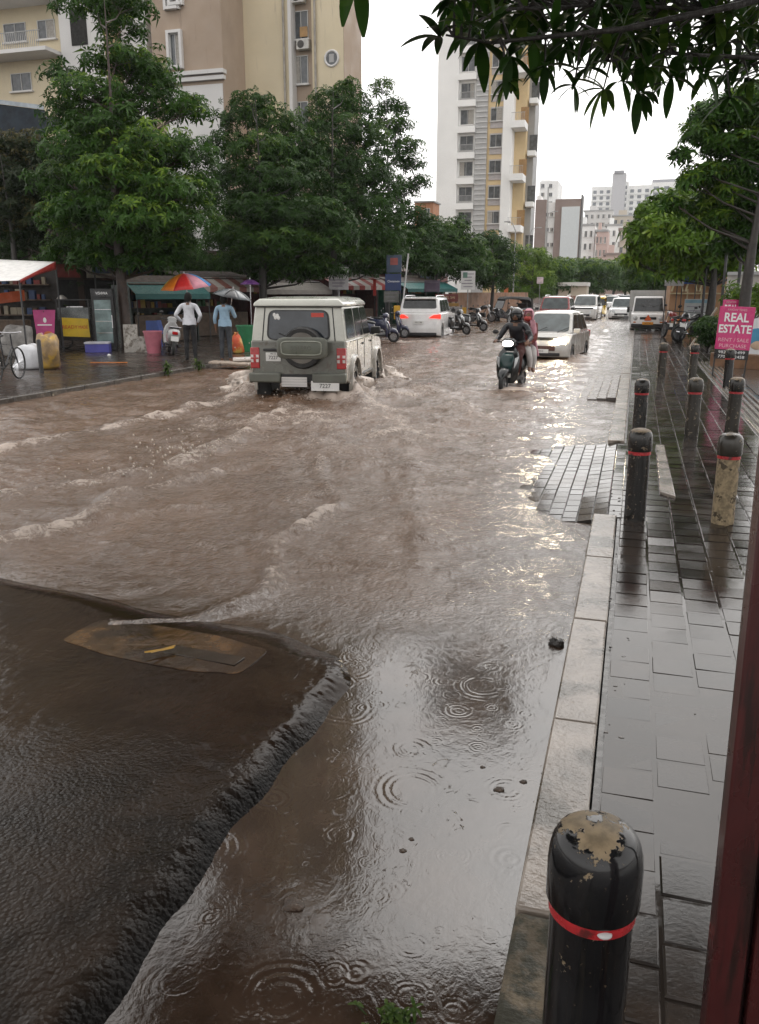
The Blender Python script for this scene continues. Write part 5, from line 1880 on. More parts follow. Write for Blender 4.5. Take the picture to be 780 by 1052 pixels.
        for i in range(9):
            u = i / 8
            rings.append([Vector((-.23 - .06 * u + dx * (.05 + .05 * u) + .012 * math.sin(9 * u + 4 * dx), -.40 + dy * .02 + .015 * math.sin(6 * u + 3 * dx), 1.42 - .72 * u)) for dx, dy in ((-1, -1), (-.5, .4), (0, -.6), (.5, .4), (1, -1), (1, 1), (.5, 1.6), (0, .6), (-.5, 1.6), (-1, 1))])
        b.loft(rings)
        b.build('scarf_end', sc_m, t, smooth=60)
    return t


q = P(528, 380, 16.9)
RZ = PI - R(9)
loc = (q.x, q.y, -.19)
scooter('black scooter with lit headlamp carrying two riders through the flood', (q.x, q.y, -.19), RZ, mat('scooter_black_gloss', (.008, .011, .012), .2, .1, 5, coat=.3), None, True, mat('teal_panel', (.004, .028, .028), .2))
rider('person in black raincoat and black helmet riding the scooter', loc, RZ, mat('black_raincoat', (.014, .015, .02), .35, .3, 7, .6, 14), cloth('maroon_trousers', (.06, .015, .012)))
rider('person with pink head scarf and white trousers sitting sideways behind the rider', loc, RZ, cloth('dark_red_tunic', (.14, .025, .02)), cloth('white_trousers', (.5, .48, .47)), True)
# ============================================================ left roadside
m_wood = mat('weathered_wood', (.09, .06, .04), .6, .3, 6, .4, 30)
m_tin = mat('stained_tin', (.035, .026, .022), .8, .3, 3, .3, 20, dirt=(.05, .025, .015), dthr=.55)
m_darkin = mat('dark_interior', (.022, .018, .016), .8, .3, 2)
LP = -.02


def stall(label, px, t_, w_, d_, h_, m_wall, aw1, aw2, rz=R(70), striped=True, z=LP, awd=1.1):
    """kiosk whose front faces the road; px,t_ = front centre seen in the photo"""
    q = P(px, 345, t_)
    t = thing('market_stall', label, 'market stall', (q.x, q.y, z), rz)
    # local: front at y=0 looking to -y, body behind (+y)
    MB().slab((-w_ / 2, d_, 0), (w_ / 2, d_, 0), (w_ / 2, d_, h_), (-w_ / 2, d_, h_), .04).build('back_wall', m_wall, t)
    for s in (-1, 1):
        MB().box((s * w_ / 2, d_ / 2, h_ / 2), (.05, d_ - .05, h_)).build('side_wall', m_wall, t)
    MB().slab((-w_ / 2 - .1, -.15, h_ + .02), (w_ / 2 + .1, -.15, h_ + .02), (w_ / 2 + .1, d_ + .1, h_ + .35), (-w_ / 2 - .1, d_ + .1, h_ + .35), .04).build('roof', m_tin, t)
    MB().box((0, .35, .5), (w_ * .9, .5, .95)).build('counter', m_wood, t, bevel=.01)
    for k in range(3):
        sh = MB().box((0, d_ - .2, .7 + k * .5), (w_ * .9, .3, .03)).build('shelf', m_wood, t)
        b = MB()
        x = -w_ * .42
        while x < w_ * .42:
            hh, ww = rng.uniform(.12, .34), rng.uniform(.08, .2)
            b.cur = rng.randrange(6)
            b.box((x, d_ - .2, .715 + k * .5 + hh / 2), (ww, .2, hh))
            x += ww + rng.uniform(.01, .08)
        b.build('stock', [mat('stock_red', (.25, .03, .02), .5), mat('stock_cream', (.4, .34, .24), .5), mat('stock_green', (.04, .14, .05), .5), mat('stock_blue', (.03, .07, .2), .5), mat('stock_yellow', (.4, .26, .04), .5), mat('stock_brown', (.1, .05, .03), .5)], sh)
    b = MB()
    n = 10
    for k in range(n):
        b.cur = k % 2 if striped else 0
        x0, x1 = -w_ / 2 - .15 + (w_ + .3) * k / n, -w_ / 2 - .15 + (w_ + .3) * (k + 1) / n
        b.slab((x0, -awd, h_ - .32), (x1, -awd, h_ - .32), (x1, .05, h_ + .08), (x0, .05, h_ + .08), .012)
        b.slab((x0, -awd, h_ - .50), (x1, -awd, h_ - .50), (x1, -awd, h_ - .32), (x0, -awd, h_ - .32), .01)
    b.build('awning', [aw1, aw2], t)
    for s in (-1, 1):
        MB().tube([(s * (w_ / 2 + .1), -awd + .03, 0), (s * (w_ / 2 + .1), -awd + .03, h_ - .3)], .02, 6).build('awning_post', m_dkst, t)
    return t


fab_red, fab_wht = fab('red_awning', (.26, .025, .02)), fab('white_awning', (.42, .39, .36))
fab_pk, fab_bl, fab_gn = fab('faded_pink_awning', (.26, .10, .08)), fab('blue_tarp', (.03, .09, .22)), fab('teal_tarp', (.01, .09, .085))
wall_d, wall_r, wall_g = mat('dark_green_board', (.025, .035, .03), .6, .3, 3), mat('maroon_board', (.09, .022, .02), .6, .3, 3), mat('grey_board', (.09, .085, .08), .6, .3, 3)
stall('dark stall with teal tarp under the big tree, behind the silver scooter', 172, 31, 2.6, 1.8, 2.05, wall_d, fab_gn, fab_gn, R(55), False, awd=.8)
stall('stall with faded pink and white awning behind the person in blue shirt', 228, 35, 3.0, 1.8, 2.3, wall_r, fab_pk, fab_wht, R(55))
stall('dark maroon stall with white edged awning behind the jeep roof', 295, 38, 3.4, 1.8, 2.2, wall_r, fab_wht, fab_pk, R(55), False)
stall('stall with red and white awning beside the white notice board', 362, 42, 3.2, 1.8, 2.4, wall_r, fab_red, fab_wht, R(55))
stall('green fronted stall behind the white SUV', 432, 50, 3.6, 1.8, 2.3, mat('green_board', (.02, .10, .06), .6, .3, 3), fab_gn, fab_bl, R(55), False)

# near stall whose tilted white awning comes in from the left edge
t = thing('market_stall', 'stall with white awning edged in red at the left edge of the street', 'market stall', (0, 0, 0))
a0, a1 = P(-60, 290, 22.5), P(20, 288, 22.5)
a2, a3 = P(57, 269, 25.0), P(-60, 264, 25.5)
b = MB()
rows = []
N = 10
for i in range(N + 1):
    u = i / N
    rows.append([(a0.lerp(a1, v)).lerp(a3.lerp(a2, v), u) - Vector((0, 0, .12 * math.sin(PI * u) * math.sin(PI * v))) for v in [k / N for k in range(N + 1)]])
b.add([p for r_ in rows for p in r_], [(i * (N + 1) + j, i * (N + 1) + j + 1, (i + 1) * (N + 1) + j + 1, (i + 1) * (N + 1) + j) for i in range(N) for j in range(N)])
o = b.build('awning', fab('bright_white_tarp', (.75, .74, .72)), t, smooth=60)
o.modifiers.new('thick', 'SOLIDIFY').thickness = .01
b = MB()
e1 = [rows[i][N] for i in range(N + 1)]
b.add([p + Vector((0, 0, .01)) for p in e1] + [p - Vector((-.02, .02, .07 + .16 * (i / N) ** 2)) for i, p in enumerate(e1)], [(i, i + 1, N + 2 + i, N + 1 + i) for i in range(N)])
o = b.build('red_border', fab_red, t, smooth=60)
o.modifiers.new('thick', 'SOLIDIFY').thickness = .015
for p in (a1, a2, a0, a3):
    MB().tube([(p.x, p.y, LP), (p.x, p.y, p.z)], .025, 6).build('awning_post', m_dkst, t)
bk0, bk1 = P(-80, 345, 27.5), P(64, 345, 27.5)
MB().slab((bk0.x, bk0.y, LP), (bk1.x, bk1.y, LP), (bk1.x, bk1.y, 2.7), (bk0.x, bk0.y, 2.7), .05).build('back_wall', m_darkin, t)
c0_, c1_ = P(-30, 345, 25.6), P(30, 345, 25.6)
MB().slab((c0_.x, c0_.y, LP), (c1_.x, c1_.y, LP), (c1_.x, c1_.y, .95), (c0_.x, c0_.y, .95), .5).build('counter', m_wood, t)
bv = (bk1 - bk0)
bv.z = 0
bl0 = bv.length
bv.normalize()
bn_ = Vector((bv.y, -bv.x, 0))
for k in range(3):
    s_a, s_b = bk1 - bv * 3.0 + bn_ * .2, bk1 - bv * .2 + bn_ * .2
    zz = 1.05 + k * .48
    sh = MB().slab((s_a.x, s_a.y, zz), (s_b.x, s_b.y, zz), (s_b.x - bn_.x * .3, s_b.y - bn_.y * .3, zz), (s_a.x - bn_.x * .3, s_a.y - bn_.y * .3, zz), .03).build('shelf', m_wood, t)
    b = MB()
    u = .1
    while u < 2.6:
        ww, hh = rng.uniform(.08, .22), rng.uniform(.1, .34)
        c = s_a + bv * (u + ww / 2) - bn_ * .1
        b.cur = rng.randrange(4)
        b.box((c.x, c.y, zz + .02 + hh / 2), (ww, ww, hh), Matrix.Rotation(math.atan2(bv.y, bv.x), 3, 'Z'))
        u += ww + rng.uniform(.01, .1)
    b.build('stock', [mat('stock_dim_red', (.14, .02, .015), .5), mat('stock_dim_cream', (.2, .17, .12), .5), mat('stock_dim_brown', (.07, .04, .02), .5), mat('stock_dim_blue', (.02, .04, .1), .5)], sh)
p0_, p1_ = P(-10, 313, 25.4), P(26, 309, 25.4)
MB().slab(p0_, p1_, p1_ + Vector((0, 0, .32)), p0_ + Vector((0, 0, .3)), .02).build('orange_cloth', mat('orange_cloth_strip', (.42, .07, .01), .6), t)

# pink standing banner
q = P(47, 352, 25)
t = thing('standing_banner', 'pink standing banner beside the dark stall at left', 'banner', (q.x, q.y, LP), R(22))
MB().slab((-.22, 0, .28), (.24, 0, .28), (.34, .12, 1.28), (-.32, .12, 1.28), .012).build('panel', mat('magenta_banner', (.42, .03, .17), .4, .15, 4), t)
MB().ell((.02, .07, .98), (.05, .012, .08), 10, 6).build('white_mark', m_wht, t)
MB().box((.01, .055, .84), (.42, .012, .03), Matrix.Rotation(-.12, 3, 'X')).build('white_line', m_wht, t)
MB().ell((.1, .03, .56), (.14, .012, .10), 10, 6).build('orange_mark', mat('orange_print', (.55, .14, .03), .5), t)
MB().ell((-.1, .03, .56), (.05, .012, .06), 10, 6).build('pale_mark', m_yel, t)
for s in (-1, 1):
    MB().tube([(s * .2, .02, 0), (s * .3, .14, 1.28)], .012, 6).build('stand', m_dkst, t)
MB().tube([(0, .1, 1.25), (0, .5, 0)], .012, 6).build('stand', m_dkst, t)

# snack cart with yellow sign and glass case
q = P(78, 355, 26.5)
t = thing('snack_cart', 'dark snack cart with glass case and yellow sign in red letters', 'cart', (q.x, q.y, LP), R(28))
MB().box((0, .3, .62), (1.05, .6, .62)).build('cart_body', m_darkin, t, bevel=.01)
b = MB()
for sx_ in (-.48, .48):
    for sy_ in (.05, .55):
        b.box((sx_, sy_, .78), (.03, .03, 1.56))
b.box((0, .3, 1.56), (1.05, .6, .03))
b.build('case_frame', m_dkst, t)
MB().box((0, .3, 1.14), (.94, .48, .36)).build('glass_case', glass('cloudy_glass', (.09, .10, .10), .12), t)
MB().box((.06, .2, 1.345), (.5, .3, .03)).build('steel_tray', m_chrome, t)
sg = MB().slab((-.36, -.03, .44), (.47, -.03, .40), (.45, -.03, .98), (-.40, -.03, 1.02), .015).build('sign', mat('yellow_sign', (.62, .42, .02), .4, .1, 4), t)
text('READY', .15, mat('red_lettering', (.5, .03, .02), .5), sg, (-.12, -.045, .72))
text('MADE', .15, mat('red_lettering', (.5, .03, .02), .5), sg, (.28, -.045, .71), xs=.7)
for s in (-1, 1):
    M = Matrix.Rotation(PI / 2, 3, 'X')
    MB().torus(.24, .03, M, (s * .42, -.0 + .62, .26), 22, 6).build('wheel', m_tyre, t, smooth=60)
b = MB()
b.lathe([(.17, 0), (.13, .06), (.05, .12), (.02, .13)], 18)
o = b.build('steel_bowl', mat('dull_steel', (.3, .28, .26), .35, metal=.6), smooth=50)
q2 = P(64, 311, 26.9)
o.location = (q2.x, q2.y, 1.56)
tag(o, 'upturned dull steel bowl on top of the snack cart', 'bowl')

# fridge
q = P(109, 357, 26.3)
t = thing('fridge', 'tall black drinks fridge with glass door and white lettered header, by the big tree', 'fridge', (q.x, q.y, LP), R(30))
MB().box((0, .3, .95), (.66, .6, 1.9)).build('cabinet', m_blackpl, t, bevel=.015)
d_ = MB().box((0, -.012, .88), (.60, .04, 1.5)).build('door', m_blackpl, t, bevel=.01)
MB().box((0, -.036, .90), (.50, .012, 1.32)).build('pane', glass('pale_fridge_glass', (.10, .14, .14), .06), d_)
MB().box((.26, -.055, .9), (.02, .03, .4)).build('handle', m_chrome, d_)
h_ = MB().box((0, -.012, 1.76), (.60, .03, .2)).build('header', mat('black_header', (.02, .02, .022), .3), t)
text('VISHWA', .12, m_wht, h_, (0, -.03, 1.76), xs=.8)
for k in range(3):
    MB().box((0, -.045, .55 + k * .36), (.48, .004, .015)).build('shelf_edge', m_chrome, t)
q = P(101, 356, 25.6)
t = thing('crate', 'blue and white plastic crate on the ground beside the fridge', 'crate', (q.x, q.y, LP), R(25))
b = MB()
for s in (-1, 1):
    b.box((s * .34, 0, .14), (.03, .44, .28))
    b.box((0, s * .22, .14), (.71, .03, .28))
b.box((0, 0, .015), (.68, .44, .03))
b.build('box', mat('purple_blue_plastic', (.06, .06, .28), .4), t, bevel=.008)
MB().box((0, 0, .285), (.74, .50, .06)).build('rim', mat('whitish_plastic', (.45, .45, .5), .4), t, bevel=.01)
q = P(106, 276, 28)
t = thing('shop_sign', 'dark blue shop board hanging above the fridge', 'sign', (q.x, q.y, LP), R(25))
MB().box((0, 0, 2.72), (.7, .08, .62)).build('panel', mat('dark_blue_board', (.012, .03, .07), .4), t, bevel=.01)
for s in (-1, 1):
    MB().tube([(s * .3, .06, 0), (s * .3, .06, 2.9)], .025, 6).build('post', m_dkst, t)


# sacks: pinched bags with folds
def sack(name, label, loc, w_, h_, m, rz, neck=True):
    b = MB()
    rings = []
    prof = [(.02, .75), (.10, .95), (.35, 1.0), (.6, .93), (.78, .72), (.88, .42), (.93, .25), (1.0, .38)] if neck else [(.02, .85), (.12, 1), (.5, 1.0), (.8, .95), (.96, .8), (1.0, .5)]
    for z, q_ in prof:
        rings.append([(w_ * .5 * q_ * math.cos(a) * (1 + .13 * math.sin(3 * a + z * 5 + loc[0]) + .06 * math.sin(7 * a + z * 11)) + w_ * .08 * math.sin(z * 4 + loc[0]), w_ * .38 * q_ * math.sin(a) * (1 + .12 * math.sin(2 * a + z * 6) + .06 * math.sin(8 * a - z * 9)), h_ * z * (1 + .05 * math.sin(2 * a + loc[0]) + .03 * math.sin(5 * a))) for a in [2 * PI * k / 26 for k in range(26)]])
    b.loft(rings)
    o = b.build(name, m, smooth=70)
    o.location = loc
    o.rotation_euler = (0, 0, rz)
    return tag(o, label, 'sack')


q = G(33, 379, LP)
sack('sack', 'white plastic sack lying on the wet kerb beside the bicycle', (q.x, q.y, LP), .78, .56, mat('white_plastic_bag', (.62, .63, .66), .35, .1, 5, .8, 9), R(20), False)
q = G(51, 379, LP)
sack('sack', 'tan sack with yellow folds leaning against the short dark post', (q.x, q.y, LP), .62, .80, mat('tan_sack', (.26, .17, .08), .5, .4, 5, .8, 9, dirt=(.45, .28, .05), dthr=.55, dscale=3), R(-20), False)
q = G(43, 383, LP)
t = MB().lathe([(.05, 0), (.05, .72), (.04, .75), (.002, .76)], 12).build('short_post', m_dkst, smooth=40, loc=(q.x, q.y, LP))
tag(t, 'short dark iron post between the white sack and the tan sack', 'post')
q = P(20, 352, 23.5)
sack('sack', 'grey bundle of sacks piled behind the bicycle', (q.x, q.y, LP), .9, .85, mat('grey_sack', (.2, .19, .18), .5, .3, 5, .8, 9), R(10), False)

# white-painted block and board at the foot of the big tree, pink bin, chairs
q = P(140, 357, 25.5)
t = thing('leaning_board', 'off white painted boards leaning at the foot of the big tree', 'board', (q.x, q.y, LP), R(22))
MB().box((-.14, 0, .42), (.42, .06, .84), Matrix.Rotation(-.08, 3, 'X')).build('tall_board', mat('dirty_white_board', (.34, .32, .29), .5, .25, 4, dirt=(.12, .1, .08), dthr=.55), t)
MB().box((.22, -.06, .24), (.34, .05, .48), Matrix.Rotation(-.10, 3, 'X')).build('low_board', mat('dirty_white_board', (.34, .32, .29), .5), t)
q = P(158, 357, 25.2)
t = thing('bin', 'faded pink plastic bin behind the silver scooter', 'bin', (q.x, q.y, LP))
MB().lathe([(.20, 0), (.27, .62), (.29, .62), (.29, .66), (.25, .66), (.20, .1)], 22).build('tub', mat('faded_pink_plastic', (.42, .13, .17), .45, .15), t, smooth=40)
q = P(253, 352, 26)
t = thing('bin', 'dark green round bin between the person in blue shirt and the jeep', 'bin', (q.x, q.y, LP))
MB().lathe([(.22, 0), (.28, .74), (.31, .74), (.31, .80), (.27, .80), (.22, .1)], 22).build('tub', mat('green_plastic', (.015, .15, .06), .4, .15), t, smooth=40)
q = P(244, 354, 25)
sack('bag', 'orange-red and yellow bag beside the green bin', (q.x, q.y, LP), .36, .62, mat('orange_bag', (.5, .07, .02), .5, .2, 5, dirt=(.5, .34, .08), dthr=.52, dscale=3), 0)


def plastic_chair(label, loc, rz, m, proto=[None]):
    t = thing('plastic_chair', label, 'chair', loc, rz, 'blue plastic chairs at the stall')
    MB().box((0, 0, .43), (.44, .42, .035)).build('seat', m, t, bevel=.012)
    MB().slab((-.21, .20, .44), (.21, .20, .44), (.19, .28, .86), (-.19, .28, .86), .02).build('backrest', m, t, bevel=.006)
    for sx_ in (-.2, .2):
        for sy_ in (-.19, .19):
            MB().tube([(sx_, sy_, .42), (sx_ * 1.15, sy_ * 1.15, 0)], .022, 6).build('leg', m, t)
    return t


m_blch = mat('blue_chair_plastic', (.015, .05, .22), .4)
q = P(158, 345, 28)
ch = plastic_chair('blue plastic chair left of the rainbow umbrella pole', (q.x, q.y, LP), R(40), m_blch)
q = P(172, 342, 28.5)
copy_tree(ch, (q.x, q.y, LP), R(100), 'blue plastic chair right under the rainbow umbrella')

# plank bridge over the kerb and weeds
q = G(237, 375, 0)
o = MB().box((0, 0, 0), (1.0, .55, .05)).build('plank', mat('pale_plank', (.40, .33, .27), .35, .2, 5, dirt=(.1, .08, .06), dthr=.58), bevel=.01, loc=(q.x, q.y, .055))
o.rotation_euler = (0, .04, R(15))
tag(o, 'pale plank laid on the kerb under the person in blue shirt', 'plank')
q = G(250, 374, 0)
o = MB().box((0, 0, 0), (.5, .4, .06)).build('board', mat('white_board_piece', (.62, .58, .55), .35, .1), bevel=.01, loc=(q.x, q.y, .13))
o.rotation_euler = (.02, -.03, R(25))
tag(o, 'white board piece lying on the end of the pale plank', 'board')
q = G(19 * 5.26 / 5.26 + 93, 365, 0)
o = lump('crumpled_paper', 'small scrap of white paper on the left pavement', 'litter', (q.x, q.y, 0), .05, m_wht, 5)
q = G(112, 373, 0)
o = MB().box((0, 0, 0), (.95, .05, .03)).build('orange_pipe', mat('orange_plastic', (.45, .14, .02), .4), bevel=.008, loc=(q.x, q.y, .01))
o.rotation_euler = (0, 0, R(20))
tag(o, 'thin orange strip lying on the wet left pavement', 'strip')
# =================================================================== trees
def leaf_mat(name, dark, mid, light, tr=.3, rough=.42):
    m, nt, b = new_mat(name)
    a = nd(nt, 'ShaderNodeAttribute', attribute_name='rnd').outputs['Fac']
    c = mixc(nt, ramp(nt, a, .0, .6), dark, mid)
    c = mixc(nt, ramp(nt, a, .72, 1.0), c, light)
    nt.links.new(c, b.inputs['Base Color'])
    b.inputs['Roughness'].default_value = rough
    b.inputs['Specular IOR Level'].default_value = .13
    tl = nt.nodes.new('ShaderNodeBsdfTranslucent')
    nt.links.new(c, tl.inputs['Color'])
    mx = nt.nodes.new('ShaderNodeMixShader')
    mx.inputs[0].default_value = tr
    out = [n for n in nt.nodes if n.type == 'OUTPUT_MATERIAL'][0]
    nt.links.new(b.outputs[0], mx.inputs[1])
    nt.links.new(tl.outputs[0], mx.inputs[2])
    nt.links.new(mx.outputs[0], out.inputs[0])
    return m


m_leaf = leaf_mat('street_leaf', (.011, .033, .005), (.034, .085, .010), (.125, .205, .018))
m_leafd = leaf_mat('dark_street_leaf', (.010, .029, .005), (.028, .070, .010), (.070, .130, .016))
m_leafl = leaf_mat('light_leaf', (.034, .078, .007), (.085, .16, .014), (.19, .28, .035))
m_bark = mat('wet_bark', (.035, .020, .014), .5, .35, 6, 1, 30)
m_barkd = mat('dark_bark', (.022, .018, .015), .5, .35, 6, 1, 30)


def whorl(nl=7, droop=.22, wid=.15):
    V, Fq = [], []
    for k in range(nl):
        a = 2 * PI * k / nl
        for r_, s, z in ((.04, 0, 0), (.5, -wid, .07), (1.0, 0, -droop), (.5, wid, .07)):
            V.append((r_ * math.cos(a) - s * math.sin(a), r_ * math.sin(a) + s * math.cos(a), z))
        Fq.append(tuple(4 * k + j for j in range(4)))
    return np.array(V), np.array(Fq)


def scatter(Pts, Nrm, size, rnd, rs, nl=7, droop=.22, wid=.15):
    TV, TF = whorl(nl, droop, wid)
    N = len(Pts)
    n = Nrm / np.linalg.norm(Nrm, axis=1)[:, None]
    h = np.tile(np.array([.31, .77, .2]), (N, 1))
    u = np.cross(n, h)
    u /= np.linalg.norm(u, axis=1)[:, None] + 1e-9
    v = np.cross(n, u)
    a = rs.rand(N) * 6.28
    uu = u * np.cos(a)[:, None] + v * np.sin(a)[:, None]
    vv = np.cross(n, uu)
    s = (size * (.65 + .7 * rs.rand(N)))[:, None, None]
    jit = 1 + .25 * rs.randn(N, len(TV), 1)
    T = TV[None] * jit
    W = Pts[:, None, :] + s * (T[:, :, 0:1] * uu[:, None] + T[:, :, 1:2] * vv[:, None] + T[:, :, 2:3] * n[:, None])
    Fa = (np.arange(N)[:, None, None] * len(TV) + TF[None]).reshape(-1, 4)
    rr = np.clip(np.repeat(rnd, nl) + .12 * rs.randn(N * nl), 0, 1)
    return W.reshape(-1, 3), Fa, rr


def crown_pts(clumps, per, rs, up=.0):
    Pn, Nn, Rn = [], [], []
    tot = sum(c[3] * c[4] + c[5] * c[3] for c in clumps)
    for c in clumps:
        k = max(8, int(per * (c[3] * c[4] + c[5] * c[3]) / tot))
        d = rs.randn(k * 2, 3)
        d /= np.linalg.norm(d, axis=1)[:, None]
        d = d[d[:, 2] > -.55][:k]
        r = (.35 + .75 * rs.rand(len(d)) ** .55)
        r = r * (1 + .22 * np.sin(d[:, 0] * 5 + c[0] * 3) * np.cos(d[:, 1] * 6 + c[2] * 2))
        p = np.array(c[:3]) + d * r[:, None] * np.array(c[3:6])
        Pn.append(p)
        Nn.append(d * .8 + np.array([0, 0, .75]) + .45 * rs.randn(len(d), 3))
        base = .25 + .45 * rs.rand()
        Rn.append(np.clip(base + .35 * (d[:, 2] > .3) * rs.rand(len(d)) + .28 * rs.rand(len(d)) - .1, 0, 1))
    return np.concatenate(Pn), np.concatenate(Nn), np.concatenate(Rn)


def tree(name, label, loc, clumps, n, size, m_l, m_b, trunk_r=.14, seed=1, group=None, lean=(0, 0), nl=7, forkz=None, droop=.3, wid=.15):
    """clumps relative to the trunk base"""
    rs = np.random.RandomState(seed)
    t = thing(name, label, 'tree', loc, 0, group)
    zt = max(c[2] for c in clumps)
    zl = min(c[2] - c[5] * .5 for c in clumps)
    fz = forkz or zl * .85
    b = MB()
    tp = [(lean[0] * u + .06 * math.sin(5 * u + seed), lean[1] * u + .05 * math.cos(4 * u + seed), (zt * .96) * u) for u in (0, .02, .15, .3, .45, .6, .75, .9, 1)]
    b.tube(tp, [trunk_r * q for q in (1.5, 1.15, 1, .92, .75, .45, .22, .12, .05)], 10)
    for c in clumps:
        u = min(.92, max(fz, c[2] - .35 - .35 * math.hypot(c[0], c[1])) / (zt * .96))
        s = Vector((lean[0] * u + .06 * math.sin(5 * u + seed), lean[1] * u + .05 * math.cos(4 * u + seed), zt * .96 * u))
        e = Vector(c[:3])
        mid = s.lerp(e, .5) + Vector((0, 0, -.12 * (e - s).length * .5))
        rr = trunk_r * .38 * (1 - .6 * u)
        b.tube([s, mid, e], [rr, rr * .7, rr * .25], 6)
        for k in range(4):
            f = e + Vector((rs.randn() * c[3] * .5, rs.randn() * c[4] * .5, rs.rand() * c[5] * .6))
            b.tube([mid.lerp(e, .3 + .15 * k), f], [rr * .4, rr * .12], 4)
    b.build('trunk', m_b, t, smooth=60)
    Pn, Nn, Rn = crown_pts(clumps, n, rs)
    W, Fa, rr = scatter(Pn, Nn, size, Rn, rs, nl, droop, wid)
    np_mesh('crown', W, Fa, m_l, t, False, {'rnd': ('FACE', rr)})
    return t


def rel(base, lst):
    """clumps from photo measurements: (px, py, half width px, half height px, depth offset)"""
    out = []
    for px, py, hw, hh, do in lst:
        q = P(px, py, base[3] + do)
        s = (base[3] + do) / F_PX
        out.append((q.x - base[0], q.y - base[1], q.z - base[2], hw * s, hw * s * 1.0, hh * s))
    return out


def tbase(px, t_, z=-.02):
    q = P(px, 345, t_)
    return (q.x, q.y, z, t_)


# T1 big tiered tree on the left
bs = tbase(131, 27)
cl = rel(bs, [(125, 28, 26, 16, 0), (98, 6, 42, 13, .4), (128, 5, 30, 12, -.5), (140, 70, 34, 20, .3), (120, 62, 34, 16, -.6), (68, 78, 24, 12, .2), (160, 82, 26, 16, .5), (92, 96, 42, 16, -.8), (150, 108, 46, 18, .7), (196, 112, 26, 14, 0), (75, 118, 30, 18, .6),
              (110, 128, 40, 20, -1.2), (140, 150, 50, 22, -1.0), (190, 160, 36, 20, -.6), (85, 150, 40, 20, -1.1), (70, 185, 36, 22, .4), (120, 180, 46, 20, -1.6), (170, 195, 44, 18, -1.3), (205, 190, 22, 14, -.5), (95, 215, 42, 18, -1.5), (145, 222, 44, 20, -1.8), (185, 228, 38, 14, -1.0),
              (65, 222, 30, 22, -.2), (120, 245, 40, 14, -.8), (165, 250, 36, 14, -.6), (80, 250, 30, 16, .4), (105, 268, 34, 10, -.4), (150, 270, 34, 9, -.3), (185, 262, 26, 10, 0), (60, 262, 24, 10, .6), (140, 190, 50, 40, 1.2), (110, 150, 48, 40, 1.2), (200, 215, 24, 16, .8)])
tree('street_tree', 'tallest tiered street tree at left, with brown trunk beside the fridge', bs[:3], cl, 5200, .225, m_leaf, m_bark, .17, 3, 'street trees on the left pavement')
# T2
bs = tbase(272, 34)
cl = rel(bs, [(258, 105, 24, 10, 0), (248, 122, 26, 14, 0), (280, 125, 30, 16, .3), (235, 150, 24, 16, .3), (265, 155, 36, 18, -.8), (300, 150, 30, 18, .4), (245, 182, 30, 18, -.5), (285, 185, 38, 18, -1.1), (318, 178, 24, 18, .2), (230, 208, 26, 14, .2), (262, 215, 38, 16, -1.4), (300, 218, 40, 16, -1.5),
              (332, 222, 32, 16, -1.2), (240, 240, 34, 16, -1), (285, 248, 42, 16, -1.3), (325, 250, 34, 16, -.8), (265, 268, 38, 12, -.2), (310, 272, 34, 12, -.2), (240, 268, 26, 10, .4), (285, 284, 30, 8, .4), (335, 280, 24, 8, .2), (275, 200, 46, 50, 1.4), (300, 170, 36, 40, 1.2), (345, 240, 24, 18, -.8)])
tree('street_tree', 'broad dark street tree directly above the jeep', bs[:3], cl, 4600, .225, m_leafd, m_barkd, .16, 5, 'street trees on the left pavement')
# T3
bs = tbase(345, 38)
cl = rel(bs, [(358, 92, 16, 10, 0), (340, 105, 24, 14, 0), (366, 112, 22, 16, 0), (325, 125, 18, 16, .3), (350, 135, 32, 20, -.6), (378, 145, 24, 20, 0), (335, 165, 30, 20, -.6), (366, 178, 34, 22, -.8), (392, 185, 20, 20, .2), (345, 205, 34, 20, -1), (380, 215, 32, 20, -.6), (355, 240, 40, 18, -.8), (395, 245, 26, 18, 0), (370, 262, 38, 12, 0), (350, 278, 26, 9, 0), (390, 275, 22, 9, .4), (360, 190, 36, 60, 1.2), (380, 250, 40, 30, 1.2)])
tree('street_tree', 'dark street tree rising behind the white notice board', bs[:3], cl, 4000, .225, m_leafd, m_barkd, .15, 8, 'street trees on the left pavement')
# T4 slender with gaps
bs = tbase(398, 43)
cl = rel(bs, [(392, 92, 12, 12, 0), (404, 112, 16, 12, 0), (412, 128, 14, 10, 0), (396, 135, 18, 14, 0), (416, 150, 18, 10, .3), (424, 168, 14, 12, .3), (400, 165, 18, 14, 0), (430, 188, 12, 9, 0), (412, 195, 18, 12, 0), (398, 205, 20, 14, 0), (418, 222, 20, 14, 0), (400, 238, 24, 16, 0), (426, 248, 22, 18, 0), (440, 235, 16, 14, .4), (405, 262, 30, 16, -.3), (434, 268, 22, 16, 0)])
tree('street_tree', 'slender open street tree with sky showing through its right edge', bs[:3], cl, 1500, .27, m_leafd, m_barkd, .13, 12, 'street trees on the left pavement')
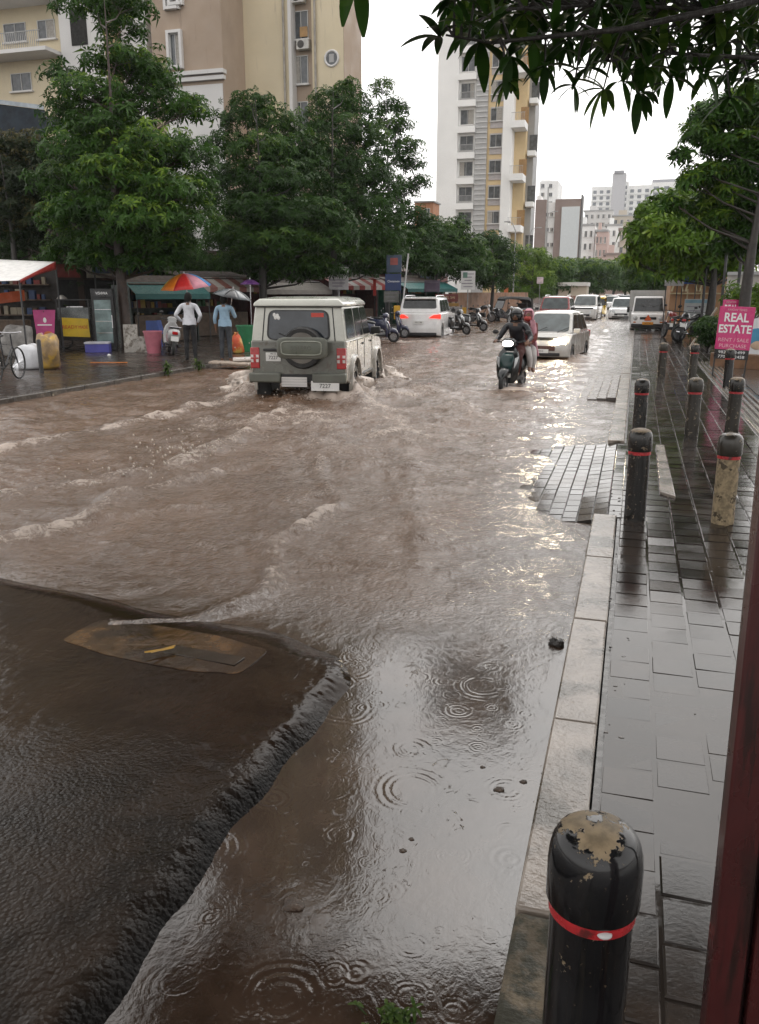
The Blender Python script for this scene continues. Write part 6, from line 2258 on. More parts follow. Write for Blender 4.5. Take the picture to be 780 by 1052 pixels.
# T5..T7 receding
bs = tbase(448, 52)
cl = rel(bs, [(442, 238, 20, 14, 0), (465, 240, 18, 14, 0), (475, 232, 10, 12, 0), (455, 256, 24, 16, -.6), (480, 258, 20, 16, 0), (438, 270, 22, 16, 0), (465, 278, 28, 14, -.5), (490, 275, 18, 16, .3), (460, 262, 30, 26, 1)])
tree('street_tree', 'round dark street tree behind the white board on a pole', bs[:3], cl, 1700, .28, m_leafd, m_barkd, .14, 15, 'street trees on the left pavement')
bs = tbase(504, 58)
cl = rel(bs, [(500, 246, 14, 10, 0), (512, 256, 16, 12, 0), (492, 262, 16, 12, 0), (505, 275, 20, 14, -.5), (518, 272, 14, 14, 0), (492, 284, 16, 12, 0), (508, 290, 20, 10, 0), (504, 270, 20, 24, .8)])
tree('street_tree', 'compact dark street tree in front of the white tower foot', bs[:3], cl, 1300, .28, m_leafd, m_barkd, .13, 18, 'street trees on the left pavement')
bs = tbase(545, 74)
cl = rel(bs, [(530, 262, 14, 10, 0), (548, 264, 16, 10, 0), (560, 275, 12, 10, 0), (535, 280, 20, 12, 0), (552, 288, 18, 12, 0), (525, 296, 14, 12, 0), (545, 300, 22, 10, 0)])
tree('street_tree', 'light green tree behind the black auto rickshaw', bs[:3], cl, 1500, .30, m_leafl, m_barkd, .13, 21, 'street trees on the left pavement')
# a second line of trees behind the stalls shades them
t2 = [o for o in bpy.data.objects if o.get('label', '').startswith('broad dark street tree')][0]
for k, (px, tt, s, lb) in enumerate(((70, 39, 1.0, 'dark tree behind the big tiered tree, against the balcony block'), (172, 41, 1.05, 'dark tree behind the stalls in the gap right of the big tiered tree'), (232, 43, .95, 'dark tree behind the stalls, just left of the broad tree over the jeep'), (320, 48, 1.0, 'dark tree filling the back of the row between the broad tree and its neighbour'), (20, 36, .8, 'dark tree at the back left behind the white awning stall'))):
    q = P(px, 345, tt)
    copy_tree(t2, (q.x, q.y, -.6), 1.1 + 1.7 * k, lb, (s, s, s * (.56 if px < 100 else .8)))

# T0 at left edge, under the slanted roof
bs = tbase(22, 33)
cl = rel(bs, [(20, 150, 34, 14, 0), (50, 165, 26, 16, 0), (5, 175, 34, 20, -.5), (35, 190, 32, 18, -.6), (60, 200, 22, 18, 0), (5, 212, 34, 18, -.6), (40, 225, 32, 18, -.4), (10, 240, 34, 14, 0), (45, 250, 26, 12, 0), (25, 205, 46, 50, 1.2), (-25, 200, 30, 50, 0)])
tree('street_tree', 'low dark tree at the left edge under the slanted blue roof', bs[:3], cl, 2600, .25, leaf_mat('dull_leaf', (.006, .014, .005), (.016, .028, .009), (.07, .06, .015)), m_barkd, .14, 24, 'street trees on the left pavement')

# right side trees
bs = tbase(726, 30, 0)
cl = rel(bs, [(700, 205, 26, 12, 0), (672, 218, 18, 10, 0), (690, 232, 30, 14, -.8), (725, 222, 32, 14, -.5), (760, 225, 30, 16, -.5), (672, 244, 20, 12, -.5), (708, 248, 34, 14, -1.2), (745, 246, 34, 14, -1), (680, 264, 20, 10, -.4), (655, 236, 14, 8, 0), (660, 254, 14, 8, -.3), (750, 276, 24, 8, 0), (785, 262, 24, 12, 0), (700, 280, 20, 7, -.3), (650, 268, 12, 7, 0), (690, 215, 24, 10, .4), (718, 266, 28, 10, -.6), (760, 262, 24, 10, 0), (720, 232, 46, 22, 1.2), (780, 240, 24, 20, 0)])
tree('street_tree', 'leafy tree with drooping light green foliage above the parked motorcycles', bs[:3], cl, 2600, .30, m_leafl, m_barkd, .16, 31, 'street trees on the right pavement', droop=.5)
bs = tbase(764, 21, 0)
cl = rel(bs, [(745, 118, 34, 18, 0), (775, 110, 28, 22, 0), (722, 138, 20, 12, 0), (752, 150, 30, 16, 0), (730, 178, 22, 10, 0), (712, 186, 14, 7, 0), (765, 178, 28, 18, 0), (790, 150, 30, 40, 0), (745, 200, 26, 14, .3), (775, 205, 26, 14, .3), (690, 208, 9, 8, 0), (735, 225, 24, 12, .6), (765, 232, 24, 12, .6), (715, 212, 20, 10, .8), (780, 250, 22, 16, .4), (750, 252, 18, 10, .8), (700, 160, 10, 7, 0)])
tree('street_tree', 'dark upright tree beside the pink board at the right edge', bs[:3], cl, 3300, .21, m_leaf, m_barkd, .15, 35, 'street trees on the right pavement')
bs = tbase(690, 52, 0)
cl = rel(bs, [(668, 252, 18, 10, 0), (690, 248, 18, 12, 0), (660, 268, 16, 10, 0), (684, 270, 22, 12, 0), (664, 284, 14, 8, 0), (690, 288, 20, 8, 0), (655, 278, 10, 10, .5)])
tree('street_tree', 'mid green tree overhanging the road behind the small truck', bs[:3], cl, 1700, .30, m_leaf, m_barkd, .15, 38, 'street trees on the right pavement')

# far trees closing the road: one kind, copied
rs_ = np.random.RandomState(4)
cl = [(rs_.randn() * 1.2, rs_.randn() * 1.2, 1.7 + .34 * k + .6 * rs_.rand(), 1.5 + rs_.rand() * .6, 1.5, .9) for k in range(10)]
far_l = [('round tree in front of the grey and white block', 583, 96, .98), ('olive green tree right of the pale compound wall', 600, 102, 1.0), ('yellowish green tree in the centre at the end of the road', 612, 118, 1.1), ('hazy green tree farthest away at the end of the road', 640, 190, 1.5),
         ('hazy tree left of the road end', 628, 165, 1.45), ('dense tree right of the road end', 652, 125, 1.35), ('bushy tree beyond the parked olive SUV', 668, 86, 1.0), ('dark bushy tree behind the compound wall at left', 560, 88, .95)]
q = P(far_l[0][1], 330, far_l[0][2])
proto = tree('roadside_tree', far_l[0][0], (q.x, q.y, -.2), cl, 1500, .42, m_leaf, m_barkd, .2, 41, 'distant trees along the road')
proto.scale = (far_l[0][3],) * 3
for k, (lb, px, tt, s) in enumerate(far_l[1:]):
    q = P(px, 330, tt)
    copy_tree(proto, (q.x, q.y, -.2), 1.3 * k, lb, s)

# ---------------------------------------- the tree overhanging the camera
def big_leaf_whorl(pts, rs, L=.19):
    """pts: list of (pos, axis, n, size, rnd) -> long drooping leaves with a midrib fold"""
    V, Fq, rn = [], [], []
    SEG = 6
    for pos, axv, nl, L_, r0 in pts:
        axv = Vector(axv).normalized()
        h = axv.cross(Vector((.3, .9, .1))).normalized()
        g = axv.cross(h)
        a0 = rs.rand() * 6.28
        for k in range(nl):
            a = a0 + 2 * PI * (k + .35 * rs.randn()) / nl
            out = (h * math.cos(a) + g * math.sin(a))
            elev = .35 + .25 * rs.randn()
            d = (out * math.cos(elev) + axv * math.sin(elev)).normalized()
            ln = L_ * (.75 + .4 * rs.rand())
            p = Vector(pos)
            b0 = len(V)
            bend = .09 + .12 * rs.rand()
            for i in range(SEG + 1):
                u = i / SEG
                w_ = ln * .122 * (math.sin(PI * min(1, u * .93 + .04)) ** .8) * (1.25 - .35 * u) + .0012
                side = d.cross(Vector((0, 0, 1)))
                if side.length < .05:
                    side = d.cross(axv)
                side.normalize()
                nn = side.cross(d).normalized()
                V += [p - side * w_ + nn * w_ * .28, p, p + side * w_ + nn * w_ * .28]
                p = p + d * ln / SEG
                d = (d + Vector((0, 0, -bend))).normalized()
            for i in range(SEG):
                q = b0 + 3 * i
                Fq += [(q, q + 1, q + 4, q + 3), (q + 1, q + 2, q + 5, q + 4)]
                rr = min(1, max(0, r0 + .1 * rs.randn()))
                rn += [rr, rr]
    return np.array([tuple(v) for v in V]), np.array(Fq), rn


rs = np.random.RandomState(77)
oh = thing('overhanging_tree', 'large-leaved tree beside the camera with branches hanging into the top of the view', 'tree', (3.4, 3.0, 0))
ob = Vector((3.4, 3.0, 0))
b = MB()
fork = Vector((3.1, 3.1, 3.3))
b.tube([ob, (3.38, 3.0, .15), (3.3, 3.05, 1.5), fork, (2.9, 3.3, 4.6)], [.24, .19, .16, .14, .08], 12)
# leaf clusters from the photo: (px, py, depth)
spots = []
hand_made = [(452, 38, 3.3), (474, 24, 3.2), (494, 44, 3.3), (508, 22, 3.3), (524, 58, 3.2), (520, 84, 3.3), (548, 44, 3.4), (560, 68, 3.4), (585, 40, 3.6), (603, 70, 3.6), (620, 92, 3.7), (640, 84, 3.8), (655, 96, 3.9), (590, 88, 3.6), (625, 55, 3.7), (665, 70, 3.9), (690, 80, 4.0), (640, 30, 3.7), (700, 60, 4.0), (725, 76, 4.1), (750, 100, 4.2), (770, 84, 4.2)]
for px, py, t_ in hand_made:
    spots.append((px, py, t_))
lower = [(440, 10), (480, 40), (520, 60), (560, 58), (600, 72), (650, 78), (700, 72), (740, 96), (800, 120)]
for k in range(230):
    px = rs.uniform(455, 830)
    yl_ = np.interp(px, [p for p, q in lower], [q for p, q in lower])
    py = rs.uniform(-24 if px < 690 else -60, yl_ - 8)
    if px < 600 and rs.rand() < .5:
        continue
    spots.append((px, py, 3.1 + (px - 440) / 330 * 1.1 + rs.rand() * 1.3))
P3 = [P(*s) for s in spots]
# limbs, then twigs from the closest limb point to every cluster
limbs = [[fork, P(900, -40, 3.8), P(760, 5, 3.6), P(640, 30, 3.5), P(560, 38, 3.35), P(505, 44, 3.25), P(458, 36, 3.25)],
         [fork, P(900, 60, 4.4), P(790, 60, 4.3), P(690, 55, 4.1), P(610, 64, 3.8)],
         [fork, P(880, -60, 4.2), P(740, 10, 4.2), P(620, 5, 4.0), P(520, 10, 3.6)],
         [fork, P(800, -160, 3.0), P(600, -120, 2.4), P(430, -70, 2.0), P(375, -45, 1.9)]]
lp_ = []
for li, lm in enumerate(limbs):
    rr = np.linspace(.02, .004, len(lm))
    b.tube(lm, list(rr), 8)
    for a, c in zip(lm[1:], lm[2:]):
        for k in range(6):
            lp_.append(a.lerp(c, k / 6))
wh = []
for p, (px, py, t_) in zip(P3, spots):
    c = min(lp_, key=lambda q: (q - p).length)
    mid = c.lerp(p, .5) + Vector((0, 0, .04))
    b.tube([c, mid, p], [.007, .005, .0035], 5)
    axv = (p - c).normalized() * .6 + Vector((rs.randn() * .3, rs.randn() * .3, .25 + .3 * rs.randn()))
    wh.append((p, axv, 8 if rs.rand() < .5 else 7, .148 + .028 * rs.randn(), rs.rand()))
for px, py, t_, ln in ((368, -28, 1.75, .125), (410, -42, 1.9, .10)):
    p = P(px, py, t_)
    c = min(lp_, key=lambda q: (q - p).length)
    b.tube([c, p], [.006, .0035], 5)
    wh.append((p, Vector((.1, .1, -.15)), 6, ln, .6))
o = b.build('trunk', mat('grey_brown_bark', (.016, .013, .010), .6, .3, 8, 1, 40), None, smooth=60)
o.parent = oh
o.location = -ob
V, Fq, rn = big_leaf_whorl(wh, rs)
o = np_mesh('leaves', V, Fq, leaf_mat('large_leaf', (.012, .034, .006), (.026, .066, .010), (.07, .12, .02), .35, .3), oh, True, {'rnd': ('FACE', rn)})
o.location = -ob

# unseen rest of that tree's crown, added to darken reflections on the wet ground
cr = []
rc = np.random.RandomState(5)
for k in range(105):
    cr.append((rc.uniform(-5.2, 5.5), rc.uniform(-1.0, 9.2), 0, rc.uniform(.6, 1.1), rc.uniform(.6, 1.1), .4))
cr = [(x, y, max(5.0, 2.5 + .52 * y + .25 * max(0, x)) + rc.uniform(0, 1.0), a_, b_, c_) for x, y, z, a_, b_, c_ in cr]
cr += [(x, y, 2.7 + .52 * y + rc.uniform(0, .8), .9, .9, .4) for x, y in [(rc.uniform(-.5, 6), rc.uniform(8.5, 12)) for k in range(26)]]
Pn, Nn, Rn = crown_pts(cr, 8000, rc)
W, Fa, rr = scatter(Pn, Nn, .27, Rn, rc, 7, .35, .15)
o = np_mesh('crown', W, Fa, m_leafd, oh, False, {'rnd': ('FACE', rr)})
o.location = -ob
b = MB()
for x, y, z, *_ in cr[::2]:
    e = Vector((x, y, z))
    s_ = Vector((2.9, 3.3, 4.6))
    b.tube([s_, s_.lerp(e, .5) + Vector((0, 0, .25)), e], [.05, .03, .008], 6)
o = b.build('limbs', m_barkd, oh, smooth=60)
o.location = -ob

# small weeds at the bottom edge, by the kerb
def weed(label, loc, n, L, m, group, seed):
    rs = np.random.RandomState(seed)
    pts = []
    for k in range(n):
        pts.append((Vector((rs.randn() * .03, rs.randn() * .03, .01 + rs.rand() * L * .8)), Vector((rs.randn() * .5, rs.randn() * .5, 1)), 5, L * .55, rs.rand()))
    V, Fq, rn = big_leaf_whorl(pts, rs)
    t = thing('weed', label, 'weed', loc, 0, group)
    np_mesh('leaves', V, Fq, m, t, True, {'rnd': ('FACE', rn)})
    b = MB()
    for p in pts:
        b.tube([(0, 0, -.02), p[0]], [.003, .0015], 4)
    b.build('stems', m, t)
    return t


gw = 'small weeds in the kerb joint'
m_weed = leaf_mat('weed_leaf', (.03, .06, .015), (.06, .10, .02), (.12, .17, .04))
for k, (px, py, lb) in enumerate(((392, 1050, 'small green weed left of the other two at the bottom edge'), (408, 1046, 'small green weed in the middle of the bottom edge tuft'), (424, 1053, 'small green weed of the bottom edge tuft nearest the kerb'))):
    c = G(px, py, -.08)
    weed(lb, (c.x, c.y, -.085), 7, .05, m_weed, gw, k)
for k, (px, py, lb) in enumerate(((205, 379, 'low green weed growing on the kerb near the person in white shirt'), (172, 383, 'low green weed on the kerb in front of the silver scooter'))):
    c = G(px, py, -.02)
    weed(lb, (c.x, c.y, -.03), 16, .24, m_weed, 'weeds on the left kerb', k + 9)
# =============================================================== buildings
m_cream_w = mat('cream_render', (.60, .52, .37), .8, .06, .4, dirt=(.50, .43, .31), dthr=.66, dscale=.7, streak=True)
m_brown_w = mat('brown_render', (.36, .28, .215), .8, .06, .4, dirt=(.29, .225, .175), dthr=.66, dscale=.7, streak=True)
m_white_w = mat('white_render', (.62, .61, .60), .8, .05, .4, dirt=(.46, .45, .42), dthr=.66, dscale=.7, streak=True)
m_pale_w = mat('pale_render', (.84, .84, .83), .8, .04, .3)
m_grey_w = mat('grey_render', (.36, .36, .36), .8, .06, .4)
m_orange_w = mat('ochre_render', (.64, .49, .28), .8, .08, .4)
m_taupe_w = mat('taupe_render', (.26, .20, .18), .8, .06, .4)
m_wing = glass('window_glass', (.05, .055, .06), .08)
m_winf = mat('window_frame', (.5, .5, .49), .5, .05)
m_bars = mat('window_bars', (.05, .045, .04), .5)
m_dark_open = mat('dark_opening', (.015, .014, .013), .9)


def xz(px, py, Y):
    q = A(px, py, Y)
    return q.x, q.z


def side_depth(px_edge, px_side, py, Y):
    """depth whose receding right-hand face ends at px_side in the photo"""
    x0 = xz(px_edge, py, Y)[0]
    d = .5
    while d < 60 and xz(px_side, py, Y + d)[0] > x0:
        d += .1
    return d


def block(parent, name, px0, px1, py_ref, Y, z0, z1, depth, m):
    x0, x1 = xz(px0, py_ref, Y)[0], xz(px1, py_ref, Y)[0]
    return MB().box(((x0 + x1) / 2, Y + depth / 2, (z0 + z1) / 2), (x1 - x0, depth, z1 - z0)).build(name, m, parent)


def window(parent, px0, px1, py0, py1, Y, bars=True, frame=None, surround=None, grille=False):
    x0, z1 = xz(px0, py0, Y)
    x1, z0 = xz(px1, py1, Y)
    x1 = xz(px1, (py0 + py1) / 2, Y)[0]
    x0 = xz(px0, (py0 + py1) / 2, Y)[0]
    return window_m(parent, (x0 + x1) / 2, (z0 + z1) / 2, x1 - x0, z1 - z0, Y, bars, frame, surround, grille)


def window_m(parent, cx, cz, w_, h_, Y, bars=True, frame=None, surround=None, grille=False):
    e = .05
    b = MB()
    for s in (-1, 1):
        b.box((cx + s * (w_ / 2 - e / 2), Y - .02, cz), (e, .08, h_))
        b.box((cx, Y - .02, cz + s * (h_ / 2 - e / 2)), (w_ - 2 * e, .08, e))
    b.box((cx, Y - .016, cz), (e * .8, .06, h_ - 2 * e))
    f = b.build('window', frame or m_winf, parent)
    MB().box((cx, Y + .01, cz), (w_ - 2 * e, .03, h_ - 2 * e)).build('pane', m_wing, f)
    if rng.random() < .6:
        cw = w_ * rng.uniform(.25, .5)
        MB().box((cx + rng.choice((-1, 1)) * (w_ / 2 - cw / 2 - e), Y - .007, cz), (cw, .004, h_ - 2.2 * e)).build('curtain', mat('pale_curtain', (.34, .32, .29), .8, .2, 8), f)
    if surround:
        b = MB()
        g = .16
        for s in (-1, 1):
            b.box((cx + s * (w_ / 2 + g / 2), Y - .10, cz), (g, .3, h_ + 2 * g))
        b.box((cx, Y - .10, cz + h_ / 2 + g / 2), (w_, .3, g))
        b.box((cx, Y - .14, cz - h_ / 2 - g / 2), (w_ + .1, .4, g))
        b.build('surround', surround, f)
    else:
        MB().box((cx, Y - .08, cz - h_ / 2 - .05), (w_ + .2, .26, .09)).build('sill', m_white_w, f)
    if grille:
        b = MB()
        k = int(w_ / .14)
        for i in range(k + 1):
            b.box((cx - w_ / 2 + i * w_ / k, Y - .22, cz), (.025, .025, h_ + .1))
        for i in range(4):
            b.box((cx, Y - .22, cz - h_ / 2 + i * h_ / 3), (w_ + .05, .03, .025))
        b.build('grille', m_bars, f)
    return f


# ------------------------------------------------ cream and brown flats, left
Y = 52
t = thing('apartment_building', 'cream and brown apartment block with white framed windows, above the left trees', 'building', (0, 0, 0))
zt = 46
block(t, 'wall', 157, 229, 60, Y - 3, -.5, zt, 5, m_brown_w)
x0, z0 = xz(172, 90, Y - 3)
block(t, 'plinth_wall', 170, 229.5, 110, Y - 3.06, -.5, xz(200, 88, Y - 3)[1], 5, m_white_w)
block(t, 'wall', 229.2, 300, 60, Y, -.5, zt, 3.4, m_cream_w)
block(t, 'recess_wall', 299.8, 321, 60, Y + .6, -.5, zt, 2.8, m_brown_w)
DE = side_depth(353.5, 371, 60, Y)
block(t, 'wall', 320.8, 353, 60, Y, -.5, zt, DE, m_cream_w)
block(t, 'side_wall', 353.05, 353.6, 60, Y + .02, -.5, zt, DE, m_brown_w)
block(t, 'pilaster', 296.5, 299.7, 60, Y - .15, -.5, zt, 1, m_white_w)
# ledges
for py in (80, 86):
    xa, za = xz(150, py, Y - 3)
    xb = xz(232, py, Y - 3)[0]
    MB().box(((xa + xb) / 2, Y - 3.1, za), (xb - xa, .5 if py == 80 else .3, .22)).build('cornice', m_white_w, t)
for k in range(6):
    window(t, 302, 317, 12 - 47 * k, 40 - 47 * k, Y + .6)
    if k < 3:
        window(t, 302, 317, 58 + 47 * k, 86 + 47 * k, Y + .6)
for py in (35, -30, -95):
    window(t, 175.5, 186, py, py + 33, Y - 3, surround=m_white_w)
    window(t, 230.5, 240, py, py + 42, Y, grille=True)
    window(t, 172, 183, py - 35, py - 28, Y - 3, surround=m_white_w)
# rain pipes, air-conditioning boxes
for px in (243.5, 292, 324):
    q = A(px, 60, Y - .12)
    MB().tube([(q.x, q.y, 0), (q.x, q.y, zt)], .07, 8).build('rain_pipe', mat('grey_pipe', (.30, .28, .25), .5), t)
for px, py in ((312, 46), (307, -2)):
    q = A(px, py, Y + .3)
    o = MB().box((q.x, q.y, q.z), (.8, .4, .55)).build('air_conditioner', mat('ac_white', (.5, .49, .46), .5), t, bevel=.02)
    MB().lathe([(.22, 0), (.2, .02), (.002, .02)], 18, Matrix.Rotation(PI / 2, 3, 'X'), (q.x - .12, q.y - .2, q.z)).build('fan_grille', m_bars, o)
q = A(308.5, 35, Y + .55)
MB().box((q.x + .25, q.y - .03, q.z + .1), (.5, .06, .55)).build('window_panel', mat('cardboard', (.36, .22, .10), .8), t)
# round ventilator
q = A(341, 60, Y)
M = Matrix.Rotation(PI / 2, 3, 'X')
b = MB()
b.torus(.42, .07, M, (q.x, Y - .03, q.z), 28, 8)
o = b.build('round_window', m_white_w, t, smooth=60)
MB().lathe([(.38, 0), (.38, .03), (.002, .03)], 24, M, (q.x, Y - .005, q.z)).build('pane', m_wing, o)
MB().box((q.x, Y - .05, q.z), (.3, .03, .45)).build('fan_frame', m_grey_w, o)

# row of shops added behind the stalls, coloured dark for the deep shade there
t = thing('shop_row', 'low row of shops with tin eaves, added as dark shade running behind the stalls and street trees', 'building', (0, 0, 0))
s0, s1 = P(40, 345, 36), P(455, 345, 66)
dv = (s1 - s0).normalized()
m_row = mat('shade_dark_shopfront', (.045, .028, .022), .7, .4, .5, dirt=(.10, .05, .035), dthr=.6, dscale=.7)
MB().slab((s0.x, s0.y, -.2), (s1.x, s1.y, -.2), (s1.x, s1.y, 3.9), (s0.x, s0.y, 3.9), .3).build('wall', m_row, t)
nv = Vector((dv.y, -dv.x, 0))
e0, e1 = s0 + nv * 1.5, s1 + nv * 1.5
MB().slab((e0.x, e0.y, 3.15), (e1.x, e1.y, 3.15), (s1.x, s1.y, 3.75), (s0.x, s0.y, 3.75), .06).build('eaves', mat('rusty_eaves', (.09, .05, .04), .5, .4, .6), t)
L_ = (s1 - s0).length
for k in range(16):
    c = s0 + dv * (L_ * (k + .5) / 16) + nv * .17
    wd_ = L_ / 16 * .42
    a_, b_ = c - dv * wd_, c + dv * wd_
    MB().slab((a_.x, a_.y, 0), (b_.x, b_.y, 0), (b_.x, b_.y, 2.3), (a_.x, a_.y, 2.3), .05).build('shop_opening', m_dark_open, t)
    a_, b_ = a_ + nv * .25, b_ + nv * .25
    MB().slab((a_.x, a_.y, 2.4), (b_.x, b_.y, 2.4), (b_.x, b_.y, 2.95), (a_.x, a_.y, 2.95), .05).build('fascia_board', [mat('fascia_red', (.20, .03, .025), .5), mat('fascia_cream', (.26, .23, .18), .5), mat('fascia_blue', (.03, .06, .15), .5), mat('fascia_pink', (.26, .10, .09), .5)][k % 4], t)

# ------------------------------------------------ balcony block, far left
Y = 50
t = thing('apartment_building', 'cream and white apartment block with long balconies, top left corner', 'building', (0, 0, 0))
block(t, 'wall', -120, 62, 40, Y, -.5, 40, 10, m_cream_w)
block(t, 'white_wall', 61.9, 107, 40, Y - .4, -.5, 40, 10, m_white_w)
block(t, 'brown_pier', 106.9, 118, 40, Y - .9, -.5, 40, 4, mat('tan_render', (.36, .26, .16), .8, .06, .4))
block(t, 'white_wall', 118.1, 150, 30, Y - .2, -.5, 40, 3, m_white_w)
for k in range(4):
    dz = 3.05 * k
    x0, zb_ = xz(-120, 57, Y)
    zb_ = xz(30, 60, Y)[1] + dz
    x1 = xz(66, 57, Y)[0]
    bl_ = MB().box(((x0 + x1) / 2, Y - .9, zb_), (x1 - x0, 1.8, .22)).build('balcony', m_white_w, t)
    pr = MB().box(((x0 + x1) / 2 - 3.2, Y - 1.76, zb_ + .42), (x1 - x0 - 6.4, .08, .62)).build('parapet', m_white_w, bl_)
    b = MB()
    xx = x1 - 3.3
    while xx < x1 - .4:
        b.box((xx, Y - 1.76, zb_ + .55), (.03, .03, .9))
        xx += .14
    b.box(((x1 - 3.3 + x1 - .4) / 2, Y - 1.76, zb_ + 1.02), (3.0, .05, .05))
    b.build('railing', mat('grey_railing', (.35, .35, .35), .5), bl_)
    for px0, px1 in ((5, 28), (40, 58)):
        cx = (xz(px0, 40, Y)[0] + xz(px1, 40, Y)[0]) / 2
        w_ = xz(px1, 40, Y)[0] - xz(px0, 40, Y)[0]
        window_m(t, cx, zb_ + 1.55, w_, 1.1, Y, surround=None)
    cx = xz(82, 40, Y - .4)[0]
    MB().box((cx, Y - .42, zb_ + 1.35), (1.15, .06, 2.0)).build('dark_doorway', m_dark_open, t)
window(t, 12, 33, 76, 93, Y)

# shop block with slanted blue roof
t = thing('shop_house', 'low shop house with slanting dark blue sheet roof at the left edge', 'building', (0, 0, 0))
Y = 40
xa, za = xz(-80, 96, Y)
xb, zb_ = xz(52, 112, Y)
m_blroof = mat('dark_blue_sheet', (.018, .026, .036), .6, .3, 2, spec=.2)
MB().slab((xa, Y - 1.02, za - 1.75), (xb + .4, Y - 1.02, zb_ - 1.65), (xb + .4, Y - 1.02, zb_ - .26), (xa, Y - 1.02, za - .16), .05).build('roof_fascia', m_blroof, t)
MB().slab((xa, Y - 1, za - 1.6), (xb + .4, Y - 1, zb_ - 1.15), (xb + .4, Y + 8, zb_ + .4), (xa, Y + 8, za + .4), .12).build('roof', m_blroof, t)
MB().slab((xa, Y - 1.08, za - 1.7 + 1.55), (xb + .4, Y - 1.08, zb_ - 1.25 + 1.0), (xb + .4, Y - 1.08, zb_ - 1.05 + 1.0), (xa, Y - 1.08, za - 1.5 + 1.55), .05).build('gutter', mat('pale_gutter', (.32, .36, .40), .4), t)
MB().box(((xa + xb) / 2, Y + 4, (zb_ - 1.6) / 2 - .2), (xb - xa - .4, 7.6, zb_ - 1.2)).build('wall', mat('dark_brown_wall', (.05, .03, .025), .7, .3, 1), t)
q = A(15, 140, Y - .05)
MB().box((q.x, Y - .0, q.z), (2.4, .1, .9)).build('barred_window', mat('pale_bars', (.25, .23, .2), .6), t)
MB().box((xa + 9, Y - .1, 1.6), (18, .1, .7)).build('shop_front', mat('maroon_front', (.12, .03, .03), .6, .3, 2), t)

# ------------------------------------------------------------- white tower
Y = 112
t = thing('tower_block', 'tall white residential tower with ochre bands and recessed balconies', 'building', (0, 0, 0))
ZT = 62
def tb(name, a, c, dy, m, depth=6, z0=-.5, z1=ZT, ref=140):
    return block(t, name, a, c, ref, Y + dy, z0, z1, depth, m)
tb('wall', 449, 470.2, 0, m_pale_w)
tb('window_bay', 470.3, 488, .5, m_pale_w)
tb('ribbed_strip', 488.1, 500.5, .2, mat('ribbed_grey', (.40, .40, .40), .7, .05))
tb('ochre_bay', 500.6, 516.2, .4, m_orange_w)
tb('wall', 516.3, 526, -.6, m_pale_w)
tb('ochre_recess', 526.1, 540.5, 1.8, m_orange_w)
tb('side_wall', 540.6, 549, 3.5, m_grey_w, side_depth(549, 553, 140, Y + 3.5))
px_floor = 23.4
zf0 = xz(480, 213, Y)[1]
fl = 3.05
for k in range(-1, 17):
    zc = zf0 + k * fl - 1.5
    if zc < 2:
        continue
    x0, x1 = xz(471.5, 140, Y)[0], xz(486.5, 140, Y)[0]
    cx, w_ = (x0 + x1) / 2, x1 - x0
    b = MB()
    b.box((cx, Y + .15, zc - 1.42), (w_ + .4, .8, .75))
    b.build('spandrel', m_pale_w, t)
    window_m(t, cx, zc + .1, w_ * .92, 1.75, Y + .49, frame=m_winf)
    if k % 2:
        b = MB()
        for i in range(12):
            b.box((cx - w_ * .45 + i * w_ * .9 / 11, Y + .1, zc - .55), (.04, .04, .9))
        b.box((cx, Y + .1, zc - .1), (w_ * .92, .06, .06))
        b.build('railing', mat('grey_railing', (.35, .35, .35), .5), t)
    b = MB()
    x0, x1 = xz(488.3, 140, Y)[0], xz(500.3, 140, Y)[0]
    for i in range(5):
        b.box(((x0 + x1) / 2, Y + .16, zc - 1.2 + i * .61), (x1 - x0, .12, .16))
    b.build('ribs', mat('ribbed_light', (.55, .55, .55), .7, .05), t)
    x0, x1 = xz(503, 140, Y)[0], xz(515.8, 140, Y)[0]
    MB().box(((x0 + x1) / 2, Y + .34, zc - .15), (x1 - x0, .1, 2.45)).build('grey_panel', mat('mauve_grey_panel', (.42, .39, .39), .7, .05), t)
    window_m(t, (x0 + x1) / 2, zc + .2, (x1 - x0) * .96, 1.5, Y + .28)
    x0, x1 = xz(526.2, 140, Y)[0], xz(540.2, 140, Y)[0]
    if k % 2 == 0:
        bl_ = MB().box(((x0 + x1) / 2, Y + .2, zc - 1.3), (x1 - x0, 3.1, .8)).build('balcony', m_pale_w, t)
        b = MB()
        for i in range(9):
            b.box((x0 + .1 + i * (x1 - x0 - .2) / 8, Y - 1.28, zc - .45), (.035, .035, .9))
        b.box(((x0 + x1) / 2, Y - 1.28, zc), (x1 - x0, .05, .05))
        b.build('railing', mat('grey_railing', (.35, .35, .35), .5), bl_)
        MB().box(((x0 + x1) / 2 + .4, Y + 1.78, zc + .1), (1.0, .08, 2.1)).build('balcony_door', mat('brown_door', (.30, .17, .06), .6), bl_)
    x0, x1 = xz(540.8, 140, Y)[0], xz(549, 140, Y)[0]
    if k % 2 == 1:
        bl_ = MB().box(((x0 + x1) / 2, Y + 2.6, zc - 1.2), (x1 - x0, 1.7, .6)).build('balcony', m_pale_w, t)
        MB().box(((x0 + x1) / 2, Y + 3.47, zc + .15), (1.0, .06, 2.1)).build('balcony_door', m_wing, bl_)
MB().box((xz(500, 140, Y)[0], Y + 4, ZT + .4), (13.5, 8, .8)).build('roof_parapet', m_pale_w, t)

